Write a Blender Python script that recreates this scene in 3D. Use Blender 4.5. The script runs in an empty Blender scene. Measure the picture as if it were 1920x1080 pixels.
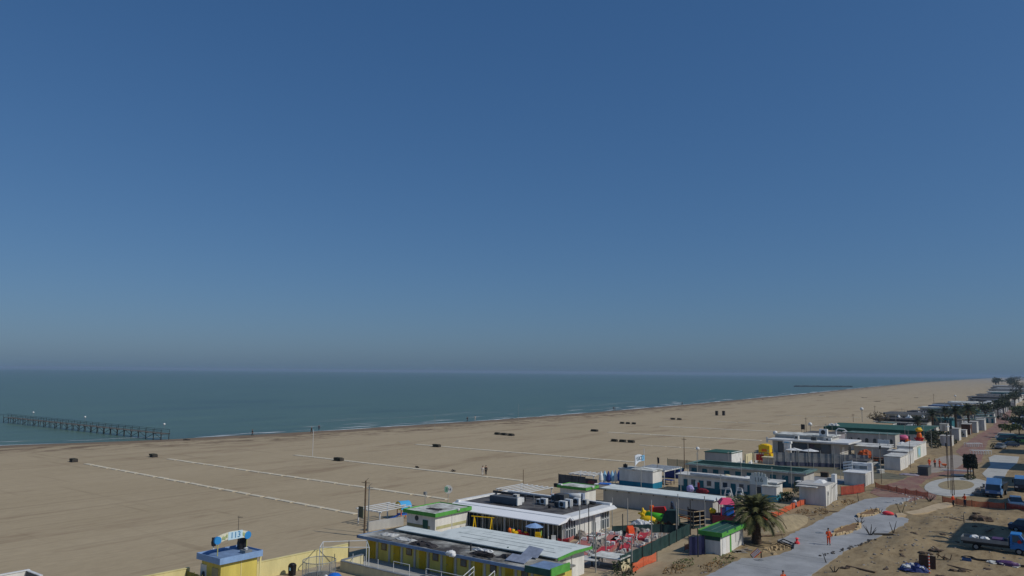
import bpy, bmesh, math, random
from mathutils import Vector, Matrix, noise
R = math.radians
random.seed(7)
S = bpy.context.scene
C = S.collection

# ------------------------------------------------------------------ camera, sky, sun, exposure
# World axes: X runs along the shore away from the camera, Y runs out to sea, metres.
F_PX, CAM_H, AZ, ROLL = 1440.0, 19.0, R(36.9), R(0.5)
PITCH = math.atan(157.5 / F_PX)
fwd = Vector((math.cos(AZ) * math.cos(PITCH), math.sin(AZ) * math.cos(PITCH), math.sin(PITCH)))
rgt = Vector((math.sin(AZ), -math.cos(AZ), 0.0))
upv = rgt.cross(fwd)
r2 = rgt * math.cos(ROLL) + upv * math.sin(ROLL)
u2 = upv * math.cos(ROLL) - rgt * math.sin(ROLL)
cam_d = bpy.data.cameras.new('camera')
cam = bpy.data.objects.new('camera', cam_d)
C.objects.link(cam)
cam.matrix_world = Matrix(((r2.x, u2.x, -fwd.x, 0), (r2.y, u2.y, -fwd.y, 0), (r2.z, u2.z, -fwd.z, CAM_H), (0, 0, 0, 1)))
cam_d.sensor_width = 36.0
cam_d.lens = 36.0 * F_PX / 1920.0
cam_d.clip_start = 0.5
cam_d.clip_end = 60000
S.camera = cam

SUN_EL = R(42)
sun_h = Vector((0.232, -0.976, 0)).normalized()
sun_dir = Vector((sun_h.x * math.cos(SUN_EL), sun_h.y * math.cos(SUN_EL), math.sin(SUN_EL)))
sd = bpy.data.lights.new('sun', 'SUN')
sd.energy = 2.6
sd.angle = R(0.53)
sd.color = (1.0, 0.95, 0.87)
sun = bpy.data.objects.new('sun', sd)
sun.rotation_euler = sun_dir.to_track_quat('Z', 'Y').to_euler()
sun.location = (60, -60, 80)
C.objects.link(sun)

W = bpy.data.worlds.new('World')
S.world = W
W.use_nodes = True
wn, wl = W.node_tree.nodes, W.node_tree.links
sky = wn.new('ShaderNodeTexSky')
sky.sky_type = 'NISHITA'
sky.sun_disc = False
sky.sun_elevation = SUN_EL
sky.sun_rotation = math.atan2(sun_h.x, sun_h.y)
sky.altitude = 0
sky.air_density = 1.0
sky.dust_density = 0.85
sky.ozone_density = 3.0
bg = wn['Background']
bg.inputs['Strength'].default_value = 0.05
# grade the sky so that it is as deep and even as on the day of the photograph
_sp = wn.new('ShaderNodeSeparateColor'); _cb = wn.new('ShaderNodeCombineColor')
wl.new(sky.outputs[0], _sp.inputs[0])
for _i, (_p, _k) in enumerate(((.874, .481), (.70, .556), (.60, .735))):
    _a = wn.new('ShaderNodeMath'); _a.operation = 'MULTIPLY'; _a.inputs[1].default_value = .05
    _b = wn.new('ShaderNodeMath'); _b.operation = 'POWER'; _b.inputs[1].default_value = _p
    _c = wn.new('ShaderNodeMath'); _c.operation = 'MULTIPLY'; _c.inputs[1].default_value = _k / .05
    wl.new(_sp.outputs[_i], _a.inputs[0]); wl.new(_a.outputs[0], _b.inputs[0]); wl.new(_b.outputs[0], _c.inputs[0]); wl.new(_c.outputs[0], _cb.inputs[_i])
wl.new(_cb.outputs[0], bg.inputs['Color'])
S.view_settings.view_transform = 'Standard'
S.view_settings.look = 'None'
S.view_settings.gamma = 1
S.view_settings.exposure = 0.0
S.cycles.max_bounces = 6
S.cycles.diffuse_bounces = 3
S.cycles.transparent_max_bounces = 12
S.cycles.volume_bounces = 0
HAZE = 1.2e-4

def at(px, py, z=0.0):
    """where the sight line through a photo pixel meets the level z"""
    d = fwd * F_PX + r2 * (px - 960) - u2 * (py - 540)
    t = (z - CAM_H) / d.z
    return Vector((d.x * t, d.y * t, z))

# ------------------------------------------------------------------ materials
def c(r, g, b):
    return tuple((v / 255 / 12.92 if v <= 10 else ((v / 255 + .055) / 1.055) ** 2.4) for v in (r, g, b))
def mk(name, rgb, rough=.8, var=.18, scale=1.2, bump=.0, rgb2=None, mixs=.25, streak=False, metal=0, spec=.3, bscale=None):
    m = bpy.data.materials.new(name)
    m.use_nodes = True
    n, l = m.node_tree.nodes, m.node_tree.links
    b = n['Principled BSDF']
    b.inputs['Roughness'].default_value = rough
    b.inputs['Metallic'].default_value = metal
    b.inputs['Specular IOR Level'].default_value = spec
    tc = n.new('ShaderNodeTexCoord')
    geo = n.new('ShaderNodeNewGeometry')
    src = geo.outputs['Position']
    mp = n.new('ShaderNodeMapping')
    l.new(src, mp.inputs[0])
    if streak:
        mp.inputs['Scale'].default_value = (1, 1, .22)
    t = n.new('ShaderNodeTexNoise')
    t.inputs['Scale'].default_value = scale
    t.inputs['Detail'].default_value = 8
    t.inputs['Roughness'].default_value = .65
    l.new(mp.outputs[0], t.inputs['Vector'])
    r = n.new('ShaderNodeValToRGB')
    e = r.color_ramp.elements
    e[0].position, e[1].position = .3, .7
    a = rgb2 if rgb2 else tuple(v * (1 - var * 1.6) for v in rgb)
    e[0].color = (*a, 1)
    e[1].color = (*tuple(min(.9, v * (1 + var * .5)) for v in rgb), 1)
    if rgb2:
        e[0].position, e[1].position = mixs, mixs + .22
    l.new(t.outputs['Fac'], r.inputs[0])
    l.new(r.outputs[0], b.inputs['Base Color'])
    if bump:
        bp = n.new('ShaderNodeBump')
        bp.inputs['Strength'].default_value = bump
        bp.inputs['Distance'].default_value = .05
        t2 = n.new('ShaderNodeTexNoise')
        t2.inputs['Scale'].default_value = bscale or scale * 6
        t2.inputs['Detail'].default_value = 4
        l.new(src, t2.inputs['Vector'])
        l.new(t2.outputs['Fac'], bp.inputs['Height'])
        l.new(bp.outputs[0], b.inputs['Normal'])
    return m

white = mk('white_plaster', c(228, 226, 218), var=.17, streak=True, bump=.1, scale=.9)
whitew = mk('white_weathered', c(212, 212, 206), var=.34, streak=True, bump=.1, scale=.8)
greyw = mk('grey_plaster', c(186, 184, 178), var=.15, streak=True, scale=.7)
greyd = mk('dark_grey_paint', c(85, 88, 90), var=.25, scale=.8)
cream = mk('cream_plaster', c(214, 205, 168), var=.15, streak=True)
yellow = mk('yellow_paint', c(220, 202, 104), var=.2, streak=True, scale=.7)
yellowp = mk('pale_yellow_plaster', c(226, 213, 152), var=.16, streak=True, scale=.7)
olive = mk('shaded_yellow', c(130, 128, 66), var=.2)  # yellow wall colour darkened to olive for a shaded face
blue_trim = mk('blue_grey_trim', c(140, 172, 214), var=.15, scale=1.5)
bluem = mk('blue_metal_roof', c(120, 145, 178), var=.2, scale=1.2)
teal = mk('teal_paint', c(70, 158, 178), var=.15, streak=True)
tealdk = mk('dark_teal_paint', c(38, 105, 118), var=.2, streak=True)
tealst = mk('strong_teal_paint', c(30, 120, 150), var=.15, streak=True)
green_trim = mk('bright_green_trim', c(92, 166, 74), var=.2, scale=2)
green_dk = mk('dark_green_sheet', c(48, 92, 80), var=.25, scale=1)
green_net = mk('green_shade_cloth', c(44, 70, 68), var=.25, scale=1.5, rough=.95)
roof_w = mk('white_corrugated_roof', c(208, 215, 211), var=.12, scale=.7, rgb2=c(182, 190, 186), mixs=.3)
roof_p = mk('pale_dirty_roof', c(206, 208, 202), var=.3, scale=.45, rgb2=c(120, 118, 108), mixs=.36)
roof_g = mk('grey_tar_roof', c(92, 90, 88), var=.3, scale=.6, rgb2=c(60, 58, 58), mixs=.4)
roof_gr = mk('green_grey_roof', c(96, 122, 116), var=.3, scale=.6, rgb2=c(66, 82, 80), mixs=.35)
roof_junk = mk('stained_flat_roof', c(170, 170, 162), var=.3, scale=.35, rgb2=c(72, 68, 64), mixs=.42)
membrane = mk('dark_roof_membrane', c(66, 62, 62), var=.3, scale=1.5)
glass = mk('dark_glass', c(70, 82, 88), rough=.12, var=.3, scale=.4, spec=.6)
glassb = mk('blue_glass', c(52, 74, 92), rough=.1, var=.3, scale=.5, spec=.7)
blackp = mk('black_plastic', c(28, 29, 33), rough=.5, var=.2)
whitep = mk('white_plastic', c(228, 229, 226), rough=.45, var=.14, scale=1.1)
whitem = mk('white_painted_metal', c(214, 217, 216), rough=.45, var=.12)
galv = mk('galvanised_metal', c(150, 154, 154), rough=.5, var=.15, metal=.3)
polem = mk('grey_pole_paint', c(168, 168, 160), rough=.6, var=.15)
darkm = mk('dark_metal', c(58, 60, 60), rough=.5, var=.2)
rust = mk('rusty_metal', c(96, 66, 48), var=.3)
wood = mk('weathered_wood', c(118, 98, 76), var=.3, scale=3)
woodd = mk('dark_wet_wood', c(66, 62, 56), var=.3, scale=2)
sandwood = mk('pale_wood', c(178, 156, 122), var=.2, scale=3)
slabm = mk('concrete_slab', c(212, 202, 178), var=.15, scale=1.5, bump=.2)
concrete = mk('grey_concrete', c(160, 160, 156), var=.15, scale=.6, bump=.15)
blue_p = mk('blue_plastic', c(38, 110, 205), rough=.4, var=.08)
navy = mk('navy_plastic', c(30, 52, 120), rough=.45, var=.12)
red_p = mk('red_plastic', c(192, 40, 40), rough=.45, var=.12)
redf = mk('faded_red_felt', c(188, 58, 70), rough=.9, var=.22, scale=1)
pinkf = mk('sun_bleached_red', c(176, 110, 104), rough=.9, var=.25, scale=1)
yellow_p = mk('yellow_plastic', c(240, 196, 22), rough=.45, var=.08)
orange_p = mk('orange_plastic', c(236, 112, 28), rough=.5, var=.1)
green_p = mk('green_plastic', c(86, 190, 50), rough=.45, var=.08)
pink_p = mk('pink_plastic', c(214, 104, 140), rough=.5, var=.12)
purple_p = mk('purple_plastic', c(88, 58, 98), rough=.5, var=.12)
hivis = mk('hi_vis_orange_cloth', c(232, 86, 38), rough=.8, var=.12, scale=6)
skin = mk('skin', c(196, 146, 118), rough=.6, var=.05)
hair = mk('dark_hair', c(40, 32, 28), rough=.7, var=.2)
denim = mk('dark_blue_cloth', c(44, 50, 72), rough=.9, var=.2, scale=6)
clothw = mk('pale_cloth', c(206, 200, 190), rough=.9, var=.1)
clothd = mk('dark_cloth', c(36, 36, 40), rough=.9, var=.2)
fol_p = mk('palm_leaf', c(104, 104, 60), rough=.6, var=.35, scale=2.5)
fol_dead = mk('dry_palm_leaf', c(142, 112, 72), rough=.8, var=.3, scale=2.5)
fol_d = mk('dark_foliage', c(62, 72, 44), rough=.7, var=.4, scale=1.6)
fol_g = mk('green_foliage', c(86, 100, 50), rough=.7, var=.4, scale=1.6)
bark = mk('bark', c(84, 68, 54), var=.3, scale=4, bump=.4)
stone = mk('grey_stone', c(150, 142, 132), var=.25, scale=1.2, bump=.3)
brickm = mk('pale_stone_edging', c(196, 172, 132), var=.25, scale=2)
tyre = mk('tyre_rubber', c(26, 26, 26), rough=.9, var=.2)
carblue = mk('blue_car_paint', c(28, 118, 190), rough=.3, var=.05, spec=.5)
carsteel = mk('steel_blue_paint', c(92, 140, 190), rough=.3, var=.08, spec=.5)
cargrey = mk('grey_car_paint', c(120, 128, 136), rough=.3, var=.05, spec=.5)
cardark = mk('dark_blue_car_paint', c(34, 52, 78), rough=.3, var=.05, spec=.5)
carwhite = mk('white_car_paint', c(226, 228, 228), rough=.3, var=.04, spec=.5)
lime = mk('lime_paint', c(160, 205, 110), rough=.4, var=.1)
ltblue_t = mk('light_blue_sign', c(150, 200, 226), rough=.5, var=.12)
tarp = mk('grey_blue_tarpaulin', c(150, 160, 178), rough=.7, var=.2, scale=2)
rubber = mk('black_rubber_hose', c(36, 33, 30), rough=.7, var=.2)
hotelm = mk('hotel_plaster', c(214, 205, 188), var=.1, streak=True)

def alpha_mat(name, rgb, alpha, rough=.8):
    m = mk(name, rgb, rough=rough, var=.2, scale=2)
    m.node_tree.nodes['Principled BSDF'].inputs['Alpha'].default_value = alpha
    return m
orange_net = alpha_mat('orange_mesh', c(226, 104, 62), .8)
red_net = alpha_mat('red_mesh', c(168, 62, 44), .85)
grey_net = alpha_mat('grey_mesh', c(150, 152, 152), .93)
thin_net = alpha_mat('thin_net', c(175, 178, 172), .28)
green_sheer = alpha_mat('sheer_green_net', c(60, 84, 74), .6)

# ------------------------------------------------------------------ mesh builder
class MB:
    def __init__(s): s.v, s.f = [], []
    def add(s, vs, fs):
        o = len(s.v); s.v += [tuple(v) for v in vs]; s.f += [[i + o for i in f] for f in fs]; return s
    def box(s, x0, x1, y0, y1, z0, z1):
        if x0 > x1: x0, x1 = x1, x0
        if y0 > y1: y0, y1 = y1, y0
        return s.add([(x0,y0,z0),(x1,y0,z0),(x1,y1,z0),(x0,y1,z0),(x0,y0,z1),(x1,y0,z1),(x1,y1,z1),(x0,y1,z1)],
                     [(3,2,1,0),(4,5,6,7),(0,1,5,4),(1,2,6,5),(2,3,7,6),(3,0,4,7)])
    def hexa(s, b, t):
        return s.add(list(b) + list(t), [(3,2,1,0),(4,5,6,7),(0,1,5,4),(1,2,6,5),(2,3,7,6),(3,0,4,7)])
    def rbox(s, cx, cy, z0, dx, dy, dz, rot=0, tap=1.0):
        k, h = math.cos(rot), math.sin(rot); q = []
        for z, f in ((z0, 1), (z0 + dz, tap)):
            for a, b in ((-1,-1),(1,-1),(1,1),(-1,1)):
                x, y = a * dx / 2 * f, b * dy / 2 * f
                q.append((cx + x*k - y*h, cy + x*h + y*k, z))
        return s.hexa(q[:4], q[4:])
    def bar(s, p, q, r, r1=None, n=6):
        p, q = Vector(p), Vector(q); d = (q - p)
        if d.length < 1e-6: return s
        r1 = r if r1 is None else r1
        d.normalize()
        a = d.orthogonal().normalized(); b = d.cross(a)
        vs = []
        for P, rr in ((p, r), (q, r1)):
            for i in range(n):
                t = 2 * math.pi * i / n
                vs.append(P + a * math.cos(t) * rr + b * math.sin(t) * rr)
        fs = [(i, (i+1) % n, n + (i+1) % n, n + i) for i in range(n)]
        fs += [tuple(range(n))[::-1], tuple(range(n, 2*n))]
        return s.add(vs, fs)
    def tube(s, pts, r, n=6):
        for a, b in zip(pts, pts[1:]): s.bar(a, b, r, None, n)
        return s
    def lathe(s, cx, cy, prof, n=16):
        vs = []; fs = []
        for r, z in prof:
            for i in range(n):
                t = 2*math.pi*i/n; vs.append((cx + r*math.cos(t), cy + r*math.sin(t), z))
        for k in range(len(prof)-1):
            for i in range(n):
                fs.append((k*n+i, k*n+(i+1)%n, (k+1)*n+(i+1)%n, (k+1)*n+i))
        fs.append(tuple(range(n))[::-1]); fs.append(tuple(range((len(prof)-1)*n, len(prof)*n)))
        return s.add(vs, fs)
    def prism(s, poly, z0, z1):
        n = len(poly)
        vs = [(x, y, z0) for x, y in poly] + [(x, y, z1) for x, y in poly]
        return s.add(vs, [tuple(range(n))[::-1], tuple(range(n, 2*n))] + [(i, (i+1)%n, n+(i+1)%n, n+i) for i in range(n)])
    def extr(s, poly, axis_p, along):
        """closed profile poly (list of Vector) swept by vector along"""
        n = len(poly); a = Vector(along)
        vs = [Vector(p) for p in poly] + [Vector(p) + a for p in poly]
        return s.add(vs, [tuple(range(n))[::-1], tuple(range(n, 2*n))] + [(i, (i+1)%n, n+(i+1)%n, n+i) for i in range(n)])
    def blob(s, cx, cy, cz, rx, ry, rz, n=10, m=7, jit=.12):
        vs = []; fs = []
        for j in range(1, m):
            ph = math.pi * j / m
            for i in range(n):
                th = 2*math.pi*i/n; k = 1 + random.uniform(-jit, jit)
                vs.append((cx + rx*k*math.sin(ph)*math.cos(th), cy + ry*k*math.sin(ph)*math.sin(th), cz + rz*k*math.cos(ph)))
        for j in range(m-2):
            for i in range(n):
                fs.append((j*n+i, (j+1)*n+i, (j+1)*n+(i+1)%n, j*n+(i+1)%n))
        t = len(vs); vs.append((cx, cy, cz+rz)); vs.append((cx, cy, cz-rz))
        for i in range(n):
            fs.append((t, i, (i+1)%n)); fs.append((t+1, (m-2)*n+(i+1)%n, (m-2)*n+i))
        return s.add(vs, fs)
    def quad(s, a, b, c_, d): return s.add([a, b, c_, d], [(0,1,2,3)])
    def sheet(s, a, b, c_, d, t=.03):
        a, b, c_, d = map(Vector, (a, b, c_, d)); nn = (b-a).cross(d-a).normalized()*t
        return s.hexa((a, b, c_, d), (a+nn, b+nn, c_+nn, d+nn))
    def build(s, name, mat, parent=None, smooth=False, bevel=0):
        me = bpy.data.meshes.new(name)
        me.from_pydata(s.v, [], s.f); me.update()
        bm = bmesh.new(); bm.from_mesh(me)
        bmesh.ops.recalc_face_normals(bm, faces=bm.faces)
        if bevel:
            bmesh.ops.bevel(bm, geom=[e for e in bm.edges if e.is_manifold and e.calc_face_angle(0) > .6], offset=bevel, segments=1, affect='EDGES')
        bm.to_mesh(me); bm.free()
        if smooth:
            for p in me.polygons: p.use_smooth = True
        me.materials.append(mat)
        o = bpy.data.objects.new(name, me); C.objects.link(o)
        if parent: o.parent = parent
        return o
def thing(name, label, cat, loc=(0,0,0), rot=0, group=None):
    o = bpy.data.objects.new(name, None); C.objects.link(o)
    o.empty_display_size = .3
    o.location = loc; o.rotation_euler = (0, 0, rot)
    o['label'] = label; o['category'] = cat
    if group: o['group'] = group
    return o
def tag(o, label, cat, group=None):
    o['label'] = label; o['category'] = cat
    if group: o['group'] = group
    return o
def struct(o, kind='structure'):
    o['kind'] = kind; return o
def dup(root, loc, rot=0, label=None, group=None, sc=None):
    r = root.copy(); C.objects.link(r); r.location = loc; r.rotation_euler = (0, 0, rot)
    if label: r['label'] = label
    if group: r['group'] = group
    if sc: r.scale = (sc, sc, sc)
    for ch in list(root.children):
        k = ch.copy(); C.objects.link(k); k.parent = r
        for g in ch.children:
            h = g.copy(); C.objects.link(h); h.parent = k
    return r
def text(txt, size, mat, parent, loc, rot, ext=.015, name='lettering'):
    cu = bpy.data.curves.new(name, 'FONT'); cu.body = txt; cu.size = size; cu.extrude = ext
    cu.align_x = 'CENTER'; cu.align_y = 'CENTER'
    t = bpy.data.objects.new(name, cu); C.objects.link(t)
    dg = bpy.context.evaluated_depsgraph_get()
    me = bpy.data.meshes.new_from_object(t.evaluated_get(dg))
    bpy.data.objects.remove(t)
    me.materials.clear(); me.materials.append(mat)
    o = bpy.data.objects.new(name, me); C.objects.link(o); o.parent = parent
    o.location = loc; o.rotation_euler = rot
    return o
FACE = (R(90), 0, R(-90))      # lettering that reads from the -X side
FACEY = (R(90), 0, 0)          # lettering that reads from the -Y (land) side

# ------------------------------------------------------------------ setting: ground, sea, paths
SH = [(-6000, 900), (-300, 330), (0, 252), (60, 226), (79, 218.5), (114, 205.5), (163, 199), (238, 194.5), (300, 195.5), (383, 199), (560, 213), (794, 234), (1300, 285), (2400, 389), (8700, 806), (16000, 1250)]
def shore(x):
    for (a, p), (b, q) in zip(SH, SH[1:]):
        if a <= x <= b:
            t = (x - a) / (b - a); return p + (q - p) * t
    return SH[-1][1]
def sst(a, b, x):
    t = min(1, max(0, (x - a) / (b - a))); return t*t*(3-2*t)
PATH = [(50,30.2),(80,30.1),(81.5,28.4),(84,27.4),(87,27.1),(89.5,27.8),(91,29.8),(106,29.5),(123.7,29.3),(129,28.9),(133,27.4),(135.5,23.4),(131,23.6),(126,24.9),(121,24.5),(118,22.7),(115.4,20.3),(110,20.3),(104,20.7),(99.5,21.4),(90,22.5),(77.5,22.4),(50,22.2)]
def inpoly(x, y, P):
    r = False; j = len(P) - 1
    for i in range(len(P)):
        xi, yi = P[i]; xj, yj = P[j]
        if (yi > y) != (yj > y) and x < (xj - xi)*(y - yi)/(yj - yi) + xi: r = not r
        j = i
    return r
def gz(x, y):
    """height of the ground"""
    d = y - shore(x)
    z = -0.7 * sst(-14, 14, d) - 3.0 * sst(14, 95, d)
    m = sst(60, 64, x) * (1 - sst(150, 175, x)) * (1 - sst(31, 35, y)) * sst(-6, 0, y)
    if m > 0:
        edge = 1.0
        for px, py in ((x, y), (x+1.2, y), (x-1.2, y), (x, y+1.2), (x, y-1.2)):
            if inpoly(px, py, PATH): edge = 0
        if x > 130 and y > 12: edge *= 1 - sst(130, 136, x)
        n1 = noise.noise(Vector((x*.16, y*.3, 1.7))); n2 = noise.noise(Vector((x*.5, y*.7, 4.1)))
        z += m * edge * (max(0, n1 + .15)*.5 + n2*.2)
    if 66 < y and d < -20:
        z += .015 * noise.noise(Vector((x*.05, y*.05, 0))) * sst(66, 80, y)
    return z
gx = [-400, -200, -100, -50, 0, 20, 40, 52]; x = 56
while x < 172: gx.append(x); x += .9
st = 2.0
while x < 20000: gx.append(x); x += st; st *= 1.09
gy = [-900, -300, -120, -60, -30, -15, -8]; y = -6
while y < 37: gy.append(y); y += .7
while y < 100: gy.append(y); y += 4
while y < 180: gy.append(y); y += 5
while y < 212: gy.append(y); y += 1.6
gy += [216, 224, 240, 260, 300, 400]
vs = []; att = []
for v in gy:
    for x in gx:
        y = v + (shore(x) - 200) * sst(95, 170, v)
        vs.append((x, y, gz(x, y))); att.append(v - 200)
nx = len(gx)
fs = [(j*nx+i, j*nx+i+1, (j+1)*nx+i+1, (j+1)*nx+i) for j in range(len(gy)-1) for i in range(nx-1)]
me = bpy.data.meshes.new('sand_beach'); me.from_pydata(vs, [], fs); me.update()
at_ = me.attributes.new('from_shore', 'FLOAT', 'POINT'); at_.data.foreach_set('value', att)
for p in me.polygons: p.use_smooth = True
ground = bpy.data.objects.new('sand_beach', me); C.objects.link(ground); struct(ground)
gm = bpy.data.materials.new('sand'); gm.use_nodes = True
n, l = gm.node_tree.nodes, gm.node_tree.links
b = n['Principled BSDF']; b.inputs['Roughness'].default_value = .95; b.inputs['Specular IOR Level'].default_value = .1
geo = n.new('ShaderNodeNewGeometry'); sep = n.new('ShaderNodeSeparateXYZ'); l.new(geo.outputs['Position'], sep.inputs[0])
def noi(scale, sx=1, sy=1, det=6, ro=.6):
    mp = n.new('ShaderNodeMapping'); mp.inputs['Scale'].default_value = (sx, sy, 1); l.new(geo.outputs['Position'], mp.inputs[0])
    t = n.new('ShaderNodeTexNoise'); t.inputs['Scale'].default_value = scale; t.inputs['Detail'].default_value = det; t.inputs['Roughness'].default_value = ro
    l.new(mp.outputs[0], t.inputs['Vector']); return t.outputs['Fac']
def ramp(src, *st):
    r = n.new('ShaderNodeValToRGB'); e = r.color_ramp.elements
    while len(e) < len(st): e.new(.5)
    for k, (p, col) in enumerate(st): e[k].position = p; e[k].color = (*col, 1) if len(col) == 3 else col
    l.new(src, r.inputs[0]); return r.outputs[0]
def math_(op, a, b_=None, clamp=False):
    m = n.new('ShaderNodeMath'); m.operation = op; m.use_clamp = clamp
    for k, s in ((0, a), (1, b_)):
        if s is None: continue
        if isinstance(s, (int, float)): m.inputs[k].default_value = s
        else: l.new(s, m.inputs[k])
    return m.outputs[0]
def mix(f, a, b_):
    m = n.new('ShaderNodeMix'); m.data_type = 'RGBA'
    for k, s in ((0, f), (6, a), (7, b_)):
        if hasattr(s, 'is_linked'): l.new(s, m.inputs[k])
        elif isinstance(s, tuple): m.inputs[k].default_value = (*s, 1)
        else: m.inputs[k].default_value = s
    return m.outputs[2]
def mapr(src, a, b_, c0=0., c1=1.):
    m = n.new('ShaderNodeMapRange'); m.interpolation_type = 'SMOOTHSTEP'
    m.inputs[1].default_value = a; m.inputs[2].default_value = b_; m.inputs[3].default_value = c0; m.inputs[4].default_value = c1
    l.new(src, m.inputs[0]); return m.outputs[0]
SA, SB, SD = c(178, 162, 134), c(168, 152, 124), c(144, 125, 101)
beach = ramp(noi(.045, .5, 1.4, 9, .62), (.3, SB), (.7, SA))
beach = mix(math_('MULTIPLY', ramp(noi(.07, .35, 1.7, 5, .7), (.54, (0,0,0)), (.66, (1,1,1))), .75), beach, SD)
fine = ramp(noi(1.6, .35, 1.6, 5, .7), (.35, (.86,.86,.86)), (.65, (1.06,1.06,1.06)))
mm = n.new('ShaderNodeMix'); mm.data_type = 'RGBA'; mm.blend_type = 'MULTIPLY'; mm.inputs[0].default_value = .8
l.new(beach, mm.inputs[6]); l.new(fine, mm.inputs[7]); beach = mm.outputs[2]
dirt = ramp(noi(.35, 1, 2.2, 10, .72), (.28, c(92, 78, 58)), (.45, c(140, 123, 95)), (.72, c(164, 147, 116)))
dirt = mix(math_('MULTIPLY', ramp(noi(.9, 1, 2.4, 6, .7), (.58, (0,0,0)), (.7, (1,1,1))), .5), dirt, c(78, 68, 54))
yn = math_('ADD', sep.outputs[1], math_('MULTIPLY', noi(.25), 8.0))
col = mix(mapr(yn, 36, 43, 1, 0), beach, dirt)
an = n.new('ShaderNodeAttribute'); an.attribute_name = 'from_shore'
sh = math_('ADD', an.outputs['Fac'], math_('MULTIPLY', math_('SUBTRACT', noi(.06, 1, .3, 6), .5), 10.0))
col = mix(math_('MULTIPLY', mapr(sh, -15, -8), .85), col, c(116, 100, 84))
weed = math_('MULTIPLY', ramp(noi(.22, .5, 1, 8, .75), (.46, (0,0,0)), (.6, (1,1,1))), math_('MULTIPLY', mapr(sh, -36, -20), mapr(sh, -12, -7, 1, 0)))
col = mix(math_('MULTIPLY', weed, .8), col, c(92, 72, 56))
l.new(col, b.inputs['Base Color'])
trk = math_('MULTIPLY', ramp(noi(1.0, .012, 1.1, 2, .5), (.60, (0,0,0)), (.64, (1,1,1))), ramp(noi(.05, .3, 1, 3), (.4, (0,0,0)), (.6, (1,1,1))))
trk2 = math_('MULTIPLY', ramp(noi(1.0, .5, .02, 2, .5), (.62, (0,0,0)), (.66, (1,1,1))), ramp(noi(.03, 1, 1, 3), (.45, (0,0,0)), (.62, (1,1,1))))
foot = ramp(noi(2.6, 1, 1, 3, .6), (.62, (0,0,0)), (.74, (1,1,1)))
trkall = math_('ADD', math_('MULTIPLY', math_('MAXIMUM', trk, trk2), .32), math_('MULTIPLY', foot, .16), True)
col = mix(trkall, col, c(126, 110, 88)); l.new(col, b.inputs['Base Color'])
bp = n.new('ShaderNodeBump'); bp.inputs['Strength'].default_value = .5; bp.inputs['Distance'].default_value = .12
l.new(noi(1.1, .6, 1.5, 8, .7), bp.inputs['Height']); l.new(bp.outputs[0], b.inputs['Normal'])
me.materials.append(gm)

# sea
sea = MB().add([(-16000, -400, -.34), (16000, -400, -.34), (16000, 16000, -.34), (-16000, 16000, -.34)], [(0, 1, 2, 3)])
sm = bpy.data.materials.new('sea_water'); sm.use_nodes = True
n, l = sm.node_tree.nodes, sm.node_tree.links
b = n['Principled BSDF']; b.inputs['Roughness'].default_value = .28; b.inputs['IOR'].default_value = 1.33; b.inputs['Specular IOR Level'].default_value = .5
geo = n.new('ShaderNodeNewGeometry')
t = ramp(noi(.006, 1, 3, 8, .6), (.3, c(68, 90, 78)), (.5, c(84, 108, 86)), (.7, c(74, 98, 84)))
patch = ramp(noi(.05, .4, 2.5, 6, .6), (.35, (.72,.76,.8)), (.65, (1.15,1.12,1.1)))
mm = n.new('ShaderNodeMix'); mm.data_type = 'RGBA'; mm.blend_type = 'MULTIPLY'; mm.inputs[0].default_value = .7
l.new(t, mm.inputs[6]); l.new(patch, mm.inputs[7])
l.new(mm.outputs[2], b.inputs['Base Color'])
bp = n.new('ShaderNodeBump'); bp.inputs['Strength'].default_value = .9; bp.inputs['Distance'].default_value = .5
l.new(math_('ADD', noi(.35, .7, 1.6, 7, .65), math_('MULTIPLY', noi(.06, .5, 2, 3), .8)), bp.inputs['Height']); l.new(bp.outputs[0], b.inputs['Normal'])
struct(sea.build('sea_water', sm))

# surf along the shoreline: broken strips of foam a little above the water
foam = mk('sea_foam', c(214, 220, 222), rough=.9, var=.15, scale=1)
fm = MB(); rf = random.Random(3)
def foam_strip(x, ln, off, wd):
    k = max(3, int(ln / 2.5)); up = []; dn = []
    for i in range(k + 1):
        X = x + ln * i / k; Y = shore(X) + off + .9*noise.noise(Vector((X*.11, off, 0))) + .5*noise.noise(Vector((X*.4, off, 3)))
        w = wd * math.sin(math.pi * (i + .15) / (k + .3)) * (.6 + .5*rf.random())
        up.append((X, Y + w/2)); dn.append((X, Y - w/2))
    vs = [(a, b_, -.29) for a, b_ in up] + [(a, b_, -.29) for a, b_ in dn]
    m = len(up)
    fm.add(vs, [(i, m+i, m+i+1, i+1) for i in range(m-1)])
x = 20
while x < 1500:
    ln = rf.uniform(8, 26) * (1 + x/500)
    if rf.random() < .88: foam_strip(x, ln, rf.uniform(-.6, 1.4), rf.uniform(.9, 2.0)*(1 + x/600))
    x += ln * rf.uniform(.8, 1.1)
for _ in range(60):
    x = rf.uniform(30, 900); foam_strip(x, rf.uniform(4, 16)*(1+x/600), rf.choice((3, 5, 8, 13, 19)) + rf.uniform(-2, 2), rf.uniform(.6, 1.5)*(1+x/900))
for _ in range(14):
    x = rf.uniform(150, 500); foam_strip(x, rf.uniform(20, 60), rf.uniform(34, 44), rf.uniform(.3, .6))
struct(fm.build('surf_foam', foam), 'stuff')

# a low dark breakwater far out
bw = thing('breakwater', 'long low dark rock breakwater far out in the sea', 'breakwater', (1290, 345, -.3))
m = MB()
for i in range(46):
    t = i / 45 - .5
    m.blob(t*70 + random.uniform(-1, 1), t*-66 + random.uniform(-1, 1), .4, random.uniform(2, 4), random.uniform(2, 4), random.uniform(1, 1.9), 6, 4, .25)
m.build('rock_mound', mk('wet_rock', c(70, 76, 80), var=.3), bw)

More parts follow.
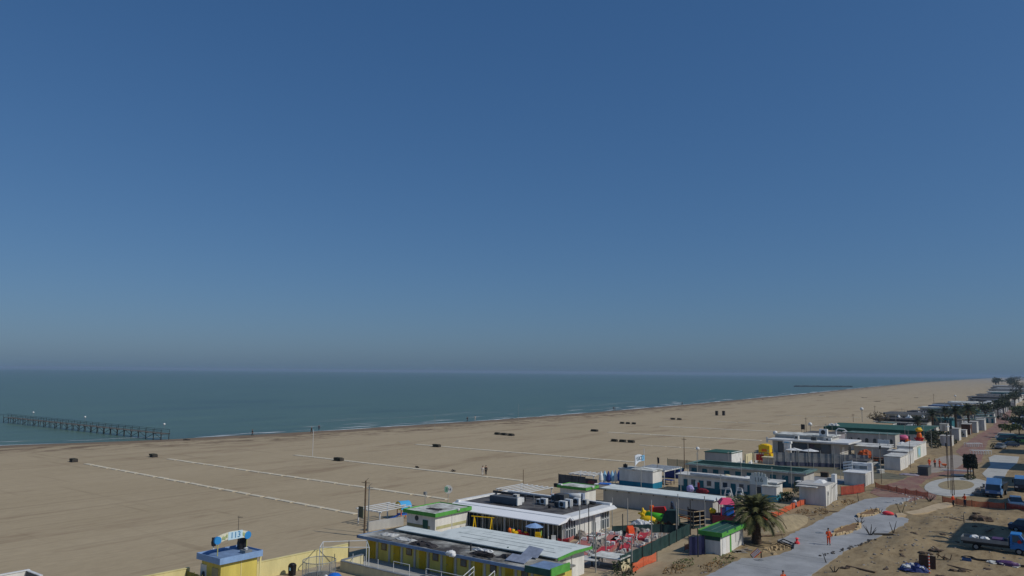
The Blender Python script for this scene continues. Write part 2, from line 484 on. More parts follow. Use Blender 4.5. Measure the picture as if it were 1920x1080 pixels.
# far hills behind the right end of the beach
hl = MB(); prev = None; vs = []; fs = []
for i in range(41):
    a = i / 40; X = 6200 + 500*math.sin(a*5); Y = 430 - 1000*a
    h = 27 * sst(0, .25, a) * (.85 + .3*noise.noise(Vector((a*9, 0, 0))))
    vs += [(X - 500, Y, -2), (X, Y, max(2, h)), (X + 700, Y, -2)]
fs = [(3*i+k, 3*i+k+1, 3*i+k+4, 3*i+k+3) for i in range(40) for k in (0, 1)]
struct(hl.add(vs, fs).build('hills', mk('hill_scrub', c(96, 104, 88), var=.2, scale=.01), smooth=True))

# concrete promenade, stone plaza
def rough(P, step=1.2, amp=.16):
    out = []
    for (ax, ay), (bx_, by) in zip(P, P[1:] + P[:1]):
        L = math.hypot(bx_-ax, by-ay); k = max(1, int(L/step)); nx_, ny_ = -(by-ay)/max(L, .01), (bx_-ax)/max(L, .01)
        for i in range(k):
            x, y = ax + (bx_-ax)*i/k, ay + (by-ay)*i/k; o = amp*(noise.noise(Vector((x*.5, y*.5, 3))) + .6*noise.noise(Vector((x*1.7, y*1.7, 9))))
            out.append((x + nx_*o, y + ny_*o))
    return out
struct(MB().prism(rough(PATH, .7, .28), -.4, .07).build('concrete_path', mk('fresh_concrete', c(160, 162, 163), var=.2, scale=.35, rough=.85, bump=.08, bscale=3)))
jm = MB()
for X in (62, 70, 77.5, 85, 93, 101, 109, 117, 124):
    y0 = next((y for y in [20 + .25*k for k in range(60)] if inpoly(X, y, PATH)), 22); y1 = max(y for y in [20 + .25*k for k in range(60)] if inpoly(X, y, PATH))
    jm.box(X - .03, X + .03, y0 + .2, y1 - .2, .07, .075)
struct(jm.build('path_joints', mk('joint_grey', c(112, 112, 112))))
brk = bpy.data.materials.new('red_brick_paving'); brk.use_nodes = True
n, l = brk.node_tree.nodes, brk.node_tree.links
b = n['Principled BSDF']; b.inputs['Roughness'].default_value = .85
geo = n.new('ShaderNodeNewGeometry')
t = n.new('ShaderNodeTexBrick'); t.inputs['Scale'].default_value = 1.6; t.inputs['Color1'].default_value = (*c(140, 92, 80), 1); t.inputs['Color2'].default_value = (*c(120, 78, 70), 1); t.inputs['Mortar'].default_value = (*c(120, 104, 94), 1)
l.new(geo.outputs['Position'], t.inputs['Vector'])
l.new(mix(ramp(noi(.25, 1, 1.8, 7, .7), (.42, (0,0,0)), (.66, (.8,.8,.8))), t.outputs['Color'], c(146, 126, 104)), b.inputs['Base Color'])
PLZ = [(131,22.9),(135.7,22.6),(136,20.3),(141,20.8),(146,23.4),(153,25.3),(161,25.2),(170,23.9),(177,20.9),(190,20.6),(205,21),(235,23.2),(270,25.6),(346,26.4),(520,37),(900,66),(900,60+13),(520,42.5),(346,31),(290,30.6),(246,29.4),(222,28.2),(212,25.2),(198,23.3),(185,23.2),(174,25.2),(169,27.9),(158,28.6),(150,29.6),(143,30.3),(137,29.8),(134,27.8)]
struct(MB().prism(rough(PLZ, 1.5, .5), -.3, .035).build('brick_promenade', brk))
APR = [(169.3,28),(174.2,25.4),(185,23.4),(198,23.5),(212,25.4),(216,27.6),(206,29.6),(190,29.4),(177,29.4)]
struct(MB().prism(rough(APR, 1.5, .3), -.3, .045).build('stone_apron', mk('pale_paving', c(158, 148, 136), var=.14, scale=.7)))
def ell(cx, cy, rx, ry, k=28, ph=0): return [(cx + rx*math.cos(2*math.pi*i/k + ph), cy + ry*math.sin(2*math.pi*i/k + ph)) for i in range(k)]
struct(MB().prism(ell(155.0, 19.5, 14, 4.8), -.3, .06).build('plaza_ring', mk('white_concrete', c(182, 182, 176), var=.12, scale=.5)))
struct(MB().prism(ell(156.5, 20.0, 7.4, 2.6), -.3, .075).build('sand_bed', mk('bed_sand', c(156, 142, 110), var=.2, scale=1)))
struct(MB().prism([(170,16.6),(178,18.2),(196,18.4),(214,20.4),(222,19.8),(221,14.8),(205,14.2),(186,14.6),(174,14.2)], -.3, .05).build('side_path', mk('white_concrete_far', c(178, 178, 172), var=.12, scale=.4)))
struct(MB().prism([(115.6,21.9),(117.8,22.5),(123,20.6),(129.5,19.6),(133,18.4),(132.5,17.2),(127,17.8),(121.5,19.2)], -.3, .25).build('sand_ramp', mk('pale_builder_sand', c(190, 170, 138), var=.12, scale=1)))
struct(MB().prism([(160.5,53.5),(166,53.5),(171,37),(163.5,28.9),(158.5,28.9),(155,34)], -.3, .03).build('court_surface', mk('olive_court', c(112, 108, 88), var=.2, scale=.5)))
struct(MB().prism([(137.5,36.2),(151,36.2),(153,52),(141,52)], -.3, .02).build('paved_yard', mk('grey_yard', c(142, 142, 142), var=.15, scale=.5)))

# slab walkways that run over the sand towards the sea
def walkway(x0, y0, x1, y1, slab, gap, w, miss=.04):
    m = MB(); d = Vector((x1-x0, y1-y0)); L = d.length; ang = math.atan2(d.y, d.x); d.normalize(); s = 0
    while s + slab < L:
        if random.random() > miss:
            cx, cy = x0 + d.x*(s + slab/2), y0 + d.y*(s + slab/2)
            m.rbox(cx + random.uniform(-.1, .1), cy, -.12, slab, w*random.uniform(.92, 1.08), .2, ang + random.uniform(-.02, .02))
        s += slab + gap*random.uniform(.6, 1.5)
    struct(m.build('slab_walkway', slabm))
walkway(71.6, 79.5, 74.2, 165, 3.0, .55, .85, 0)
walkway(88.2, 78, 89.2, 160, 3.2, .45, .95, 0)
walkway(111.4, 81, 111.4, 147, 3.6, .12, 1.05, .0)
walkway(150, 79, 147.8, 145, 3.6, .1, 1.3, 0)
walkway(222.6, 77, 218.8, 126, 3.6, .12, 1.9, 0)
walkway(262, 77, 256, 126, 3.6, .15, 2.1, 0)
walkway(188, 78, 186, 100, 3.6, .3, 1.1, .1)
walkway(302, 76, 298, 122, 3.6, .5, 1.4, .1)
walkway(372, 74, 366, 120, 3.6, 1.0, 1.4, .2)

# ------------------------------------------------------------------ on the beach: pier, sheds, posts
pier = thing('pier', 'long dark skeletal pier running out into the sea', 'pier', (114, 204, 0))
m = MB(); m2 = MB(); m3s = {-1.25: MB(), 1.25: MB()}
L = 106
for i in range(0, 27):
    y = i * L / 26
    for s in (-1.1, 1.1):
        MB().bar((s, y, -3), (s, y, 1.35), .11, .1).build('pile', woodd, pier)
    m.box(-1.35, 1.35, y - .1, y + .1, 1.2, 1.36)
    for s in (-1.25, 1.25):
        m3 = m3s[s]; m3.bar((s, y, 1.36), (s, y, 2.45), .055); m3.bar((s, y, 2.42), (s, y + L/26*.98, 2.42), .05, n=4); m3.bar((s, y, 1.9), (s, y + L/26*.98, 1.9), .035, n=4)
    if i < 26 and i % 2: m.bar((-1.1, y, 1.2), (-1.1, y + L/26, -.2), .06); m.bar((1.1, y, -.2), (1.1, y + L/26, 1.2), .06)
for y in [k*.9 for k in range(int(L/.9))]:
    if y < 60 or random.random() < .8: m2.box(-1.2, 1.2, y, y + random.uniform(.3, .62), 1.362, 1.44)
m2.box(-1.0, -.85, 0, L, 1.37, 1.43).box(.85, 1.0, 0, L, 1.37, 1.43)
m.build('crossbeam', woodd, pier); m2.build('deck', mk('grey_planks', c(104, 104, 100), var=.3, scale=2), pier); [q.build('railing', woodd, pier) for q in m3s.values()]
def gull_lamp(y, lab):
    t = thing('pier_lamp', lab, 'lamp', (114 + 1.25, 204 + y, 2.45))
    MB().bar((0, 0, 0), (0, 0, 1.1), .05).build('post', galv, t); MB().blob(0, 0, 1.3, .33, .33, .3, 8, 6, 0).build('lamp_globe', whitep, t, True)
gull_lamp(3, 'white round lamp at the landward end of the pier'); gull_lamp(50, 'white round lamp halfway along the pier'); gull_lamp(88, 'white round lamp nearest the seaward end of the pier')

olived = mk('dark_olive_wood', c(72, 70, 54), var=.3, scale=2)
def shed(px, py, lab, k=1, w=2.0, dark=True, group='stacked slats at the walkway ends'):
    p = at(px, py); z = gz(p.x, p.y)
    t = thing('slat_stack', lab, 'stack', (p.x, p.y, z), random.uniform(-.2, .2), group)
    m = MB(); m2 = MB()
    for q in range(k):
        cy = (q - (k-1)/2) * -(w + .9)
        for j in range(5): m.box(-.5 + random.uniform(-.1, .1), .5, cy - w*.42 + random.uniform(-.15, .15), cy + w*.42 + random.uniform(-.15, .15), .02 + j*.14, .13 + j*.14)
        m2.box(-.55, .55, cy - w*.5 - .1, cy - w*.5 - .04, 0, .6)
    m.build('slats', olived, t); m2.build('end_board', woodd, t)
shed(137, 866, 'dark slat stack at the seaward end of the nearest walkway', 1, 1.8)
shed(287, 857, 'dark slat stack at the seaward end of the second walkway', 1, 1.9)
shed(634, 864, 'dark slat stack beside the third walkway', 1, 2.2)
shed(818, 838, 'dark slat stack near the seaward end of the fourth walkway', 1, 2.0)
shed(945, 816, 'row of three dark slat stacks on the bare sand', 3, 1.9)
shed(1114, 809, 'dark slat stack with a pale end board alone on the sand', 1, 2.4)
shed(1167, 829, 'row of three low slat stacks behind the blue and white sign', 3, 1.7)
shed(1177, 795, 'row of three small boxes far down the open sand', 3, 1.4)
shed(1267, 787, 'pair of small slat stacks standing far down the open sand', 2, 1.8)
def box_pair(px, py, lab):
    p = at(px, py); t = thing('beach_box', lab, 'box', (p.x, p.y, 0), 0, 'small dark boxes on the far sand')
    MB().box(-.6, .6, -.5, .5, 0, 2.0).build('box_body', woodd, t); MB().box(-.7, .7, -.6, .6, 2.003, 2.1).build('box_lid', wood, t)
box_pair(1344, 779, 'left small dark box of the pair far down the beach'); box_pair(1357, 779, 'right small dark box of the pair far down the beach')
def debris(px, py, lab, r=.5):
    p = at(px, py); t = thing('driftwood', lab, 'driftwood', (p.x, p.y, gz(p.x, p.y)), random.uniform(0, 3), 'dark debris lying on the sand')
    m = MB()
    for _ in range(6):
        a = random.uniform(0, 6.3); m.bar((-r*math.cos(a), -r*math.sin(a), .08), (r*math.cos(a), r*math.sin(a), random.uniform(.15, .45)), .09, .05)
    m.build('branch_pile', woodd, t)
debris(782, 877, 'small dark debris lump beside the third walkway'); debris(850, 884, 'dark debris lump on the third walkway'); debris(350, 825, 'dark driftwood pile beside the landward end of the pier', .9)
debris(1432, 750, 'dark driftwood heap at the far waterline', 1.5); debris(1620, 746, 'dark debris heap far down the beach', 2.2); debris(1645, 753, 'long dark debris heap on the far sand', 2.6); debris(1540, 742, 'dark driftwood heap near the far waterline', 2); debris(1718, 746, 'lone dark debris lump far along the beach', 1.6)
def post(px, py, h, lab, mat=None, r=.05, arm=False, name='beach_post', cat='post', group=None, head=None):
    p = at(px, py); z = gz(p.x, p.y)
    t = thing(name, lab, cat, (p.x, p.y, z), 0, group)
    MB().bar((0, 0, -.3), (0, 0, h), r, r*.8).build('pole', mat or polem, t)
    if arm: MB().bar((0, .7, h - .25), (0, -.7, h - .2), .035).bar((0, 0, h), (0, -.5, h + .35), .02).build('crossarm', mat or polem, t)
    if head: head(t, h)
    return t
post(586, 855, 5.8, 'thin white mast standing alone by the third walkway', whitem, .06)
post(815, 806, 5.0, 'pale pole standing alone near the waterline', polem, .045); post(972, 790, 6.5, 'faint thin pole standing by the surf', polem, .04)

# ------------------------------------------------------------------ people
def skinmesh(name, pts, edges, mat, parent, root=0, sub=1):
    """one continuous surface grown round a jointed skeleton; pts = (x, y, z, radius)"""
    me = bpy.data.meshes.new(name); me.from_pydata([p[:3] for p in pts], edges, [])
    o = bpy.data.objects.new(name, me); C.objects.link(o)
    md = o.modifiers.new('s', 'SKIN'); md.use_smooth_shade = True
    for i, p in enumerate(pts):
        r = p[3] if isinstance(p[3], tuple) else (p[3], p[3])
        me.skin_vertices[0].data[i].radius = r
        me.skin_vertices[0].data[i].use_root = (i == root)
    sb = o.modifiers.new('d', 'SUBSURF'); sb.levels = sub; sb.render_levels = sub
    dg = bpy.context.evaluated_depsgraph_get(); dg.update()
    nm = bpy.data.meshes.new_from_object(o.evaluated_get(dg))
    bpy.data.objects.remove(o)
    nm.materials.clear(); nm.materials.append(mat)
    k = bpy.data.objects.new(name, nm); C.objects.link(k); k.parent = parent
    return k
def person(label, loc, rot=0, pose='stand', top=None, leg=None, sc=1.0, hairm=None, cat='person', group=None):
    """figure facing local -X; pose sets the joints"""
    t = thing('person', label, cat, loc, rot, group); t.scale = (sc, sc, sc)
    # joints: hips, knees, ankles
    if pose == 'walk': kn = [(-.16, .10, .52), (.06, -.10, .50)]; an = [(-.20, .10, .09), (.28, -.10, .14)]
    elif pose == 'wide': kn = [(-.03, .15, .50), (-.02, -.16, .50)]; an = [(.0, .2, .09), (.02, -.2, .09)]
    else: kn = [(-.02, .10, .50), (-.03, -.11, .50)]; an = [(.01, .11, .09), (.02, -.12, .09)]
    if pose == 'tool': el = [(-.16, .24, 1.14), (-.14, -.24, 1.12)]; wr = [(-.38, .12, 1.06), (-.36, -.08, 1.0)]
    elif pose == 'walk': el = [(.12, .25, 1.14), (-.10, -.25, 1.13)]; wr = [(.02, .27, .90), (-.26, -.24, .93)]
    elif pose == 'phone': el = [(-.10, .26, 1.12), (-.06, -.25, 1.12)]; wr = [(-.30, .10, 1.28), (-.10, -.26, .88)]
    else: el = [(.03, .27, 1.12), (.02, -.27, 1.12)]; wr = [(-.06, .28, .87), (-.06, -.28, .87)]
    pts = [(0,0,.93,.135), (0,0,1.08,.12), (-.01,0,1.26,(.15,.13)), (0,0,1.42,.11), (0,0,1.50,.058), (-.015,0,1.58,.082), (-.02,0,1.67,.098), (-.01,0,1.74,.07)]
    ed = [(i, i+1) for i in range(7)]
    def add(p, par): pts.append(p); ed.append((par, len(pts)-1)); return len(pts)-1
    add((-.115, 0, 1.63, .02), 6)                                  # nose
    for s, k in ((1, 0), (-1, 1)):
        add((-.02, s*.092, 1.65, .02), 6)                          # ear
        sh = add((0, s*.18, 1.41, .062), 3); e = add((*el[k], .045), sh); w_ = add((*wr[k], .03), e)
        d = (Vector(wr[k]) - Vector(el[k])).normalized(); W_ = Vector(wr[k])
        pm = W_ + d*.075; pa = add((*pm, .034), w_)
        side = Vector((-1, 0, 0)) - d*Vector((-1, 0, 0)).dot(d); side.normalize()
        inn = Vector((0, -s, 0))
        for q, ln in ((-.03, .062), (-.01, .078), (.011, .072), (.031, .052)):
            b0 = pm + d*.03 + side*q; f1 = add((*b0, .0095), pa); f2 = add((*(b0 + d*ln*.55 + inn*.006), .009), f1); add((*(b0 + d*ln + inn*.022), .0075), f2)
        th = add((*(W_ + d*.045 - side*.038 + inn*.012), .011), w_); add((*(W_ + d*.09 - side*.05 + inn*.03), .009), th)
        hp = add((0, s*.09, .88, .088), 0); kk = add((*kn[k], .06), hp); aa = add((*an[k], .042), kk); add((an[k][0]-.15, an[k][1] + s*.02, .045, .035), aa)
    skinmesh('body', pts, ed, skin, t, 0, 1)
    # jacket and trousers follow the joints
    jp = [(0,0,.90,.16), (0,0,1.08,.148), (-.01,0,1.26,(.175,.155)), (0,0,1.415,.13), (0,0,1.47,.078)]; je = [(0,1),(1,2),(2,3),(3,4)]
    tp = [(0,0,.95,.15)]; te = []
    fp_ = []
    for s, k in ((1, 0), (-1, 1)):
        i0 = len(jp); jp += [(0, s*.185, 1.405, .08), (*el[k], .062), (*(Vector(el[k]).lerp(Vector(wr[k]), .93)), .047)]; je += [(3, i0), (i0, i0+1), (i0+1, i0+2)]
        i0 = len(tp); a_ = Vector(kn[k]).lerp(Vector(an[k]), .94); tp += [(0, s*.09, .86, .108), (*kn[k], .08), (*a_, .066)]; te += [(0, i0), (i0, i0+1), (i0+1, i0+2)]
        fp_.append((an[k], s))
    skinmesh('jacket', jp, je, top or clothd, t); skinmesh('trousers', tp, te, leg or denim, t)
    m = MB()
    for (ax, ay, az), s in fp_: m.blob(ax - .07, ay + s*.01, .052 + max(0, az - .09), .15, .06, .055, 8, 5, 0)
    m.build('shoes', blackp, t, True)
    MB().blob(-.0, 0, 1.715, .107, .104, .092, 10, 6, .02).build('hair', hairm or hair, t, True)
    MB().blob(-.108, .035, 1.668, .012, .016, .01, 6, 4, 0).blob(-.108, -.035, 1.668, .012, .016, .01, 6, 4, 0).build('eyes', blackp, t)
    MB().box(-.105, -.098, -.026, .026, 1.592, 1.602).build('mouth', mk('lips', c(150, 92, 84)), t)
    return t
def gpos(px, py):
    p = at(px, py); return (p.x, p.y, gz(p.x, p.y))
def gpath(px, py, z):
    p = at(px, py, z); return (p.x, p.y, z)

# ------------------------------------------------------------------ buildings
def fp(Lp, Fp, Rp, z):
    a, f, r = at(*Lp, z), at(*Fp, z), at(*Rp, z)
    return ((a.x + f.x)/2, max(r.x, f.x + .5), (f.y + r.y)/2, a.y)
def cabin(name, label, x0, x1, y0, y1, h, wall, roofm, fascia=None, fh=.22, over=.25, band=None, bandh=.8, doors=0, doorm=None, win=0, winm=None, doorw=.8, doorh=1.9, cat='building', group=None, ends=None, rise=0, base=0, roofh=.06, frame=None):
    """flat or mono-pitch building, roof overhanging; doors and windows on the -X side"""
    t = thing(name, label, cat, (x0, y0, base), 0, group)
    X, Y = x1 - x0, y1 - y0
    bz = 0
    if band:
        MB().box(-.015, X + .015, -.015, Y + .015, -.3, bandh).build('painted_band', band, t)
        MB().box(0, X, 0, Y, bandh, h).build('wall', wall, t); bz = bandh
    else: MB().box(0, X, 0, Y, -.3, h).build('wall', wall, t)
    o = over
    if fascia:
        m = MB()
        for a in ((-o-.04, X+o+.04, -o-.04, -o), (-o-.04, X+o+.04, Y+o, Y+o+.04), (-o-.04, -o, -o, Y+o), (X+o, X+o+.04, -o, Y+o)): m.box(*a, h - .03, h + fh)
        m.build('fascia', fascia, t)
        MB().box(-o, X+o, -o, Y+o, h + .003, h + fh*.7).build('roof', roofm, t)
    else:
        MB().hexa([(-o,-o,h+.003),(X+o,-o,h+.003),(X+o,Y+o,h+.003),(-o,Y+o,h+.003)], [(-o,-o,h+roofh+.06),(X+o,-o,h+roofh+.06+rise),(X+o,Y+o,h+roofh+.06+rise),(-o,Y+o,h+roofh+.06)]).build('roof', roofm, t)
    if doors:
        for k in range(doors):
            y = Y*(k + .5)/doors
            d = MB().box(-.05, .02, y - doorw/2, y + doorw/2, .02, min(doorh, h - .08)).build('door', doorm, t)
            MB().box(-.09, -.05, y + doorw/2 - .16, y + doorw/2 - .1, 1.0, 1.08).build('handle', galv, d)
    if win:
        for k in range(win):
            y = Y*(k + .5)/win + (Y/doors/2 if doors and doors == win else 0)
            if y > Y - .5: continue
            w_ = MB().box(-.05, .02, y - .42, y + .42, h*.45, h*.8).build('window', frame or whitem, t)
            MB().box(-.06, -.052, y - .36, y + .36, h*.45 + .06, h*.8 - .06).build('pane', winm or glass, w_)
    return t
def pergola(label, x0, x1, y0, y1, h, m=None, nb=6, floor=False, z=0, cat='pergola'):
    m = m or whitem
    t = thing('pergola', label, cat, (x0, y0, z)); X, Y = x1-x0, y1-y0
    for a in (0, X):
        for b_ in (0, Y): MB().box(a-.06, a+.06, b_-.06, b_+.06, -.2, h).build('post', m, t)
    q = MB()
    for a in (0, X): q.box(a-.05, a+.05, -.3, Y+.3, h, h+.12)
    q.build('beam', m, t); q = MB()
    for k in range(nb): y = Y*k/(nb-1); q.box(-.4, X+.4, y-.1, y+.1, h+.123, h+.2)
    q.build('slats', m, t)
    return t
def fence(name, label, pts, h, mat, pm, step=2.5, r=.04, zf=None, cat='fence', lift=.05, sag=0, posth=None):
    """panel cloth or mesh strung between upright posts along pts"""
    t = thing(name, label, cat, (pts[0][0], pts[0][1], 0)); ox, oy = pts[0]
    cl = MB(); n_ = 0; ps = []
    for (ax, ay), (bx, by) in zip(pts, pts[1:]):
        L = math.hypot(bx-ax, by-ay); k = max(1, round(L/step))
        for i in range(k): ps.append((ax + (bx-ax)*i/k, ay + (by-ay)*i/k))
    ps.append(pts[-1])
    Z = [gz(*p) if zf is None else zf for p in ps]
    for i, (x, y) in enumerate(ps):
        MB().bar((x-ox, y-oy, Z[i]-.2), (x-ox, y-oy, Z[i] + (posth or h+.12)), r).build('post', pm, t)
    for i in range(len(ps)-1):
        (ax, ay), (bx, by) = ps[i], ps[i+1]; seg = 5
        for s in range(seg):
            u, v = s/seg, (s+1)/seg
            def P(w_, top):
                z = Z[i] + (Z[i+1]-Z[i])*w_; d = -sag*4*w_*(1-w_) if top else 0
                wob = .05*math.sin((i*5 + w_*5)*2.1)
                dx, dy = -(by-ay), bx-ax; q = math.hypot(dx, dy) or 1
                return (ax + (bx-ax)*w_ - ox + dx/q*(wob + .03), ay + (by-ay)*w_ - oy + dy/q*(wob + .03), z + (h + d if top else lift))
            cl.add([P(u,0), P(v,0), P(v,1), P(u,1)], [(0,1,2,3)])
    cl.build('cloth', mat, t)
    return t
def sign_frame(t, w, h, z, mat, thick=.06, y=0, x=0):
    return MB().box(x - thick, x, y - w/2, y + w/2, z, z + h).build('panel', mat, t)

# ---- bottom left: grey cabin, yellow booth with its sign, yellow wall
t = thing('wind_screen', 'pale grey windbreak wall with its shaded return coloured dark in the bottom left corner', 'screen', (20, 67.2, 0))
MB().box(-2, 8, 2.4, 2.55, -.2, 2.72).build('wall', white, t)
MB().box(7.85, 8, -.1, 2.4, -.2, 2.717).build('return_wall', greyd, t)  # return wall coloured dark grey for the shade on its face
MB().box(-2, 8.1, 2.35, 2.6, 2.723, 2.8).build('coping', whitep, t)
MB().box(7.8, 8.05, -.15, 2.35, 2.72, 2.78).build('return_coping', whitep, t)
MB().box(6.0, 6.25, 2.33, 2.395, -.1, 2.5).build('dark_notch', greyd, t)  # dark grey strip in place of the wall's vertical notch

bx = (39.6, 43.2, 60.7, 63.6)
booth = cabin('yellow_booth', 'small yellow booth with a blue roof edge and a number sign on top', bx[0], bx[1], bx[2], bx[3], 2.45, yellow, bluem, blue_trim, .5, .3)
pn = MB().box(-.05, .02, 2.1, 3.0, .4, 2.0).build('poster', white, booth)
MB().blob(-.06, 2.5, 1.0, .02, .3, .45, 8, 5, .2).build('poster_picture', greyd, pn)
d = MB().box(-.05, .02, .35, 1.25, .02, 1.95).build('door', mk('khaki_door', c(176, 168, 130)), booth); MB().box(-.09, -.05, 1.1, 1.18, 1, 1.08).build('handle', galv, d)
MB().box(1.95, 2.02, -.04, 0, 0, 2.4).box(3.86, 4.02, -.05, 0, 0, 2.4).build('corner_trim', yellowp, booth)
RZ = 2.45 + .35
t = thing('number_sign', 'arched blue and cream sign reading 113 on the yellow booth roof', 'sign', (41.5, 62.0, RZ), R(90))
# local Y runs along the sign, -X faces the land side
m = MB(); vs = []; N = 18; Wd = 3.25
for k in range(N+1):
    u = k/N - .5; zc = 1.0 + .28*(1 - (2*u)**2); vs += [(-.05, -u*Wd, zc), (-.05, -u*Wd, zc + .62), (.05, -u*Wd, zc), (.05, -u*Wd, zc + .62)]
fs = []
for k in range(N):
    a = 4*k; b_ = a+4; fs += [(a, b_, b_+1, a+1), (a+2, a+3, b_+3, b_+2), (a+1, b_+1, b_+3, a+3), (a, a+2, b_+2, b_)]
fs += [(0,1,3,2), (4*N, 4*N+2, 4*N+3, 4*N+1)]
m.add(vs, fs).build('panel', mk('cream_sign', c(226, 222, 196), var=.15, scale=4), t)
MB().box(-.07, .07, -.95, .5, 1.18, 1.86).build('number_plate', mk('pale_blue_plate', c(196, 224, 236), var=.05), t)
text('113', .72, mk('blue_lettering', c(58, 132, 178), var=.05), t, (-.08, -.22, 1.53), FACE)
for y in (1.5, -1.5): MB().lathe(0, 0, [(.02, -.1), (.34, -.09), (.34, .09), (.02, .1)], 14).build('end_roundel', mk('sign_blue', c(52, 142, 206), var=.08), t).matrix_local = Matrix.Translation((-.0, y, 1.32)) @ Matrix.Rotation(R(90), 4, 'Y')
mm_ = MB()
for y, z in ((1.0, 1.45), (.82, 1.42), (.64, 1.56), (-1.0, 1.5), (-1.15, 1.42)): mm_.blob(-.06, y, z, .03, .1, .16, 7, 5, .2)
mm_.build('painted_shapes', mk('pale_green_paint', c(168, 182, 130), var=.1), t)
for y in (1.45, -1.45): MB().bar((0, y, 0), (0, y, 1.1), .045).build('post', mk('pale_post', c(196, 190, 120)), t)
def speaker(px, py, lab, w, h, lift):
    p = at(px, py, RZ); t = thing('loudspeaker', lab, 'loudspeaker', (p.x, p.y, RZ), R(-20))
    MB().box(-.18, .18, -.18, .18, 0, .06).bar((0, 0, 0), (0, 0, lift), .04).build('stand', whitem, t)
    b_ = MB().rbox(0, 0, lift, w*.8, w, h, 0, .86).build('cabinet', blackp, t, bevel=.03)
    MB().lathe(0, 0, [(.02, 0), (w*.33, .01), (w*.3, .03), (.02, .035)], 14).build('cone', greyd, b_).matrix_local = Matrix.Translation((-w*.4 - .001, 0, lift + h*.4)) @ Matrix.Rotation(R(-90), 4, 'Y')
speaker(400, 1031, 'small black loudspeaker on a white stand at the left of the yellow booth roof', .42, .72, .35)
speaker(453, 1029, 'big black loudspeaker on the booth roof under the number sign', .85, .95, .08)
p = at(446, 1026, RZ)
t = thing('ventilator', 'low grey metal ventilator box on the booth roof beside the big loudspeaker', 'ventilator', (42.3, 61.1, RZ)); MB().box(-.35, .35, -.4, .4, 0, .28).build('housing', galv, t); MB().lathe(0, 0, [(.12, .28), (.12, .4), (.2, .42), (.02, .5)], 10).build('cap', whitem, t)
t = thing('aerial', 'thin television aerial mast behind the number sign', 'aerial', (42.9, 63.3, RZ)); MB().bar((0,0,0), (0,0,2.9), .03, .018).build('mast', darkm, t); MB().bar((0,.2,2.75), (0,-.6,2.8), .015).bar((-.2,-.1,2.77), (.2,-.1,2.77), .012).bar((-.2,-.35,2.78), (.2,-.35,2.78), .012).build('antenna_arms', darkm, t)

def wall(label, pts, h, w, mat, cap=None, name='garden_wall', cat='wall'):
    t = thing(name, label, cat, (*pts[0], 0)); ox, oy = pts[0]
    for i, ((ax, ay), (bx_, by)) in enumerate(zip(pts, pts[1:])):
        L = math.hypot(bx_-ax, by-ay); a = math.atan2(by-ay, bx_-ax)
        MB().rbox((ax+bx_)/2-ox, (ay+by)/2-oy, -.3, L - (.0 if i == 0 else w), w, h+.3, a).build('wall_panel', mat, t)
        if cap: MB().rbox((ax+bx_)/2-ox, (ay+by)/2-oy, h+.003, L, w+.08, .06, a).build('coping', cap, t)
    return t
wall('long pale yellow plastered wall between the beach and the yellow cabins', [(44.0, 61.9), (54.4, 61.4)], 1.5, .22, yellowp, yellowp)
wall('pale yellow wall running to the left behind the yellow booth', [(30, 65.6), (39.2, 64.9)], 1.5, .22, yellowp, yellowp)
fence('screen_fence', 'wall face left of the yellow booth, its shade put into a dull olive colour', [(38.9, 64.8), (38.7, 62.0)], 1.35, olive, olive, 1.2, zf=0)  # wall face beside the booth, its shade put into the olive colour
t = thing('litter_bin', 'black litter bin with a rounded lid beside the pale yellow wall', 'bin', (47.0, 60.6, 0)); MB().rbox(0, 0, 0, .5, .5, .95, .3, 1.15).build('bin_body', blackp, t, bevel=.03); MB().blob(0, 0, .98, .34, .34, .16, 10, 6, 0).build('lid', blackp, t, True); MB().box(-.31, -.275, -.1, .1, .5, .75).build('sticker', ltblue_t, t)

# round trampoline
t = thing('trampoline', 'round trampoline with a ring topped safety net beside the low wall', 'trampoline', (46.6, 56.3, 0))
q = MB(); rr = 1.45
for z, r_ in ((2.1, .035), (.75, .05)): q.tube([(rr*math.cos(2*math.pi*i/28), rr*math.sin(2*math.pi*i/28), z) for i in range(29)], r_)
q.build('ring', galv, t)
for i in range(8):
    a = 2*math.pi*i/8; MB().bar((rr*math.cos(a), rr*math.sin(a), -.1), (rr*math.cos(a), rr*math.sin(a), 2.12), .03).build('net_post', galv, t)
q = MB()
for i in range(28):
    a, b_ = 2*math.pi*i/28, 2*math.pi*(i+1)/28
    q.quad((rr*.98*math.cos(a), rr*.98*math.sin(a), .76), (rr*.98*math.cos(b_), rr*.98*math.sin(b_), .76), (rr*.98*math.cos(b_), rr*.98*math.sin(b_), 2.1), (rr*.98*math.cos(a), rr*.98*math.sin(a), 2.1))
q.build('safety_net', thin_net, t); MB().lathe(0, 0, [(.02, .7), (1.4, .7), (1.4, .74), (.02, .74)], 24).build('jumping_mat', greyd, t)
t = thing('play_dome', 'bright blue plastic play dome beside the trampoline', 'toy', (46.6, 54.2, 0)); MB().lathe(0, 0, [(.8, 0), (.82, .5), (.7, .95), (.42, 1.25), (.02, 1.35)], 18).build('dome', blue_p, t, True); MB().box(-.84, -.7, -.25, .25, 0, .7).build('opening', navy, t); MB().blob(-.5, .55, 1.0, .2, .2, .2, 8, 6).build('white_knob', whitep, t)
t = thing('toy_car', 'white and blue toy ride beside the trampoline net', 'toy', (45.6, 53.6, .0)); MB().rbox(-.2, .9, .2, .9, .5, .5, .2, .8).build('toy_body', whitep, t); MB().rbox(-.25, .9, .7, .4, .45, .35, .2, .7).build('toy_cab', navy, t); MB().box(-.5, .1, .62, .72, 0, .3).box(-.5, .1, 1.08, 1.18, 0, .3).build('wheels', blackp, t)

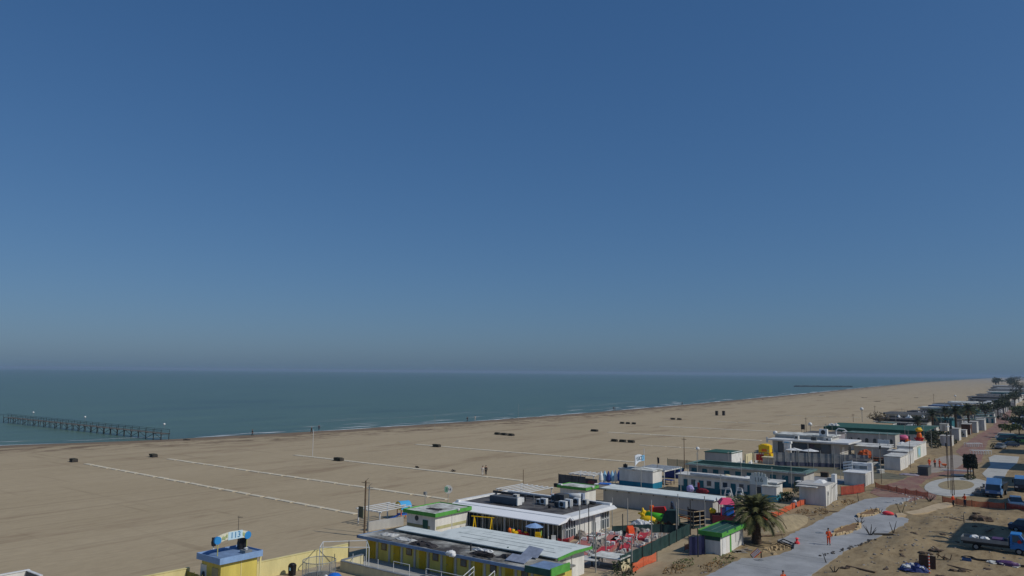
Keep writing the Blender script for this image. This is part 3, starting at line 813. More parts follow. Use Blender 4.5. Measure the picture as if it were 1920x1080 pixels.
# ---- yard in front of the yellow cabins
wall('low cream wall with a grey coping round the tiled yard', [(51.0, 58.4), (51.0, 40.0)], .9, .25, cream, galv, 'yard_wall')
wall('short cream wall closing the seaward end of the tiled yard', [(51.2, 58.55), (54.0, 58.75)], .9, .22, cream, galv, 'yard_wall')
struct(MB().prism([(51.1, 40), (56, 38.5), (56, 59.5), (51.1, 58.5)], -.2, .04).build('tiled_yard', mk('yard_tiles', c(168, 168, 162), var=.12)))
cg = thing('ball_cage', 'white tubular frame of a small ball cage beside the yellow cabins', 'frame', (49.0, 59.2, 0))
q = [(0, 0), (2.9, -3.6), (4.8, -1.2), (1.7, 1.6)]
for x, y in q: MB().bar((x, y, -.1), (x, y, 2.4), .045).build('upright', whitem, cg)
for a, b_ in zip(q, q[1:] + q[:1]): MB().bar((*a, 2.4), (*b_, 2.4), .04).build('top_rail', whitem, cg)
rl = thing('railing', 'white tubular railing standing on the low cream wall', 'railing', (51.0, 40, .96))
for y in (.6, 2.2, 3.8, 5.6, 7.4, 9.4, 11.4, 13.4, 15.2, 16.8): MB().bar((0, y, 0), (0, y, .95 if y < 13 else .85), .03).build('baluster', whitem, rl)
MB().bar((0, .6, .95), (0, 7.4, .95), .03).bar((0, 9.4, .95), (0, 11.4, .95), .03).build('handrail', whitem, rl); MB().bar((0, .6, .5), (0, 7.4, .5), .02).build('middle_rail', whitem, rl)
st = thing('stair_railing', 'pair of sloping white stair rails in front of the yellow cabins', 'railing', (51.6, 42, 0))
for y in (0, 2.3):
    MB().bar((0, y, 0), (0, y, 1.2), .035).build('post', whitem, st); MB().bar((2.2, y, 0), (2.2, y, 2.0), .035).build('post', whitem, st); MB().bar((0, y, 1.2), (2.2, y, 2.0), .035).build('handrail', whitem, st); MB().bar((0, y, .8), (2.2, y, 1.6), .025).build('lower_rail', whitem, st)
for k, (px, py, h, lab) in enumerate([(653, 1058, 2.3, 'dark slim pole at the corner of the low cream wall'), (804, 1079, 2.0, 'dark slim pole before the stair rails'), (882, 1078, 2.9, 'tall thick dark pole in front of the yellow cabins'), (952, 1079, 2.6, 'tall dark green pole right of the thick dark one'), (1027, 1079, 2.3, 'dark green pole nearest the green edged end of the cabins')]):
    p = at(px, py, 0); x = min(p.x, 50.6); t = at(px, py, 0)
    post(px, py, h, lab, darkm if k < 3 else green_dk, .1 if k in (2, 3) else .07, name='net_pole', cat='pole')
fence('net_fence', 'sagging dark green net hung between the poles before the yellow cabins', [tuple(at(884, 1078)[:2]), tuple(at(952, 1079)[:2]), tuple(at(1027, 1079)[:2])], 1.7, green_sheer, darkm, 9, zf=0, lift=.5, sag=.35, posth=1.8)

# ---- yellow changing cabins and the white roofed row behind them
yc = thing('yellow_cabins', 'long row of yellow changing cabins under a stained flat roof with blue edge', 'cabins', (56.2, 37.6, 0))
MB().box(0, 3.0, 0, 23.0, -.2, 2.05).build('wall', yellow, yc)
MB().box(-.75, 3.1, -.35, 23.5, 2.06, 2.2).build('roof', roof_junk, yc)
MB().box(-.83, -.752, 2.4, 23.6, 1.98, 2.26).build('blue_fascia', bluem, yc)
MB().box(-.83, 3.1, 23.503, 23.58, 1.98, 2.26).build('end_fascia', bluem, yc)
MB().box(-.9, 2.0, -.47, -.352, 1.95, 2.62).build('green_fascia', green_trim, yc)
MB().box(-.9, -.78, -.352, 2.3, 1.95, 2.5).build('green_side_fascia', green_dk, yc)
MB().box(-.76, 2.0, -.34, 2.3, 2.204, 2.36).build('roof_step', bluem, yc)
for k in range(13):
    y = 1.2 + k*1.75
    MB().box(-.09, .0, y - .95, y - .72, .0, 2.05).build('pilaster', greyw, yc)
    if k % 2 == 0:
        d = MB().box(-.05, .0, y - .5, y + .35, .05, 1.85).build('door', mk('ochre_door', c(196, 164, 30)) if k == 0 else bpy.data.materials['ochre_door'], yc); MB().box(-.09, -.05, y + .2, y + .27, .9, .98).build('handle', galv, d)
    else:
        w_ = MB().box(-.04, .0, y - .4, y + .35, 1.05, 1.75).build('window', mk('brown_frame', c(120, 84, 50)) if k == 1 else bpy.data.materials['brown_frame'], yc); MB().box(-.055, -.04, y - .32, y + .27, 1.13, 1.67).build('pane', glass, w_)
# things lying on the cabin roof
def on_roof(name, lab, cat, px, py, z, mat, fn, group=None):
    p = at(px, py, z); t = thing(name, lab, cat, (p.x, p.y, z), 0, group); fn(t, mat); return t
def bag(t, m): MB().blob(0, 0, .2, .34, .36, .27, 10, 7, .3).blob(.15, .45, .14, .3, .3, .2, 8, 6, .3).blob(-.1, -.35, .12, .25, .25, .18, 8, 6, .3).build('bag', m, t, True)
def crumple(sx, sy, h):
    def f(t, m):
        q = MB(); nx_, ny_ = 9, 9; vs = []
        for i in range(nx_):
            for j in range(ny_):
                e = min(1, 2.5*min(i, j, nx_-1-i, ny_-1-j)/4)
                vs.append(((i/(nx_-1)-.5)*sx + random.uniform(-.1, .1), (j/(ny_-1)-.5)*sy + random.uniform(-.1, .1), .03 + e*h*random.uniform(.2, 1)))
        q.add(vs, [(i*ny_+j, (i+1)*ny_+j, (i+1)*ny_+j+1, i*ny_+j+1) for i in range(nx_-1) for j in range(ny_-1)]).build('sheet', m, t, False)
    return f
on_roof('plastic_sack', 'lumpy white plastic sack lying on the stained cabin roof', 'sack', 846, 1042, 2.21, whitep, bag)
for px, py, sx, sy, h, m_, lab in [(795, 1022, 1.1, 3.2, .3, membrane, 'dark crumpled membrane sheet on the cabin roof beside the white sack'), (760, 1012, .9, 2.6, .2, whitew, 'pale crumpled sheet near the seaward end of the cabin roof'), (905, 1040, .8, 2.6, .3, membrane, 'dark crumpled membrane right of the white sack'), (905, 1033, .6, 2.4, .25, whitep, 'white crumpled sheet along the rear edge of the cabin roof'), (955, 1047, .9, 2.4, .35, membrane, 'dark crumpled membrane near the tarpaulins on the cabin roof'), (730, 1003, 1.4, 2.2, .15, whitew, 'pale sheet covering the seaward corner of the cabin roof')]:
    on_roof('roof_sheet', lab, 'sheet', px, py, 2.21, m_, crumple(sx, sy, h), 'sheets strewn over the cabin roof')
on_roof('tarpaulin', 'grey blue folded tarpaulin leaning against the raised white roof', 'tarpaulin', 998, 1046, 2.21, tarp, lambda t, m: MB().sheet((-.5, .95, .15), (-.3, -.75, .1), (.6, -.85, .75), (.55, .7, .85), .07).build('tarpaulin_sheet', m, t))
on_roof('tarpaulin', 'grey blue tarpaulin lying flat on the cabin roof left of the leaning one', 'tarpaulin', 978, 1053, 2.21, tarp, lambda t, m: MB().sheet((-.7, 1.3, .05), (-.7, -.8, .05), (.35, -.9, .4), (.4, 1.3, .4), .07).build('tarpaulin_sheet', m, t))
t = on_roof('roof_hose', 'black hose coiled on the cabin roof behind the dark pole', 'hose', 908, 1045, 2.25, rubber, lambda t, m: MB().tube([(.5*math.cos(a*.5)*.6, 1.0*math.sin(a*.5), .06 + .01*a) for a in range(26)], .05).build('hose_coil', m, t))
hr = thing('white_roof_row', 'long cabin row with a pale corrugated roof and bright green gable edge', 'cabins', (59.4, 39.4, 0))
MB().box(.4, 5.3, .3, 14.8, -.2, 2.42).box(.4, 1.2, 14.8, 19.8, -.2, 2.41).build('wall', white, hr)
MB().box(.25, .39, .3, 20, 1.0, 2.4).build('front_strip', green_dk if False else mk('green_grey_wall', c(134, 142, 130), var=.3), hr)  # front wall strip in a mottled green grey
RX = [(-.2, 2.42), (2.6, 2.56), (5.7, 2.44)]
q = MB()
for (xa, za), (xb, zb) in zip(RX, RX[1:]): q.hexa([(xa, -.3, za), (xb, -.3, zb), (xb, 15.1, zb), (xa, 15.1, za)], [(xa, -.3, za+.08), (xb, -.3, zb+.08), (xb, 15.1, zb+.08), (xa, 15.1, za+.08)])
q.hexa([(-.2, 15.1, 2.42), (1.4, 15.1, 2.5), (1.4, 20.1, 2.5), (-.2, 20.1, 2.42)], [(-.2, 15.1, 2.5), (1.4, 15.1, 2.58), (1.4, 20.1, 2.58), (-.2, 20.1, 2.5)])
q.build('roof', roof_w, hr)
q = MB()
for k in range(1, 5): q.box(k*1.1, k*1.1 + .04, random.uniform(0, 3), random.uniform(10, 14.8), 2.42 + .14*(1 - abs(k*1.1 - 2.6)/3.0) + .082, 2.42 + .14*(1 - abs(k*1.1 - 2.6)/3.0) + .1)
q.build('roof_ribs', galv, hr)
q = MB()
for (xa, za), (xb, zb) in zip(RX, RX[1:]): q.hexa([(xa, -.38, za-.16), (xb, -.38, zb-.16), (xb, -.305, zb-.16), (xa, -.305, za-.16)], [(xa, -.38, za+.1), (xb, -.38, zb+.1), (xb, -.305, zb+.1), (xa, -.305, za+.1)])
q.build('gable_fascia', green_trim, hr)
d = MB().box(3.0, 3.12, .22, .3, 0, 2.3).build('corner_trim', whitew, hr)
d = MB().box(1.2, 2.1, .24, .3, 0, 1.9).build('door', greyw, hr); MB().box(1.9, 1.97, .2, .24, .95, 1.03).build('handle', blackp, d)

# ---- white cabin with green roof edge (first) and things round it
gx0, gx1, gy0, gy1 = 67.1, 72.9, 61.1, 65.6
gc = cabin('green_trimmed_cabin', 'white cabin with bright green roof edge in front of the big white restaurant', gx0, gx1, gy0, gy1, 2.45, white, roof_p, green_trim, .4, .3)
MB().box(-.03, 0, .8, 4.4, .95, 1.28).build('stripe', mk('shaded_stripe', c(150, 150, 110)), gc)  # one stripe coloured darker on this shaded side, paler on the sunlit one
MB().box(.2, 2.8, -.03, 0, .95, 1.28).build('stripe', mk('lit_stripe', c(190, 186, 140)), gc); MB().box(3.0, 5.5, -.03, 0, .95, 1.28).build('stripe', bpy.data.materials['lit_stripe'], gc)  # same stripe in its paler sunlit tone
d = MB().box(-.05, 0, 1.1, 1.9, 0, 1.9).build('door', green_dk, gc); MB().box(-.09, -.05, 1.75, 1.82, .95, 1.03).build('handle', galv, d)
em = MB().lathe(0, 0, [(.24, 0), (.3, 0), (.3, .02), (.24, .02)], 18).build('round_emblem', greyd, gc); em.matrix_local = Matrix.Translation((-.003, 2.9, 1.95)) @ Matrix.Rotation(R(-90), 4, 'Y')
MB().bar((-.02, 2.9, 1.72), (-.02, 2.9, 2.18), .02).build('emblem_bar', greyd, gc)
MB().box(2.88, 2.94, -.05, 0, 0, 2.4).build('downpipe', whitem, gc)
for px, py, lab in [(855, 955, 'white spotlight on the green roof edge of the first white cabin')]:
    t = thing('spotlight', lab, 'lamp', (gx0 + 3.6, gy0 - .36, 2.62)); MB().lathe(0, 0, [(.05, 0), (.2, .12), (.22, .3), (.05, .34)], 12).build('lamp_head', whitep, t); MB().bar((0, .05, .05), (.25, .02, -.02), .05).build('bracket', blackp, t)
crumple_t = on_roof('roof_sheet', 'dark crumpled sheet on the roof of the first green edged cabin', 'sheet', 815, 955, 2.74, membrane, crumple(.8, 2.2, .12), None)
t = thing('round_sign', 'green and white sign with a number on a pole behind the green edged cabin', 'sign', tuple(at(840, 950)[:2]) + (0,), R(41))
MB().bar((0, 0, -.2), (0, 0, 1.9), .05).build('pole', polem, t)
MB().extr([Vector((-.05, .62*math.cos(k*math.pi/4 + .39), 2.4 + .62*math.sin(k*math.pi/4 + .39))) for k in range(8)], None, (.06, 0, 0)).build('panel', white, t)
MB().box(-.075, -.052, .05, .5, 2.02, 2.78).build('green_half', mk('mint_paint', c(130, 178, 150)), t)
text('114', .5, mk('dark_blue_lettering', c(70, 84, 110)), t, (-.08, -.02, 2.4), FACE, .01)
post(797, 950, 1.9, 'short pole with a small box behind the green edged cabin', polem, .06, name='lamp_post', cat='post', head=lambda t, h: MB().box(-.18, .18, -.2, .2, h-.25, h+.15).build('lamp_box', galv, t))
post(683, 1006, 6.3, 'tall wooden mast at the seaward end of the yellow cabins', wood, .13, True, 'mast', 'mast')
post(690, 1000, 5.5, 'tall grey mast beside the wooden mast', galv, .09, True, 'mast', 'mast')
t = thing('notice_board', 'dull green notice board fixed to the wooden mast', 'board', tuple(at(679, 1006)[:2]) + (2.1,)); MB().box(-.08, 0, -.1, .65, 0, 1.25).build('board', mk('dull_green', c(98, 102, 82)), t); MB().box(-.1, -.083, -.15, .7, 1.2, 1.26).box(-.1, -.083, -.15, .7, -.01, .05).build('rim', darkm, t)
wall('low grey wall beside the masts', [(65.2, 70.2), (70.2, 69.3)], 1.05, .3, greyw, None, 'yard_wall')
pergola('white pergola behind the low grey wall by the masts', 67.5, 72.5, 70.6, 74.4, 1.75, nb=5)
t = thing('playhouse', 'yellow play tower with a blue arched roof behind the green edged cabin', 'playhouse', (73.6, 72.6, 0), R(-20))
for a in (-.6, .6):
    for b_ in (-.6, .6): MB().bar((a, b_, 0), (a, b_, 1.7), .06).build('post', orange_p, t)
q = MB(); 
arc = [(-.95*math.cos(math.pi*k/12), 1.2 + .95*math.sin(math.pi*k/12)) for k in range(13)]
for (a0, z0), (a1, z1) in zip(arc, arc[1:]): q.hexa([(-.75, a0, z0), (.75, a0, z0), (.75, a1, z1), (-.75, a1, z1)], [(-.75, a0*1.06, z0+.06), (.75, a0*1.06, z0+.06), (.75, a1*1.06, z1+.06), (-.75, a1*1.06, z1+.06)])
q.build('arched_roof', mk('sky_blue_plastic', c(80, 170, 222), var=.06), t)
MB().extr([Vector((-.82, y, z)) for y, z in arc], None, (.06, 0, 0)).build('gable', yellow_p, t); MB().box(-.6, .6, -.6, .6, .5, .6).build('platform', blue_p, t); MB().hexa([(-.7, -.3, .5), (-.6, -.3, .5), (-.6, .3, .5), (-.7, .3, .5)], [(-2.2, -.3, .02), (-2.1, -.3, .02), (-2.1, .3, .02), (-2.2, .3, .02)]).build('slide', blue_p, t)

# ------------------------------------------------------------------ big white restaurant
ox0, ox1, oy0, oy1 = 74.6, 85.4, 48.4, 64.6
rs = thing('restaurant', 'large white restaurant with a sloping white canopy and dark glass front', 'restaurant', (ox0, oy0, 0))
X, Y = ox1-ox0, oy1-oy0
MB().box(.5, X, .35, Y, -.2, 2.55).build('wall', white, rs)
MB().box(0, X+.1, -.35, Y+.1, 2.56, 2.74).build('roof_slab', whitep, rs)
MB().box(.8, X-.5, 1.1, Y-.5, 2.745, 2.8).build('roof_felt', roof_g, rs)
MB().box(X-.4, X+.1, 0, Y+.1, 2.745, 3.0).box(.3, X-.4, Y-.3, Y+.1, 2.745, 3.0).build('parapet', whitep, rs)
MB().hexa([(-1.7, -.4, 2.2), (0, -.4, 2.3), (0, Y+.3, 2.3), (-1.7, Y+.3, 2.2)], [(-1.7, -.4, 2.3), (.8, -.4, 2.87), (.8, Y+.3, 2.87), (-1.7, Y+.3, 2.3)]).build('canopy', mk('bright_canopy', c(240, 242, 244), var=.04, scale=.5), rs)
MB().hexa([(.6, -.75, 2.4), (X, -.75, 2.4), (X, -.36, 2.4), (.6, -.36, 2.4)], [(.6, -.75, 2.5), (X, -.75, 2.5), (X, -.36, 2.72), (.6, -.36, 2.72)]).build('side_canopy', whitep, rs)
g = MB().box(.42, .495, .5, Y-.4, .05, 2.4).build('glass_front', glass, rs)
q = MB(); k = 0
y = .5
while y < Y-.3: q.box(.34, .415, y-.04, y+.04, 0, 2.45); y += .62
q.box(.34, .415, .5, Y-.4, 2.4, 2.5).build('mullions', whitem, rs)
for y in (1.2, 4.2, 7.4, 10.6, 13.8): MB().bar((-1.4, y, -.1), (-1.4, y, 2.2), .07).build('column', whitem, rs)
for x0_, x1_ in ((.7, 2.8), (8.2, 10.5)):
    w_ = MB().box(x0_, x1_, .3, .36, .15, 2.35).build('side_window', glass, rs); q = MB(); x = x0_
    while x <= x1_ + .01: q.box(x-.05, x+.05, .22, .295, .1, 2.4); x += (x1_-x0_)/4
    q.box(x0_, x1_, .22, .295, 1.2, 1.28).build('window_bars', whitem, w_)
MB().box(6.7, 7.9, -.1, .34, 0, 2.15).build('porch_box', whitep, rs); MB().box(6.5, 6.62, .28, .345, 0, 2.3).box(3.4, 3.46, .28, .345, 0, 2.3).box(4.9, 4.96, .28, .345, 0, 2.3).build('downpipe', whitem, rs)
# plant on the roof
def rooftop(px, py, lab, fn, z=2.8, rot=0, name='air_conditioner', cat='air conditioner', group='machines on the restaurant roof'):
    p = at(px, py, z); t = thing(name, lab, cat, (p.x, p.y, z), rot, group); fn(t); return t
def acbox(w, d, h, m=whitem, grille=True):
    def f(t):
        for s in (-1, 1): MB().box(-d/2, d/2, s*w*.38-.06, s*w*.38+.06, 0, .12).build('foot', galv, t)
        MB().box(-d/2, d/2, -w/2, w/2, .12, h+.12).build('housing', m, t, bevel=.03)
        if grille:
            gq = MB().lathe(0, 0, [(.02, 0), (min(w, h)*.36, 0), (min(w, h)*.36, .03), (.02, .03)], 14).build('fan_grille', darkm, t); gq.matrix_local = Matrix.Translation((-d/2 - .003, w*.1, .12 + h/2)) @ Matrix.Rotation(R(-90), 4, 'Y')
    return f
def acunit(t): acbox(4.2, .9, .8, mk('dark_duct', c(88, 96, 104), var=.15) if 'dark_duct' not in bpy.data.materials else bpy.data.materials['dark_duct'], False)(t); MB().box(-.46, .46, -2.25, -2.1, .1, 1.0).build('end_plate', whitep, t)
rooftop(947, 945, 'long dark grey duct box on the restaurant roof nearest the beach', acunit, name='roof_duct', cat='duct')
def pipe(t): MB().bar((0, 6.5, .35), (0, -3.5, .35), .16, None, 10).build('pipe_run', darkm, t); [MB().box(-.1, .1, y-.05, y+.05, 0, .2).build('support', galv, t) for y in (6, 3, 0, -3)]
rooftop(1000, 936, 'long black pipe running across the restaurant roof', pipe, name='roof_pipe', cat='pipe')
rooftop(976, 943, 'small pale fan box beside the end of the dark duct on the restaurant roof', acbox(.8, .5, .55))
rooftop(1020, 947, 'pale upright air conditioner in the middle of the restaurant roof', acbox(.9, .5, .7))
rooftop(1041, 942, 'white air conditioner beside the square dark unit on the restaurant roof', acbox(.9, .6, .9))
rooftop(1053, 943, 'large square dark cooling unit on the restaurant roof', acbox(1.5, 1.2, 1.0, greyd))
rooftop(1056, 953, 'white air conditioner at the land edge of the restaurant roof, left of a pair', acbox(1.0, .5, .75))
rooftop(1066, 951, 'white air conditioner at the land edge of the restaurant roof, right of a pair', acbox(.9, .5, .85))
def tubeu(t): MB().bar((0, 1.2, .55), (0, -1.2, .75), .36, None, 14).build('duct_tube', whitem, t, True); MB().box(-.1, .1, -.9, -.8, 0, .5).box(-.1, .1, .8, .9, 0, .4).build('leg', galv, t)
rooftop(1074, 940, 'fat white tubular duct on the restaurant roof', tubeu, name='roof_duct', cat='duct')
rooftop(1090, 941, 'blue grey cooling unit at the far end of the restaurant roof', acbox(.8, .6, .95, tarp))
rooftop(1082, 948, 'pale air conditioner on a frame right of the tubular duct', acbox(.8, .5, .8))
rooftop(1030, 953, 'black vent cowl near the front of the restaurant roof', lambda t: MB().lathe(0, 0, [(.16, 0), (.16, .3), (.32, .32), (.02, .5)], 12).build('cowl', blackp, t), name='vent_cowl', cat='vent')
rooftop(985, 940, 'thin dark chimney pipe with a cap on the restaurant roof', lambda t: MB().lathe(0, 0, [(.1, 0), (.1, .7), (.22, .72), (.02, .86)], 10).build('cap_pipe', darkm, t), name='vent_cowl', cat='vent')
rooftop(1108, 945, 'low black vent bundle at the far land corner of the restaurant roof', lambda t: MB().blob(0, 0, .16, .5, .7, .2, 10, 5).build('vent_hump', blackp, t), name='vent_cowl', cat='vent')
for px, py, h, lab in [(1001, 950, 1.4, 'short thin pipe standing on the middle of the restaurant roof'), (1072, 956, 1.2, 'short thin pipe at the land edge of the restaurant roof')]:
    rooftop(px, py, lab, (lambda h: lambda t: MB().bar((0,0,0), (0,0,h), .04).build('pipe', galv, t))(h), name='roof_pipe', cat='pipe')

# play things before the glass front
t = thing('swing_frame', 'yellow steel swing frame in front of the restaurant glass', 'swing', (72.6, 57.2, 0), R(15))
for y in (0, 2.2): MB().bar((-.6, y, -.1), (0, y, 2.0), .06).bar((.6, y, -.1), (0, y, 2.0), .06).build('leg', yellow_p, t)
MB().bar((0, -.3, 2.0), (0, 2.6, 2.0), .06).build('crossbar', yellow_p, t); 
for y in (.7, 1.5): MB().bar((0, y-.2, 2), (0, y-.2, .5), .015).bar((0, y+.2, 2), (0, y+.2, .5), .015).build('chain', darkm, t); MB().box(-.15, .15, y-.24, y+.24, .45, .5).build('seat', blackp, t)
def rider(x, y, body, seat, lab):
    t = thing('spring_rider', lab, 'toy', (x, y, 0), random.uniform(-1, 1)); MB().lathe(0, 0, [(.16, 0), (.2, .12), (.13, .2), (.2, .3), (.13, .4)], 10).build('spring', darkm, t)
    MB().blob(0, 0, .72, .6, .28, .36, 12, 8, .06).blob(-.55, 0, 1.02, .24, .2, .26, 10, 7, .05).build('animal_body', body, t, True); MB().blob(.1, 0, 1.03, .22, .26, .12, 8, 5).build('saddle', seat, t); MB().bar((-.35, -.3, 1.1), (-.35, .3, 1.1), .03).build('handlebar', blackp, t)
rider(72.4, 53.2, yellow_p, red_p, 'yellow toy rider with red saddle before the restaurant glass'); rider(72.3, 52.2, red_p, yellow_p, 'red toy rider left of the yellow slide by the restaurant'); rider(72.8, 54.4, orange_p, whitep, 'orange toy rider nearest the yellow swing')
t = thing('toddler_slide', 'yellow plastic toddler slide under a blue parasol', 'slide', (72.2, 50.3, 0), R(25))
MB().hexa([(-.1, -.3, 0), (.1, -.3, 0), (.1, .3, 0), (-.1, .3, 0)], [(-.1, -.3, 1.3), (.1, -.3, 1.3), (.1, .3, 1.3), (-.1, .3, 1.3)]).box(-.1, .6, -.32, .32, .95, 1.05).build('tower', yellow_p, t); MB().sheet((.6, -.28, 1.0), (2.0, -.28, .1), (2.0, .28, .1), (.6, .28, 1.0), .06).build('chute', yellow_p, t); MB().box(.0, .6, -.36, -.3, .9, 1.4).build('side_rail', lime, t)
t = thing('parasol', 'open blue parasol above the toddler slide', 'parasol', (72.6, 51.0, 0)); MB().bar((0,0,-.1), (0,0,2.1), .03).build('pole', galv, t); MB().lathe(0, 0, [(1.1, 1.78), (.6, 1.98), (.02, 2.15)], 8).build('canopy', blue_trim, t)
t = thing('folded_chair', 'pale folding chair by the corner of the restaurant', 'chair', (73.2, 48.9, 0), .5); MB().box(-.25, .25, -.25, .25, .42, .46).build('seat', whitep, t); MB().box(.2, .25, -.25, .25, .46, .95).build('backrest', whitep, t); [MB().bar((a, b_, 0), (a, b_, .42), .02).build('leg', galv, t) for a in (-.22, .22) for b_ in (-.22, .22)]

# ------------------------------------------------------------------ mini golf yard
struct(MB().prism([(66.5, 38.4), (87.5, 39.6), (88.5, 47.4), (74.5, 48.0), (67, 46)], -.3, .02).build('minigolf_yard', mk('yard_stone', c(150, 138, 126), var=.3, scale=.8, rgb2=c(120, 104, 92), mixs=.35)))
def lane(p0, p1, w, m, lab):
    a, b_ = at(*p0), at(*p1); d = b_ - a; L = d.length; ang = math.atan2(d.y, d.x)
    t = thing('minigolf_lane', lab, 'minigolf lane', (a.x, a.y, 0), ang, 'red lanes of the minigolf yard')
    MB().box(0, L, -w/2, w/2, .02, .3).build('lane_bed', m, t)
    for s in (-1, 1): MB().box(0, L, s*w/2, s*(w/2 + .09), .02, .38).build('border', pinkf if m is redf else whitew, t)
    MB().lathe(L*.85, 0, [(w*.3, .3), (w*.3, .33), (.02, .33)], 12).build('target', whitep, t)
    MB().box(L*.45, L*.5, -w*.4, -w*.08, .3, .6).box(L*.45, L*.5, w*.08, w*.4, .3, .6).build('obstacle', whitep, t)
lane((1127, 1042), (1163, 1010), 1.15, redf, 'longest bright red minigolf lane in the middle of the yard'); lane((1171, 1034), (1185, 1003), .95, redf, 'bright red minigolf lane right of the longest one'); lane((1202, 1014), (1219, 990), .95, redf, 'bright red minigolf lane at the far right of the yard')
lane((1056, 1016), (1080, 999), 1.2, redf, 'bright red minigolf lane beside the restaurant corner'); lane((1092, 1030), (1112, 1006), 1.5, pinkf, 'faded pink minigolf lane left of the longest red one'); lane((1144, 1018), (1160, 996), 1.3, pinkf, 'faded pink minigolf lane behind the longest red one'); lane((1108, 1012), (1130, 1004), 1.6, pinkf, 'broad faded pink lane near the middle of the yard')
lane((1093, 1046), (1100, 1034), 1.0, pinkf, 'short faded pink lane at the left end of the yard')
t = thing('minigolf_ramp', 'small bright orange arched ramp among the red lanes', 'ramp', tuple(at(1188, 1004)[:2]) + (0,), .8); MB().extr([Vector((-.6, 0, 0)), Vector((-.3, 0, .8)), Vector((.2, 0, 1.1)), Vector((.7, 0, .7)), Vector((.9, 0, 0))], None, (0, .7, 0)).build('ramp_body', hivis, t); MB().box(-.1, .3, -.03, -.002, .1, .6).build('arch_opening', sandwood, t)
rg = random.Random(11)
for k, (px, py, lab) in enumerate([(1135, 1046, 'cluster of white hoops and blocks right of the longest red lane end'), (1150, 1043, 'cluster of white minigolf blocks near the front edge of the yard'), (1165, 1018, 'white minigolf blocks between the two middle red lanes'), (1185, 1028, 'white minigolf blocks right of the second red lane'), (1198, 1024, 'white minigolf hoops in the right half of the yard'), (1215, 1012, 'white minigolf blocks beside the rightmost red lane'), (1238, 1008, 'white minigolf blocks at the far right corner of the yard'), (1104, 1042, 'white minigolf blocks at the left end of the yard'), (1128, 1000, 'white minigolf blocks below the restaurant wall'), (1160, 1003, 'white minigolf hoops behind the faded lane'), (1195, 1012, 'white minigolf blocks beside the orange ramp'), (1180, 1038, 'white minigolf hoops at the front corner of the yard')]):
    p = at(px, py); t = thing('minigolf_obstacles', lab, 'obstacles', (p.x, p.y, .02), rg.uniform(0, 3), 'white obstacles of the minigolf yard'); q = MB(); q2 = MB()
    for _ in range(6):
        x, y = rg.uniform(-.9, .9), rg.uniform(-1.3, 1.3)
        if rg.random() < .5: q.rbox(x, y, 0, rg.uniform(.2, .5), rg.uniform(.2, .5), rg.uniform(.15, .5), rg.uniform(0, 3), .8)
        else: q2.tube([(x + .25*math.cos(a*math.pi/6), y, .05 + .42*math.sin(a*math.pi/6)) for a in range(7)], .05)
    q.build('blocks', whitew, t); q2.build('hoops', whitew, t)
for k, (px, py, lab, s) in enumerate([(1115, 1022, 'brown rock heap between the pink lanes', 1.0), (1088, 1008, 'grey brown rock mound behind the restaurant side lane', 1.1), (1200, 1000, 'pale rock mound right of the orange ramp', .9), (1130, 1028, 'low rock heap left of the longest red lane', .8), (1174, 1022, 'low pale rock heap between red lanes', .7), (1160, 1046, 'low rock heap at the front of the minigolf yard', .7)]):
    p = at(px, py); t = thing('rock_heap', lab, 'rocks', (p.x, p.y, 0), 0, 'rock heaps of the minigolf yard'); q = MB()
    for _ in range(7): q.blob(rg.uniform(-.8, .8)*s, rg.uniform(-.9, .9)*s, .15, .45*s, .5*s, rg.uniform(.3, .7)*s, 7, 5, .25)
    q.build('rocks', stone, t)
t = thing('cafe_table', 'pale square table on the front terrace of the minigolf yard', 'table', tuple(at(1100, 1062)[:2]) + (0,), .3); MB().box(-.8, .8, -1.2, 1.2, .72, .78).build('tabletop', whitew, t); [MB().box(a-.04, a+.04, b_-.04, b_+.04, 0, .72).build('leg', whitem, t) for a in (-.7, .7) for b_ in (-1.1, 1.1)]
t = thing('low_shelter', 'low pale shelter roof at the front left of the minigolf yard', 'shelter', tuple(at(1145, 1062)[:2]) + (0,), .05); MB().box(-1.2, 1.2, -1.6, 1.6, 1.0, 1.08).build('roof', roof_p, t); [MB().box(a-.05, a+.05, b_-.05, b_+.05, -.1, 1.0).build('post', darkm, t) for a in (-1.1, 1.1) for b_ in (-1.5, 1.5)]; MB().box(-1.0, 1.0, -1.62, -1.56, 0, .8).build('side_panel', cream, t)
for k, (px, py, h, lab) in enumerate([(1087, 1030, 4.6, 'tall grey pole rising beside the restaurant corner'), (1104, 1020, 4.4, 'dark tall pole before the restaurant window'), (1113, 1052, 4.0, 'grey pole at the left end of the minigolf yard'), (1117, 1074, 4.7, 'tall pale pole nearest the green gable'), (1136, 1040, 3.6, 'short pale pole beside the longest red lane'), (1177, 990, 3.6, 'pale pole before the long grey wall near the restaurant'), (1222, 1029, 5.2, 'tall white pole in front of the yellow inflatable slide'), (1269, 1012, 4.2, 'white pole at the corner of the green net fence'), (1272, 996, 4.4, 'tall white pole behind the green net fence'), (1295, 995, 3.7, 'white pole between the dark cage and the fence'), (1313, 1014, 3.2, 'white pole left of the green roofed kiosk'), (1322, 993, 4.0, 'white pole behind the green roofed kiosk'), (1168, 1036, 4.0, 'thin dark pole in the middle of the minigolf yard'), (1148, 985, 3.4, 'white pole at the far corner of the restaurant'), (1185, 1073, 3.4, 'light blue grey pole at the end of the orange barrier'), (1309, 1045, 2.9, 'thin grey pole in front of the dark blue screen')]):
    post(px, py, h, lab, darkm if 'dark' in lab else polem, .065, name='yard_pole', cat='pole')
fence('net_fence', 'dark green shade cloth fence along the front of the minigolf yard', [tuple(at(x, y)[:2]) for x, y in ((1163, 1070), (1205, 1050), (1255, 1024), (1295, 1003))], 1.35, green_net, darkm, 2.2)
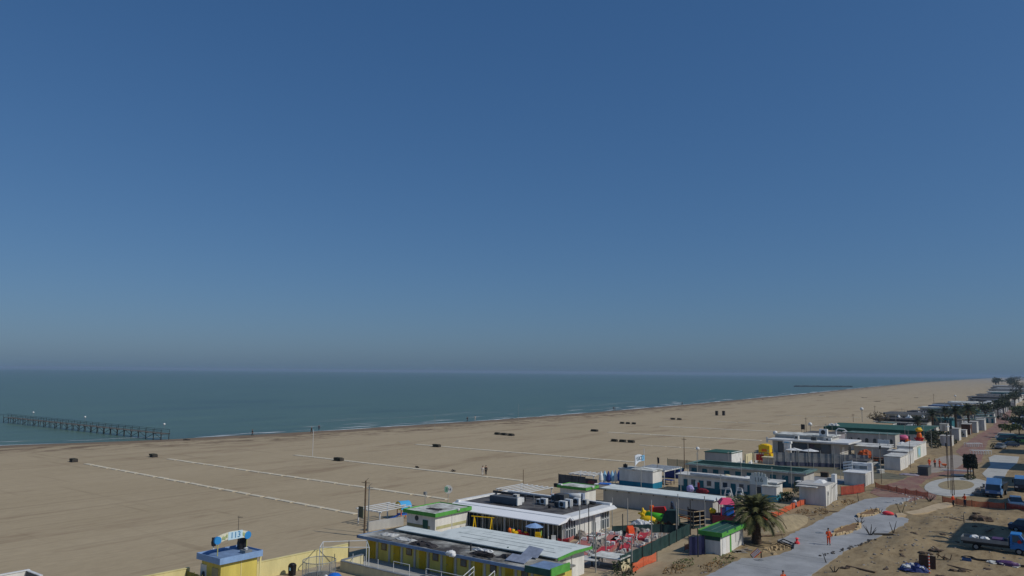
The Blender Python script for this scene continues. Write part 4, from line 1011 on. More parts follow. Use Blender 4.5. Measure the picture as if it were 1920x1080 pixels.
fence('net_fence', 'dark green shade cloth fence behind the minigolf yard', [tuple(at(x, y)[:2]) for x, y in ((1148, 1003), (1190, 1000), (1240, 999), (1294, 1003))], 1.0, green_net, darkm, 2.2)
fence('mesh_barrier', 'orange mesh barrier in front of the green cloth fence', [tuple(at(x, y)[:2]) for x, y in ((1186, 1076), (1206, 1063), (1232, 1053))], .95, orange_net, rust, 2.4, .025, sag=.12)
fence('mesh_barrier', 'short orange mesh barrier hung on the inside of the green fence', [tuple(at(x, y)[:2]) for x, y in ((1200, 1044), (1230, 1030))], 1.0, orange_net, rust, 1.5, .025, lift=.4)
fence('mesh_barrier', 'orange mesh barrier between the green fence and the kiosk', [tuple(at(x, y)[:2]) for x, y in ((1284, 1034), (1302, 1023), (1318, 1015))], .7, orange_net, rust, 2.4, .025, sag=.1)
fence('screen_fence', 'dark blue screen on the left side of the green roofed kiosk', [tuple(at(x, y)[:2]) for x, y in ((1292, 1042), (1322, 1042))], 1.9, mk('navy_cloth', c(44, 48, 86), var=.2), darkm, 1.6)
t = thing('shrub', 'dark green shrub at the bottom end of the green fence', 'shrub', tuple(at(1170, 1079)[:2]) + (0,))
def leafball(mb, cx, cy, cz, rx, ry, rz, k, s, up=.3, rnd=random):
    for _ in range(k):
        while True:
            a = Vector((rnd.uniform(-1,1), rnd.uniform(-1,1), rnd.uniform(-1,1)))
            if .12 < a.length < 1: break
        if a.length < .75: a = a.normalized()*rnd.uniform(.62, 1.0)
        n_ = noise.noise(a*2.1 + Vector((cx, cy, cz)))
        if n_ < -.28: continue
        a *= 1 + .22*n_
        p = Vector((cx + a.x*rx, cy + a.y*ry, cz + a.z*rz)); d = Vector((rnd.gauss(0,1), rnd.gauss(0,1), rnd.gauss(up,1))).normalized(); e = d.orthogonal().normalized(); e = Matrix.Rotation(rnd.uniform(0, 6.3), 3, d) @ e
        w = s*rnd.uniform(.6, 1.3); f = d.cross(e)
        mb.add([p - e*w, p + f*w*.5, p + e*w, p - f*w*.5], [(0,1,2,3)])
def shrub(t, rx, ry, rz, mat, k=260, s=.16, stem=True):
    MB_ = MB(); leafball(MB_, 0, 0, rz*.75, rx, ry, rz*.8, k, s); MB_.build('foliage', mat, t)
    if stem:
        q = MB()
        for a in range(4): q.bar((0, 0, -.1), (rx*.4*math.cos(a*1.6), ry*.4*math.sin(a*1.6), rz*.8), .05, .02)
        q.build('stem', bark, t)
shrub(t, 1.4, 1.2, .9, fol_d)

# inflatable slide, playhouses and cages before the long grey wall
t = thing('inflatable_slide', 'yellow and green inflatable slide with a red back before the grey wall', 'inflatable', (91.2, 44.9, 0), R(-80))
MB().bar((-1.6, 0, 1.0), (1.5, 0, .8), .5, .46, 12).build('green_tube', green_p, t, True)
for x, z in ((-1.9, 1.1), (1.9, .9)):
    q = MB().blob(x, 0, z, .55, .55, .5, 10, 7, .15)
    for a in range(5): q.bar((x, 0, z), (x + .8*math.cos(a*1.25 + .6), 0, z + .8*math.sin(a*1.25 + .6)), .26, .1, 7)
    q.build('yellow_end', yellow_p, t)
MB().blob(-1.2, -.2, .55, 1.2, .8, .5, 10, 6).build('yellow_base', yellow_p, t, True); MB().hexa([(-1.3, .6, 0), (1.3, .6, 0), (1.3, 1.3, 0), (-1.3, 1.3, 0)], [(-1.0, .7, 1.9), (.5, .7, 2.1), (.5, 1.2, 2.1), (-1.0, 1.2, 1.9)]).build('red_back', red_p, t); MB().box(-1.35, -1.0, .55, 1.2, 1.2, 2.1).build('orange_panel', orange_p, t); MB().blob(1.6, .9, .9, .5, .5, .8, 9, 7).build('purple_side', purple_p, t, True)
t = thing('ride_figure', 'dark animal shaped ride beside the red back of the inflatable slide', 'ride', (95.0, 44.8, 0), .4); MB().blob(0, 0, 1.4, .8, .35, .5, 10, 7, .1).bar((-.5, 0, 1.5), (-.9, 0, 2.3), .25, .2).blob(-1.1, 0, 2.35, .4, .2, .2).build('animal_body', cardark, t, True); [MB().bar((a, b_, 0), (a, b_, 1.2), .1).build('leg', blackp, t) for a in (-.5, .5) for b_ in (-.2, .2)]
crm = thing('covered_heap', 'white plastic covered heap at the foot of the yellow inflatable', 'heap', tuple(at(1205, 984)[:2]) + (0,)); crumple(1.6, 3.0, .6)(crm, whitep)
t = thing('shrub', 'yellow green shrub in front of the yellow inflatable slide', 'shrub', tuple(at(1232, 990)[:2]) + (0,)); shrub(t, .8, 1.0, .6, fol_g, 150)
t = thing('play_cage', 'dark cage with coloured bars between the white poles', 'cage', (92.6, 41.2, 0), R(-20))
for a in (-1, 1):
    for b_ in (-1.4, 1.4): MB().box(a-.06, a+.06, b_-.06, b_+.06, 0, 2.1).build('post', darkm, t)
q = MB()
for z in (.4, .9, 1.4, 2.0): q.box(-1.05, -.98, -1.4, 1.4, z, z+.08); q.box(-1, 1, -1.45, -1.38, z, z+.08)
q.build('rails', sandwood, t); MB().box(-.9, .9, -1.3, 1.3, .02, .3).build('floor_box', green_net, t); MB().box(.9, .98, -1.3, 1.3, .1, 1.9).build('back_panel', blackp, t); MB().box(-1.08, -1.055, -.9, .9, 1.1, 1.25).build('orange_bar', orange_p, t)
t = thing('trailer', 'dark covered trailer leaning left of the barred cage', 'trailer', (91.4, 43.4, 0), R(-80)); MB().hexa([(-1.1, -.7, .4), (1.1, -.7, .4), (1.1, .7, .4), (-1.1, .7, .4)], [(-.4, -.6, 1.9), (.9, -.6, 2.0), (.9, .6, 2.0), (-.4, .6, 1.9)]).build('cover', green_net, t); MB().bar((0, -.8, .35), (0, .8, .35), .33, None, 12).build('wheels', tyre, t)
t = thing('playground_ride', 'colourful play ride with a pink roof beside the end of the grey wall', 'ride', (97.2, 38.8, 0), R(-60))
MB().box(-1.5, 1.3, -1.2, 1.2, 0, 1.1).build('maroon_base', mk('maroon_panel', c(92, 30, 42), var=.2), t); MB().box(.2, 1.2, -1.1, 1.1, 1.1, 2.2).build('blue_tower', blue_p, t, bevel=.05); MB().box(-.3, .2, -.5, .5, 1.1, 1.9).build('lilac_panel', mk('lilac_panel', c(176, 168, 220)), t); MB().blob(-1.3, 0, 1.5, .5, .5, .35, 9, 6).build('yellow_dome', yellow_p, t); MB().hexa([(-.6, -1.2, 2.5), (1.4, -1.2, 2.5), (1.4, 1.2, 2.5), (-.6, 1.2, 2.5)], [(-.1, -.7, 3.1), (1.0, -.7, 3.1), (1.0, .7, 3.1), (-.1, .7, 3.1)]).build('pink_roof', mk('hot_pink', c(226, 84, 120), var=.08), t); [MB().bar((a, b_, 1.0), (a, b_, 2.5), .06).build('post', red_p, t) for a in (-.4, 1.2) for b_ in (-1, 1)]; MB().blob(-.7, .2, 2.9, .2, .2, .25, 8, 6).build('white_ball', whitep, t)

# ------------------------------------------------------------------ long grey wall row, second green cabin
lr = cabin('long_grey_row', 'long low row with a blank grey wall and pale corrugated roof', 99.2, 102.6, 41.0, 57.6, 2.3, greyw, roof_w, None, over=.35, roofh=.1)
q = MB(); [q.box(-.34, -.26, y, y + .12, 2.1, 2.28) for y in [.8 + k*1.9 for k in range(9)]]; q.build('brackets', darkm, lr)
cabin('green_trimmed_cabin', 'smaller white cabin with green roof edge behind the restaurant roof', 94.5, 97.4, 57.8, 62.0, 2.6, white, roof_p, green_trim, .36, .3)
t = thing('spotlight', 'white spotlight on the green edge of the smaller white cabin', 'lamp', (95.9, 57.4, 2.7)); MB().lathe(0, 0, [(.05, 0), (.22, .12), (.24, .3), (.05, .34)], 12).build('lamp_head', whitep, t); MB().bar((0, .08, .05), (.25, .1, -.02), .05).build('bracket', blackp, t)
t = thing('loudspeaker', 'black and white loudspeaker at the seaward corner of the smaller green edged cabin', 'loudspeaker', (94.4, 62.6, 2.6)); MB().box(-.2, .2, -.3, .3, 0, .5).build('cabinet', blackp, t); MB().box(-.1, .3, -.9, -.32, .2, .5).build('bracket', whitep, t)
pergola('white slatted pergola behind the restaurant roof', 90.2, 96.0, 64.5, 70.0, 2.0, nb=7)
t = thing('sun_lounger_stack', 'stack of loungers and a salmon pink cushion under the pergola', 'stack', (91.5, 61.0, 0)); q = MB(); [q.box(-.6, .8, -1.4, 1.4, .1 + k*.25, .28 + k*.25) for k in range(6)]; q.build('loungers', whitew, t); MB().box(-.5, .7, -1.3, .4, 1.62, 2.1).build('cushion', mk('salmon_cloth', c(206, 140, 118)), t)
post(981, 918, 3.2, 'faint tall thin mast behind the restaurant', wood, .06, name='mast', cat='mast')
# fenced yard with coloured boards
fence('screen_fence', 'dark grey board fence round the yard beside the sand', [(112.3, 74.0), (112.2, 68.6)], 1.7, greyd, darkm, 1.5, zf=0)
pergola('white pergola over the yard with coloured boards', 113.2, 116.5, 67.6, 72.2, 1.75, nb=6)
t = thing('mural_board', 'board painted with lime and purple shapes under the white pergola', 'board', (113.0, 66.8, 0)); MB().box(0, .1, 0, 5, 0, 1.35).build('board', greyd, t); q = MB(); q.blob(-.02, 3.7, .9, .03, .6, .4, 9, 6, .25).build('lime_shape', lime, t); MB().blob(-.02, 2.6, .6, .03, .9, .28, 9, 6, .25).build('purple_shape', purple_p, t); MB().blob(-.02, 1.0, .7, .03, .8, .4, 9, 6, .25).build('brown_shape', mk('dull_rose', c(140, 84, 84)), t)
for k, (px, py, m_, lab) in enumerate([(1127, 912, whitep, 'white folded parasol at the left of the blue and white cluster'), (1134, 911, ltblue_t, 'pale blue folded parasol in the cluster beside the teal based cabin'), (1141, 912, navy, 'dark blue folded parasol in the middle of the cluster'), (1148, 911, ltblue_t, 'second pale blue folded parasol right of the dark blue one'), (1154, 911, whitep, 'white folded parasol near the cabin wall'), (1161, 910, blue_p, 'bright blue folded parasol nearest the cabin wall')]):
    p = at(px, py); t = thing('folded_parasol', lab, 'parasol', (p.x, p.y, 0), 0, 'folded parasols beside the teal based cabin'); MB().bar((0,0,-.1), (0,0,2.6), .04).build('pole', galv, t); MB().lathe(0, 0, [(.3, .75), (.42, 1.1), (.3, 1.9), (.05, 2.55)], 10).build('canopy', m_, t); MB().lathe(0, 0, [(.35, 0), (.35, .1), (.1, .15)], 10).build('foot', whitep, t)
t = thing('toy_boat', 'white and blue plastic boat below the folded parasols', 'toy', tuple(at(1133, 917)[:2]) + (0,), .3); MB().hexa([(-.4, -1.2, .1), (.4, -1.2, .1), (.4, 1.2, .1), (-.4, 1.2, .1)], [(-.7, -1.8, .8), (.7, -1.8, .8), (.7, 1.6, .8), (-.7, 1.6, .8)]).build('hull', whitep, t); MB().box(-.72, .72, -1.0, .8, .803, .95).build('seat_deck', blue_p, t)
# teal based white cabin with banner
ub = cabin('teal_based_cabin', 'white cabin with a turquoise base band and a banner on its roof', 117.0, 120.4, 58.6, 64.8, 2.85, white, roof_p, None, over=.15, band=tealst, bandh=1.0, roofh=.16)
t = thing('roof_terrace', 'white boarded terrace roof on the far side of the turquoise based cabin', 'terrace', (121.0, 58.4, 0)); MB().box(0, 7, 0, 5.5, 2.5, 2.68).build('roof', whitew, t); [MB().box(a, a+.12, b_, b_+.12, -.1, 2.5).build('post', whitem, t) for a in (.1, 6.7) for b_ in (.1, 5.2)]; q = MB(); [q.box(k*.9, k*.9+.12, -.1, 5.6, 2.69, 2.78) for k in range(8)]; q.build('battens', whitep, t)
t = thing('banner', 'white and light blue banner with letters between two poles', 'banner', (118.2, 61.6, 3.05), R(90))
for y in (1.65, -1.65): MB().bar((0, y, -.05), (0, y, 2.4 if y > 0 else 3.2), .05).build('pole', whitem, t)
q = MB(); vs = []
for k in range(13):
    u = k/12; y = 1.6 - 3.2*u; top = 2.2 + .2*math.sin(u*3.14*1.4); bot = .55 + .65*min(1, u*2.6); w_ = .06*math.sin(u*9)
    vs += [(-.06 + w_, y, bot), (-.06 + w_, y, top), (.0 + w_, y, bot), (.0 + w_, y, top)]
fs = []
for k in range(12): a = 4*k; b_ = a+4; fs += [(a, b_, b_+1, a+1), (a+2, a+3, b_+3, b_+2), (a+1, b_+1, b_+3, a+3), (a, a+2, b_+2, b_)]
q.add(vs, fs).build('cloth', mk('banner_cloth', c(216, 224, 232), var=.08), t); MB().box(-.15, -.13, -1.5, -.5, 1.25, 2.15).build('blue_patch', mk('banner_blue', c(120, 184, 224), var=.1), t); text('NICO', 1.0, mk('banner_letters', c(104, 128, 142)), t, (-.16, .05, 1.72), FACE, .008)
t = thing('roof_box', 'small dark box on the roof of the turquoise based cabin', 'box', (118.0, 64.2, 3.1)); MB().box(-.25, .25, -.3, .3, 0, .5).build('box_body', blackp, t, bevel=.03); MB().bar((0,0,.5), (0,0,.62), .1).build('cap', blackp, t)
t = thing('flag', 'furled dark flag right of the banner', 'flag', (122.5, 60.6, 2.78)); MB().bar((0,0,-.1), (.0,-.5,1.9), .03).build('pole', wood, t); MB().hexa([(-.05,-.2,.8),(.05,-.2,.8),(.05,-.5,.9),(-.05,-.5,.9)], [(-.02,-.1,1.9),(.02,-.1,1.9),(.02,-.5,1.8),(-.02,-.5,1.8)]).build('cloth', clothd, t)
t = thing('water_tank', 'dark blue square water tank beside the turquoise based cabin', 'tank', (132.0, 60.9, 0)); MB().box(0, 2.4, 0, 2.8, .1, 1.6).build('tank_body', navy, t, bevel=.06); MB().box(-.05, 2.45, -.05, 2.85, 1.603, 1.72).build('lid', tealdk, t); MB().bar((-.15, .7, 0), (-.15, .7, 2.2), .06).build('pipe', whitem, t)
t = thing('picnic_table', 'small dark blue table on the sand below the blue tank', 'table', tuple(at(1253, 908)[:2]) + (0,)); MB().box(-.7, .7, -.9, .9, .7, .78).build('tabletop', navy, t); [MB().box(a-.05, a+.05, b_-.05, b_+.05, 0, .7).build('leg', darkm, t) for a in (-.6, .6) for b_ in (-.8, .8)]; MB().box(-1.1, -.8, -.9, .9, .4, .46).build('bench', navy, t)

# ------------------------------------------------------------------ two rows of teal cabins
wr = cabin('teal_cabin_row', 'white cabin row with turquoise base, nearer of the two long cabin rows', 119.4, 122.6, 39.3, 55.2, 2.5, white, whitew, None, over=.4, band=tealdk, bandh=.85, doors=6, doorm=tealdk, win=6, winm=glassb, roofh=.12)
for y, lab in ((8.6, 'cream bundle'), (6.2, 'white bundle')): pass
for px, py, lab, m_ in [(1351, 899, 'cream cloth bundle on the roof of the nearer turquoise row', cream), (1388, 903, 'white cloth bundle on the roof of the nearer turquoise row', whitep)]:
    p = at(px, py, 2.7); t = thing('cloth_bundle', lab, 'bundle', (119.8, p.y, 2.7)); MB().blob(0, 0, .22, .4, .6, .28, 10, 6, .2).build('bundle', m_, t, True)
for k in range(3): pass
t = thing('roof_awning', 'long white rolled awning along the roof of the nearer turquoise row', 'awning', (119.3, 41.5, 2.72)); MB().bar((0, 0, .14), (0, 11.5, .14), .17, None, 10).build('roll', whitep, t, True); [MB().box(-.1, .1, y, y+.1, 0, .12).build('bracket', galv, t) for y in (.3, 5.5, 11)]
t = thing('number_sign', 'white comb topped sign reading 116 on a framed board by the turquoise row', 'sign', (118.6, 41.6, 0))
MB().box(-.05, .05, -1.35, 1.35, 2.2, 3.5).build('panel', mk('sign_white', c(214, 220, 214), var=.06), t); q = MB(); [q.box(-.05, .05, y-.17, y+.17, 3.503, 3.75 + .35*math.cos(y*1.2)) for y in (-.95, -.5, 0, .5, .95)]; q.build('crest', mk('sign_white2', c(206, 214, 208), var=.06), t); text('116', .95, mk('sign_grey', c(120, 134, 130)), t, (-.08, 0, 2.95), FACE, .01)
MB().box(-.06, .04, -1.3, 1.3, .2, 2.19).build('board', greyw, t); MB().box(-.09, -.063, -.4, .3, .5, 1.9).build('poster', greyd, t); MB().box(-.1, -.066, -1.2, -.4, .9, 2.0).build('map_panel', ltblue_t, t); [MB().box(-.06, .06, y-.05, y+.05, -.2, 2.2).build('post', galv, t) for y in (-1.36, 1.36)]
cabin('teal_booth', 'white and turquoise booth at the land end of the nearer cabin row', 117.6, 119.2, 38.6, 40.8, 2.2, white, roof_p, None, over=.1, band=teal, bandh=1.0)
for y, lab in ((50.6, 'left white A shaped stand before the nearer turquoise row'), (47.5, 'right white A shaped stand before the nearer turquoise row')):
    p = at(1366 if y > 49 else 1387, 937); t = thing('a_frame_stand', lab, 'stand', (p.x, p.y, 0), .0, 'white A shaped stands')
    for s in (-1, 1): MB().bar((-.3, s*.75, 0), (0, s*.35, 1.75), .05).bar((.3, s*.75, 0), (0, s*.35, 1.75), .05).build('leg', whitem, t)
    MB().bar((0, -.4, 1.75), (0, .4, 1.75), .05).bar((-.15, -.55, .9), (-.15, .55, .9), .03).build('crossbar', whitem, t); MB().blob(0, -.2, .8, .2, .2, .3, 8, 6).build('hanging_buoy', whitep, t)
fl = thing('flag', 'small green white and red flag by the turquoise row', 'flag', tuple(at(1300, 932)[:2]) + (0,)); MB().bar((0,0,0), (0,0,2.6), .03).build('pole', galv, fl); MB().box(-.01, .01, -.35, -.02, 1.7, 2.5).build('green_stripe', green_dk, fl); MB().box(-.01, .01, -.7, -.353, 1.6, 2.4).build('white_stripe', whitep, fl); MB().box(-.01, .01, -1.05, -.703, 1.5, 2.3).build('red_stripe', red_p, fl)
t = thing('heap_of_toys', 'lilac and dark red toys on the far side of the grey wall roof', 'toys', tuple(at(1306, 934)[:2]) + (0,)); MB().blob(0, 1.0, 1.3, .5, .6, .6, 9, 6).build('lilac_toy', bpy.data.materials['lilac_panel'], t); MB().blob(0, -.9, 1.1, .5, 1.1, .5, 9, 6).build('red_toy', mk('dark_red', c(120, 36, 46)), t); MB().box(-.4, .4, -1.5, 1.6, 0, .9).build('crate_base', greyd, t)
xr = cabin('green_roof_row', 'long cabin row with dark teal doors and a green grey corrugated roof', 134.4, 140.4, 39.5, 60.0, 2.45, greyw, roof_gr, None, over=.5, band=tealdk, bandh=.7, doors=10, doorm=tealdk, roofh=.12, doorw=1.0, rise=.1)
q = MB(); [q.box(k*.8 + .3, k*.8 + .4, .5, 20, 2.6 + .1*(k*.8)/6, 2.72 + .1*(k*.8)/6) for k in range(1, 7)]; q.build('roof_battens', green_dk, xr)
MB().box(-.62, -.5, -.6, 21, 2.4, 2.56).build('gutter', whitew, xr)
t = thing('statue_fountain', 'white and turquoise drinking fountain at the land end of the green roofed row', 'fountain', (131.5, 38.9, 0)); MB().box(-.3, .3, -.3, .3, 0, 1.5).build('pedestal', white, t); MB().box(-.7, .7, -.9, .9, 1.503, 1.62).build('top', whitep, t); MB().box(-.32, -.303, -.25, .25, .3, 1.1).build('turquoise_panel', teal, t); MB().box(.35, .9, -.9, -.3, 0, 1.2).build('teal_box', tealdk, t)
for px, py, rx, ry, rz, m_, lab in [(1508, 930, 2.2, 1.8, 1.5, fol_d, 'large dark round bush at the land end of the green roofed row'), (1463, 940, 1.6, 1.7, .9, fol_d, 'low dark bush left of the black machine'), (1478, 935, .7, .8, .7, fol_g, 'small green bush between the two dark bushes'), (1383, 966, 1.4, 1.3, 1.7, fol_g, 'olive green bush left of the big palm'), (1445, 925, .6, .6, .6, fol_g, 'small bush on the low stone edging')]:
    t = thing('bush', lab, 'bush', tuple(at(px, py)[:2]) + (0,)); shrub(t, rx, ry, rz, m_, int(200*rx), .17)
wall('low pale stone bench wall before the dark round bush', [tuple(at(1462, 922)[:2]), tuple(at(1494, 920)[:2])], .5, .6, sandwood, None, 'stone_bench', 'bench')
def picnic(px, py, lab):
    p = at(px, py); t = thing('picnic_bench', lab, 'bench', (p.x, p.y, 0), .1); MB().box(-.5, .5, -1.1, 1.1, .42, .5).build('seat', sandwood, t); [MB().box(-.45, .45, y-.06, y+.06, 0, .42).build('leg', darkm, t) for y in (-.9, .9)]
picnic(1397, 953, 'pale low bench behind the olive bush by the palm'); picnic(1402, 962, 'second pale low bench closer to the palm crown')

# ------------------------------------------------------------------ green roofed kiosk, big palm, sand heap
kx0, kx1, ky0, ky1 = 79.5, 86.1, 32.1, 34.2
kz = .0
kk = cabin('kiosk', 'small white kiosk with a bright green roof edge beside the concrete path', kx0, kx1, ky0, ky1, 2.05, white, green_dk, green_trim, .42, .28)
MB().box(2.6, 3.0, -.03, 0, -.2, 2.0).build('green_stripe', green_trim, kk); MB().box(-.03, 0, .0, 2.1, 1.55, 2.03).build('dark_band', green_dk, kk); MB().box(.5, 1.4, -.04, 0, .0, 1.85).build('door', whitep, kk); MB().box(4.2, 5.6, -.04, 0, .8, 1.7).build('hatch', whitew, kk)
q = MB()
for k in range(2): q.box(-.2, 6.8, .5 + k*.9, .54 + k*.9, 2.36, 2.4)
q.build('roof_ribs', roof_gr, kk); q = MB(); [q.box(x, x+.35, -.345, -.325, 2.3, 2.5) for x in (1.0, 3.2, 5.2)]; q.build('sign_letters_block', green_dk, kk)
def frond(q, base, az, el, L, droop, n_=16, w=.42, rnd=random):
    pts = []; p = Vector(base); a = el
    for i in range(n_+1):
        pts.append(p.copy()); s = L/n_
        p = p + Vector((math.cos(az)*math.cos(a), math.sin(az)*math.cos(a), math.sin(a)))*s
        a -= droop/n_*(0.5 + 1.3*i/n_)
    for i in range(n_): q.bar(pts[i], pts[i+1], .035*(1-.8*i/n_) + .006, None, 4)
    for i in range(1, n_+1):
        d = (pts[i] - pts[i-1]).normalized(); sd_ = d.cross(Vector((0,0,1)))
        if sd_.length < .05: continue
        sd_.normalize(); upn = sd_.cross(d)
        for h in (0, .5):
            o = pts[i-1].lerp(pts[i], h); f = (i+h)/n_; ll = w*(.35 + 1.5*math.sin(min(1, f*1.05)*math.pi*.93)**.7)*rnd.uniform(.8, 1.1)*.75
            for s in (-1, 1):
                tip = o + sd_*s*ll*.8 + d*ll*.62 - Vector((0,0,1))*ll*rnd.uniform(.12, .4) + upn*.05
                q.add([o - d*.07, o + d*.07, tip], [(0,1,2)])
def palm(label, loc, h, R_, nf=60, tr=.4, dead=12, name='palm_tree', rnd=random, group=None, w=.42, n_=14, leaf=None):
    t = thing(name, label, 'palm tree', loc, 0, group)
    prof = []; k = max(8, int(h*6))
    for i in range(k+1):
        z = h*i/k; r = tr*(1.18 - .3*i/k)*(1 + .09*(i % 2)); prof.append((r, z - .15))
    MB().lathe(0, 0, prof, 12).build('trunk', bark, t)
    MB().blob(0, 0, h + .1, tr*1.35, tr*1.35, .5, 10, 7, .2).build('crown_shaft', mk('leaf_base', c(112, 90, 58), var=.35, scale=5) if 'leaf_base' not in bpy.data.materials else bpy.data.materials['leaf_base'], t)
    q = MB(); q2 = MB()
    for i in range(nf):
        u = (i + .5)/nf; el = R(82) - u*R(96); az = i*2.39996 + rnd.uniform(-.2, .2)
        frond(q, (.15*math.cos(az), .15*math.sin(az), h + .25 - .3*u), az, el, R_*rnd.uniform(.85, 1.1)*(.75 + .35*min(1, u*1.8)), R(58) + R(28)*rnd.random(), n_, w, rnd)
    q.build('crown', leaf or fol_p, t)
    for i in range(dead):
        az = i*2.4 + .7; frond(q2, (.2*math.cos(az), .2*math.sin(az), h - .1), az, R(-28) + rnd.uniform(-.2, .2), R_*rnd.uniform(.6, .85), R(48), n_, w*.8, rnd)
    if dead: q2.build('dry_fronds', fol_dead, t)
    return t
palm('big palm tree with a broad drooping crown beside the concrete path', (88.3, 31.4, gz(88.3, 31.4)), 3.2, 3.5, 66, .46, 9, w=.56, n_=18, rnd=random.Random(5))
sh_ = thing('sand_heap', 'large heap of pale sand between the palm and the concrete path', 'heap', (101.5, 32.6, 0)); vs = []; fs = []
NX, NY = 26, 16
for i in range(NX):
    for j in range(NY):
        u, v = i/(NX-1)*2-1, j/(NY-1)*2-1; r_ = math.hypot(u, v); h = max(0, 1 - r_)**.8*1.25*(1 + .35*noise.noise(Vector((u*2.5, v*2.5, 8)))) + .06*noise.noise(Vector((u*8, v*8, 2)))
        vs.append((u*8.5, v*2.5 + .25*u, h - .08))
fs = [(i*NY+j, (i+1)*NY+j, (i+1)*NY+j+1, i*NY+j+1) for i in range(NX-1) for j in range(NY-1)]
MB().add(vs, fs).build('sand', mk('heap_sand', c(164, 148, 116), var=.22, scale=1.6, bump=.5), sh_, True)
fence('mesh_barrier', 'orange mesh barrier from the palm to the white gate kiosk', [tuple(at(x, y)[:2]) for x, y in ((1422, 984), (1460, 968), (1486, 955), (1515, 944), (1548, 938))], .9, orange_net, rust, 3, .03, sag=.15, zf=.0)
fence('mesh_barrier', 'rust red mesh barrier between the two white kiosks', [tuple(at(x, y)[:2]) for x, y in ((1577, 930), (1600, 928), (1622, 924))], 1.35, red_net, rust, 2.6, .03, zf=.1)
t = thing('site_machine', 'dark grey compactor machine standing by the orange barrier', 'machine', tuple(at(1490, 952)[:2]) + (0,), .5)
MB().rbox(0, 0, .15, .9, .55, .2, 0).build('plate', darkm, t); MB().rbox(0, 0, .4, .6, .5, .55, 0, .85).build('engine', tarp, t); MB().bar((.2, -.2, .8), (.8, -.2, 1.5), .035).bar((.2, .2, .8), (.8, .2, 1.5), .035).bar((.8, -.25, 1.5), (.8, .25, 1.5), .035).build('handle', blackp, t); MB().bar((-.1, .15, .9), (-.1, .15, 1.25), .06).build('exhaust', blackp, t); MB().blob(-.3, 0, .95, .2, .25, .18).build('tank', whitep, t)
# white gate kiosk (two storey front with slender turret) and its neighbour
gk = thing('gate_kiosk', 'white gate kiosk with vertical grooves and a slim turret beside the path', 'kiosk', (119.0, 31.9, 0))
MB().box(0, 6.2, 0, 3.8, -.2, 2.75).build('wall', white, gk); MB().box(5.1, 6.2, -.04, .5, -.2, 4.0).build('turret', whitep, gk); MB().box(-.2, 5.05, .05, 4.1, 2.76, 2.9).build('roof', greyw, gk); MB().hexa([(2.2, .9, 2.9), (4.6, .9, 2.9), (4.6, 2.4, 2.9), (2.2, 2.4, 2.9)], [(2.6, 1.3, 3.25), (4.2, 1.3, 3.25), (4.2, 2.0, 3.25), (2.6, 2.0, 3.25)]).build('roof_hood', whitep, gk)
q = MB(); [q.box(x, x+.12, -.05, -.002, .05, 2.7) for x in (2.2, 3.0, 3.9, 4.6)]; q.build('grooves', greyw, gk); d = MB().box(.5, 1.5, -.05, 0, .0, 2.1).build('door', whitew, gk); MB().box(1.3, 1.38, -.08, -.05, 1, 1.1).build('handle', blackp, d); MB().blob(1.0, -.06, 1.7, .25, .02, .3, 8, 6).build('painted_logo', greyd, gk); MB().bar((3.2, -.06, 2.2), (6.3, -.1, 2.75), .03).build('cable', darkm, gk); MB().box(-1.2, -.2, 1.0, 4, 2.6, 2.72).build('awning', whitew, gk)
gk2 = thing('gate_kiosk', 'white kiosk with a stepped pillar wall behind the red mesh', 'kiosk', (144.2, 32.1, 0)); MB().box(0, 5.4, 0, 3.4, -.2, 2.1).build('wall', white, gk2); MB().box(-.2, 5.6, -.15, 3.6, 2.103, 2.25).build('roof', whitep, gk2); MB().box(4.4, 5.5, -.2, .5, -.2, 3.5).build('pillar', whitep, gk2); MB().box(-.05, 5.0, -.06, -.003, .1, 1.9).build('front_panel', whitew, gk2); MB().box(4.3, 5.6, .5, 3.2, 3.0, 3.45).build('sign_beam', whitep, gk2)
t = thing('slat_sign', 'white sign of slanted slats on posts beside the stepped kiosk', 'sign', (147.5, 35.6, 0)); [MB().bar((0, y, 0), (0, y, 3.6), .05).build('post', whitem, t) for y in (-.7, .7)]; q = MB(); [q.hexa([(-.05, -.8, z+.35), (.05, -.8, z+.35), (.05, .8, z), (-.05, .8, z)], [(-.05, -.8, z+.6), (.05, -.8, z+.6), (.05, .8, z+.25), (-.05, .8, z+.25)]) for z in (2.3, 2.8, 3.3)]; q.build('slats', whitep, t)

# ------------------------------------------------------------------ on and beside the concrete path
def planter(label, cx, cy, rx, ry, rot=0):
    t = thing('planting_bed', label, 'planting bed', (cx, cy, .07), rot); q = MB(); k = 26
    for i in range(k):
        a, b_ = 2*math.pi*i/k, 2*math.pi*(i+.9)/k; w = 1 + .08*math.sin(3*a)
        if random.random() < .22: continue
        w *= random.uniform(.93, 1.07); hh = random.uniform(.12, .36)
        q.hexa([(rx*w*math.cos(a), ry*w*math.sin(a), 0), (rx*w*math.cos(b_), ry*w*math.sin(b_), 0), (rx*w*.86*math.cos(b_), ry*w*.8*math.sin(b_), 0), (rx*w*.86*math.cos(a), ry*w*.8*math.sin(a), 0)],
               [(rx*w*math.cos(a), ry*w*math.sin(a), hh), (rx*w*math.cos(b_), ry*w*math.sin(b_), hh*.8), (rx*w*.8*math.cos(b_), ry*w*.7*math.sin(b_), hh), (rx*w*.84*math.cos(a), ry*w*.76*math.sin(a), hh*1.1)])
    q.build('stone_edge', brickm, t); MB().prism(ell(0, 0, rx*.86, ry*.8, 20), .01, .14).build('soil', mk('bed_soil', c(140, 112, 80), var=.3, scale=2) if 'bed_soil' not in bpy.data.materials else bpy.data.materials['bed_soil'], t)
    return t
planter('long stone edged planting bed beside the worker in orange', 102.3, 25.1, 4.9, .95, R(-4)); planter('stone edged planting bed on the path next to the red cover', 116.3, 25.5, 3.9, .85, R(-6))
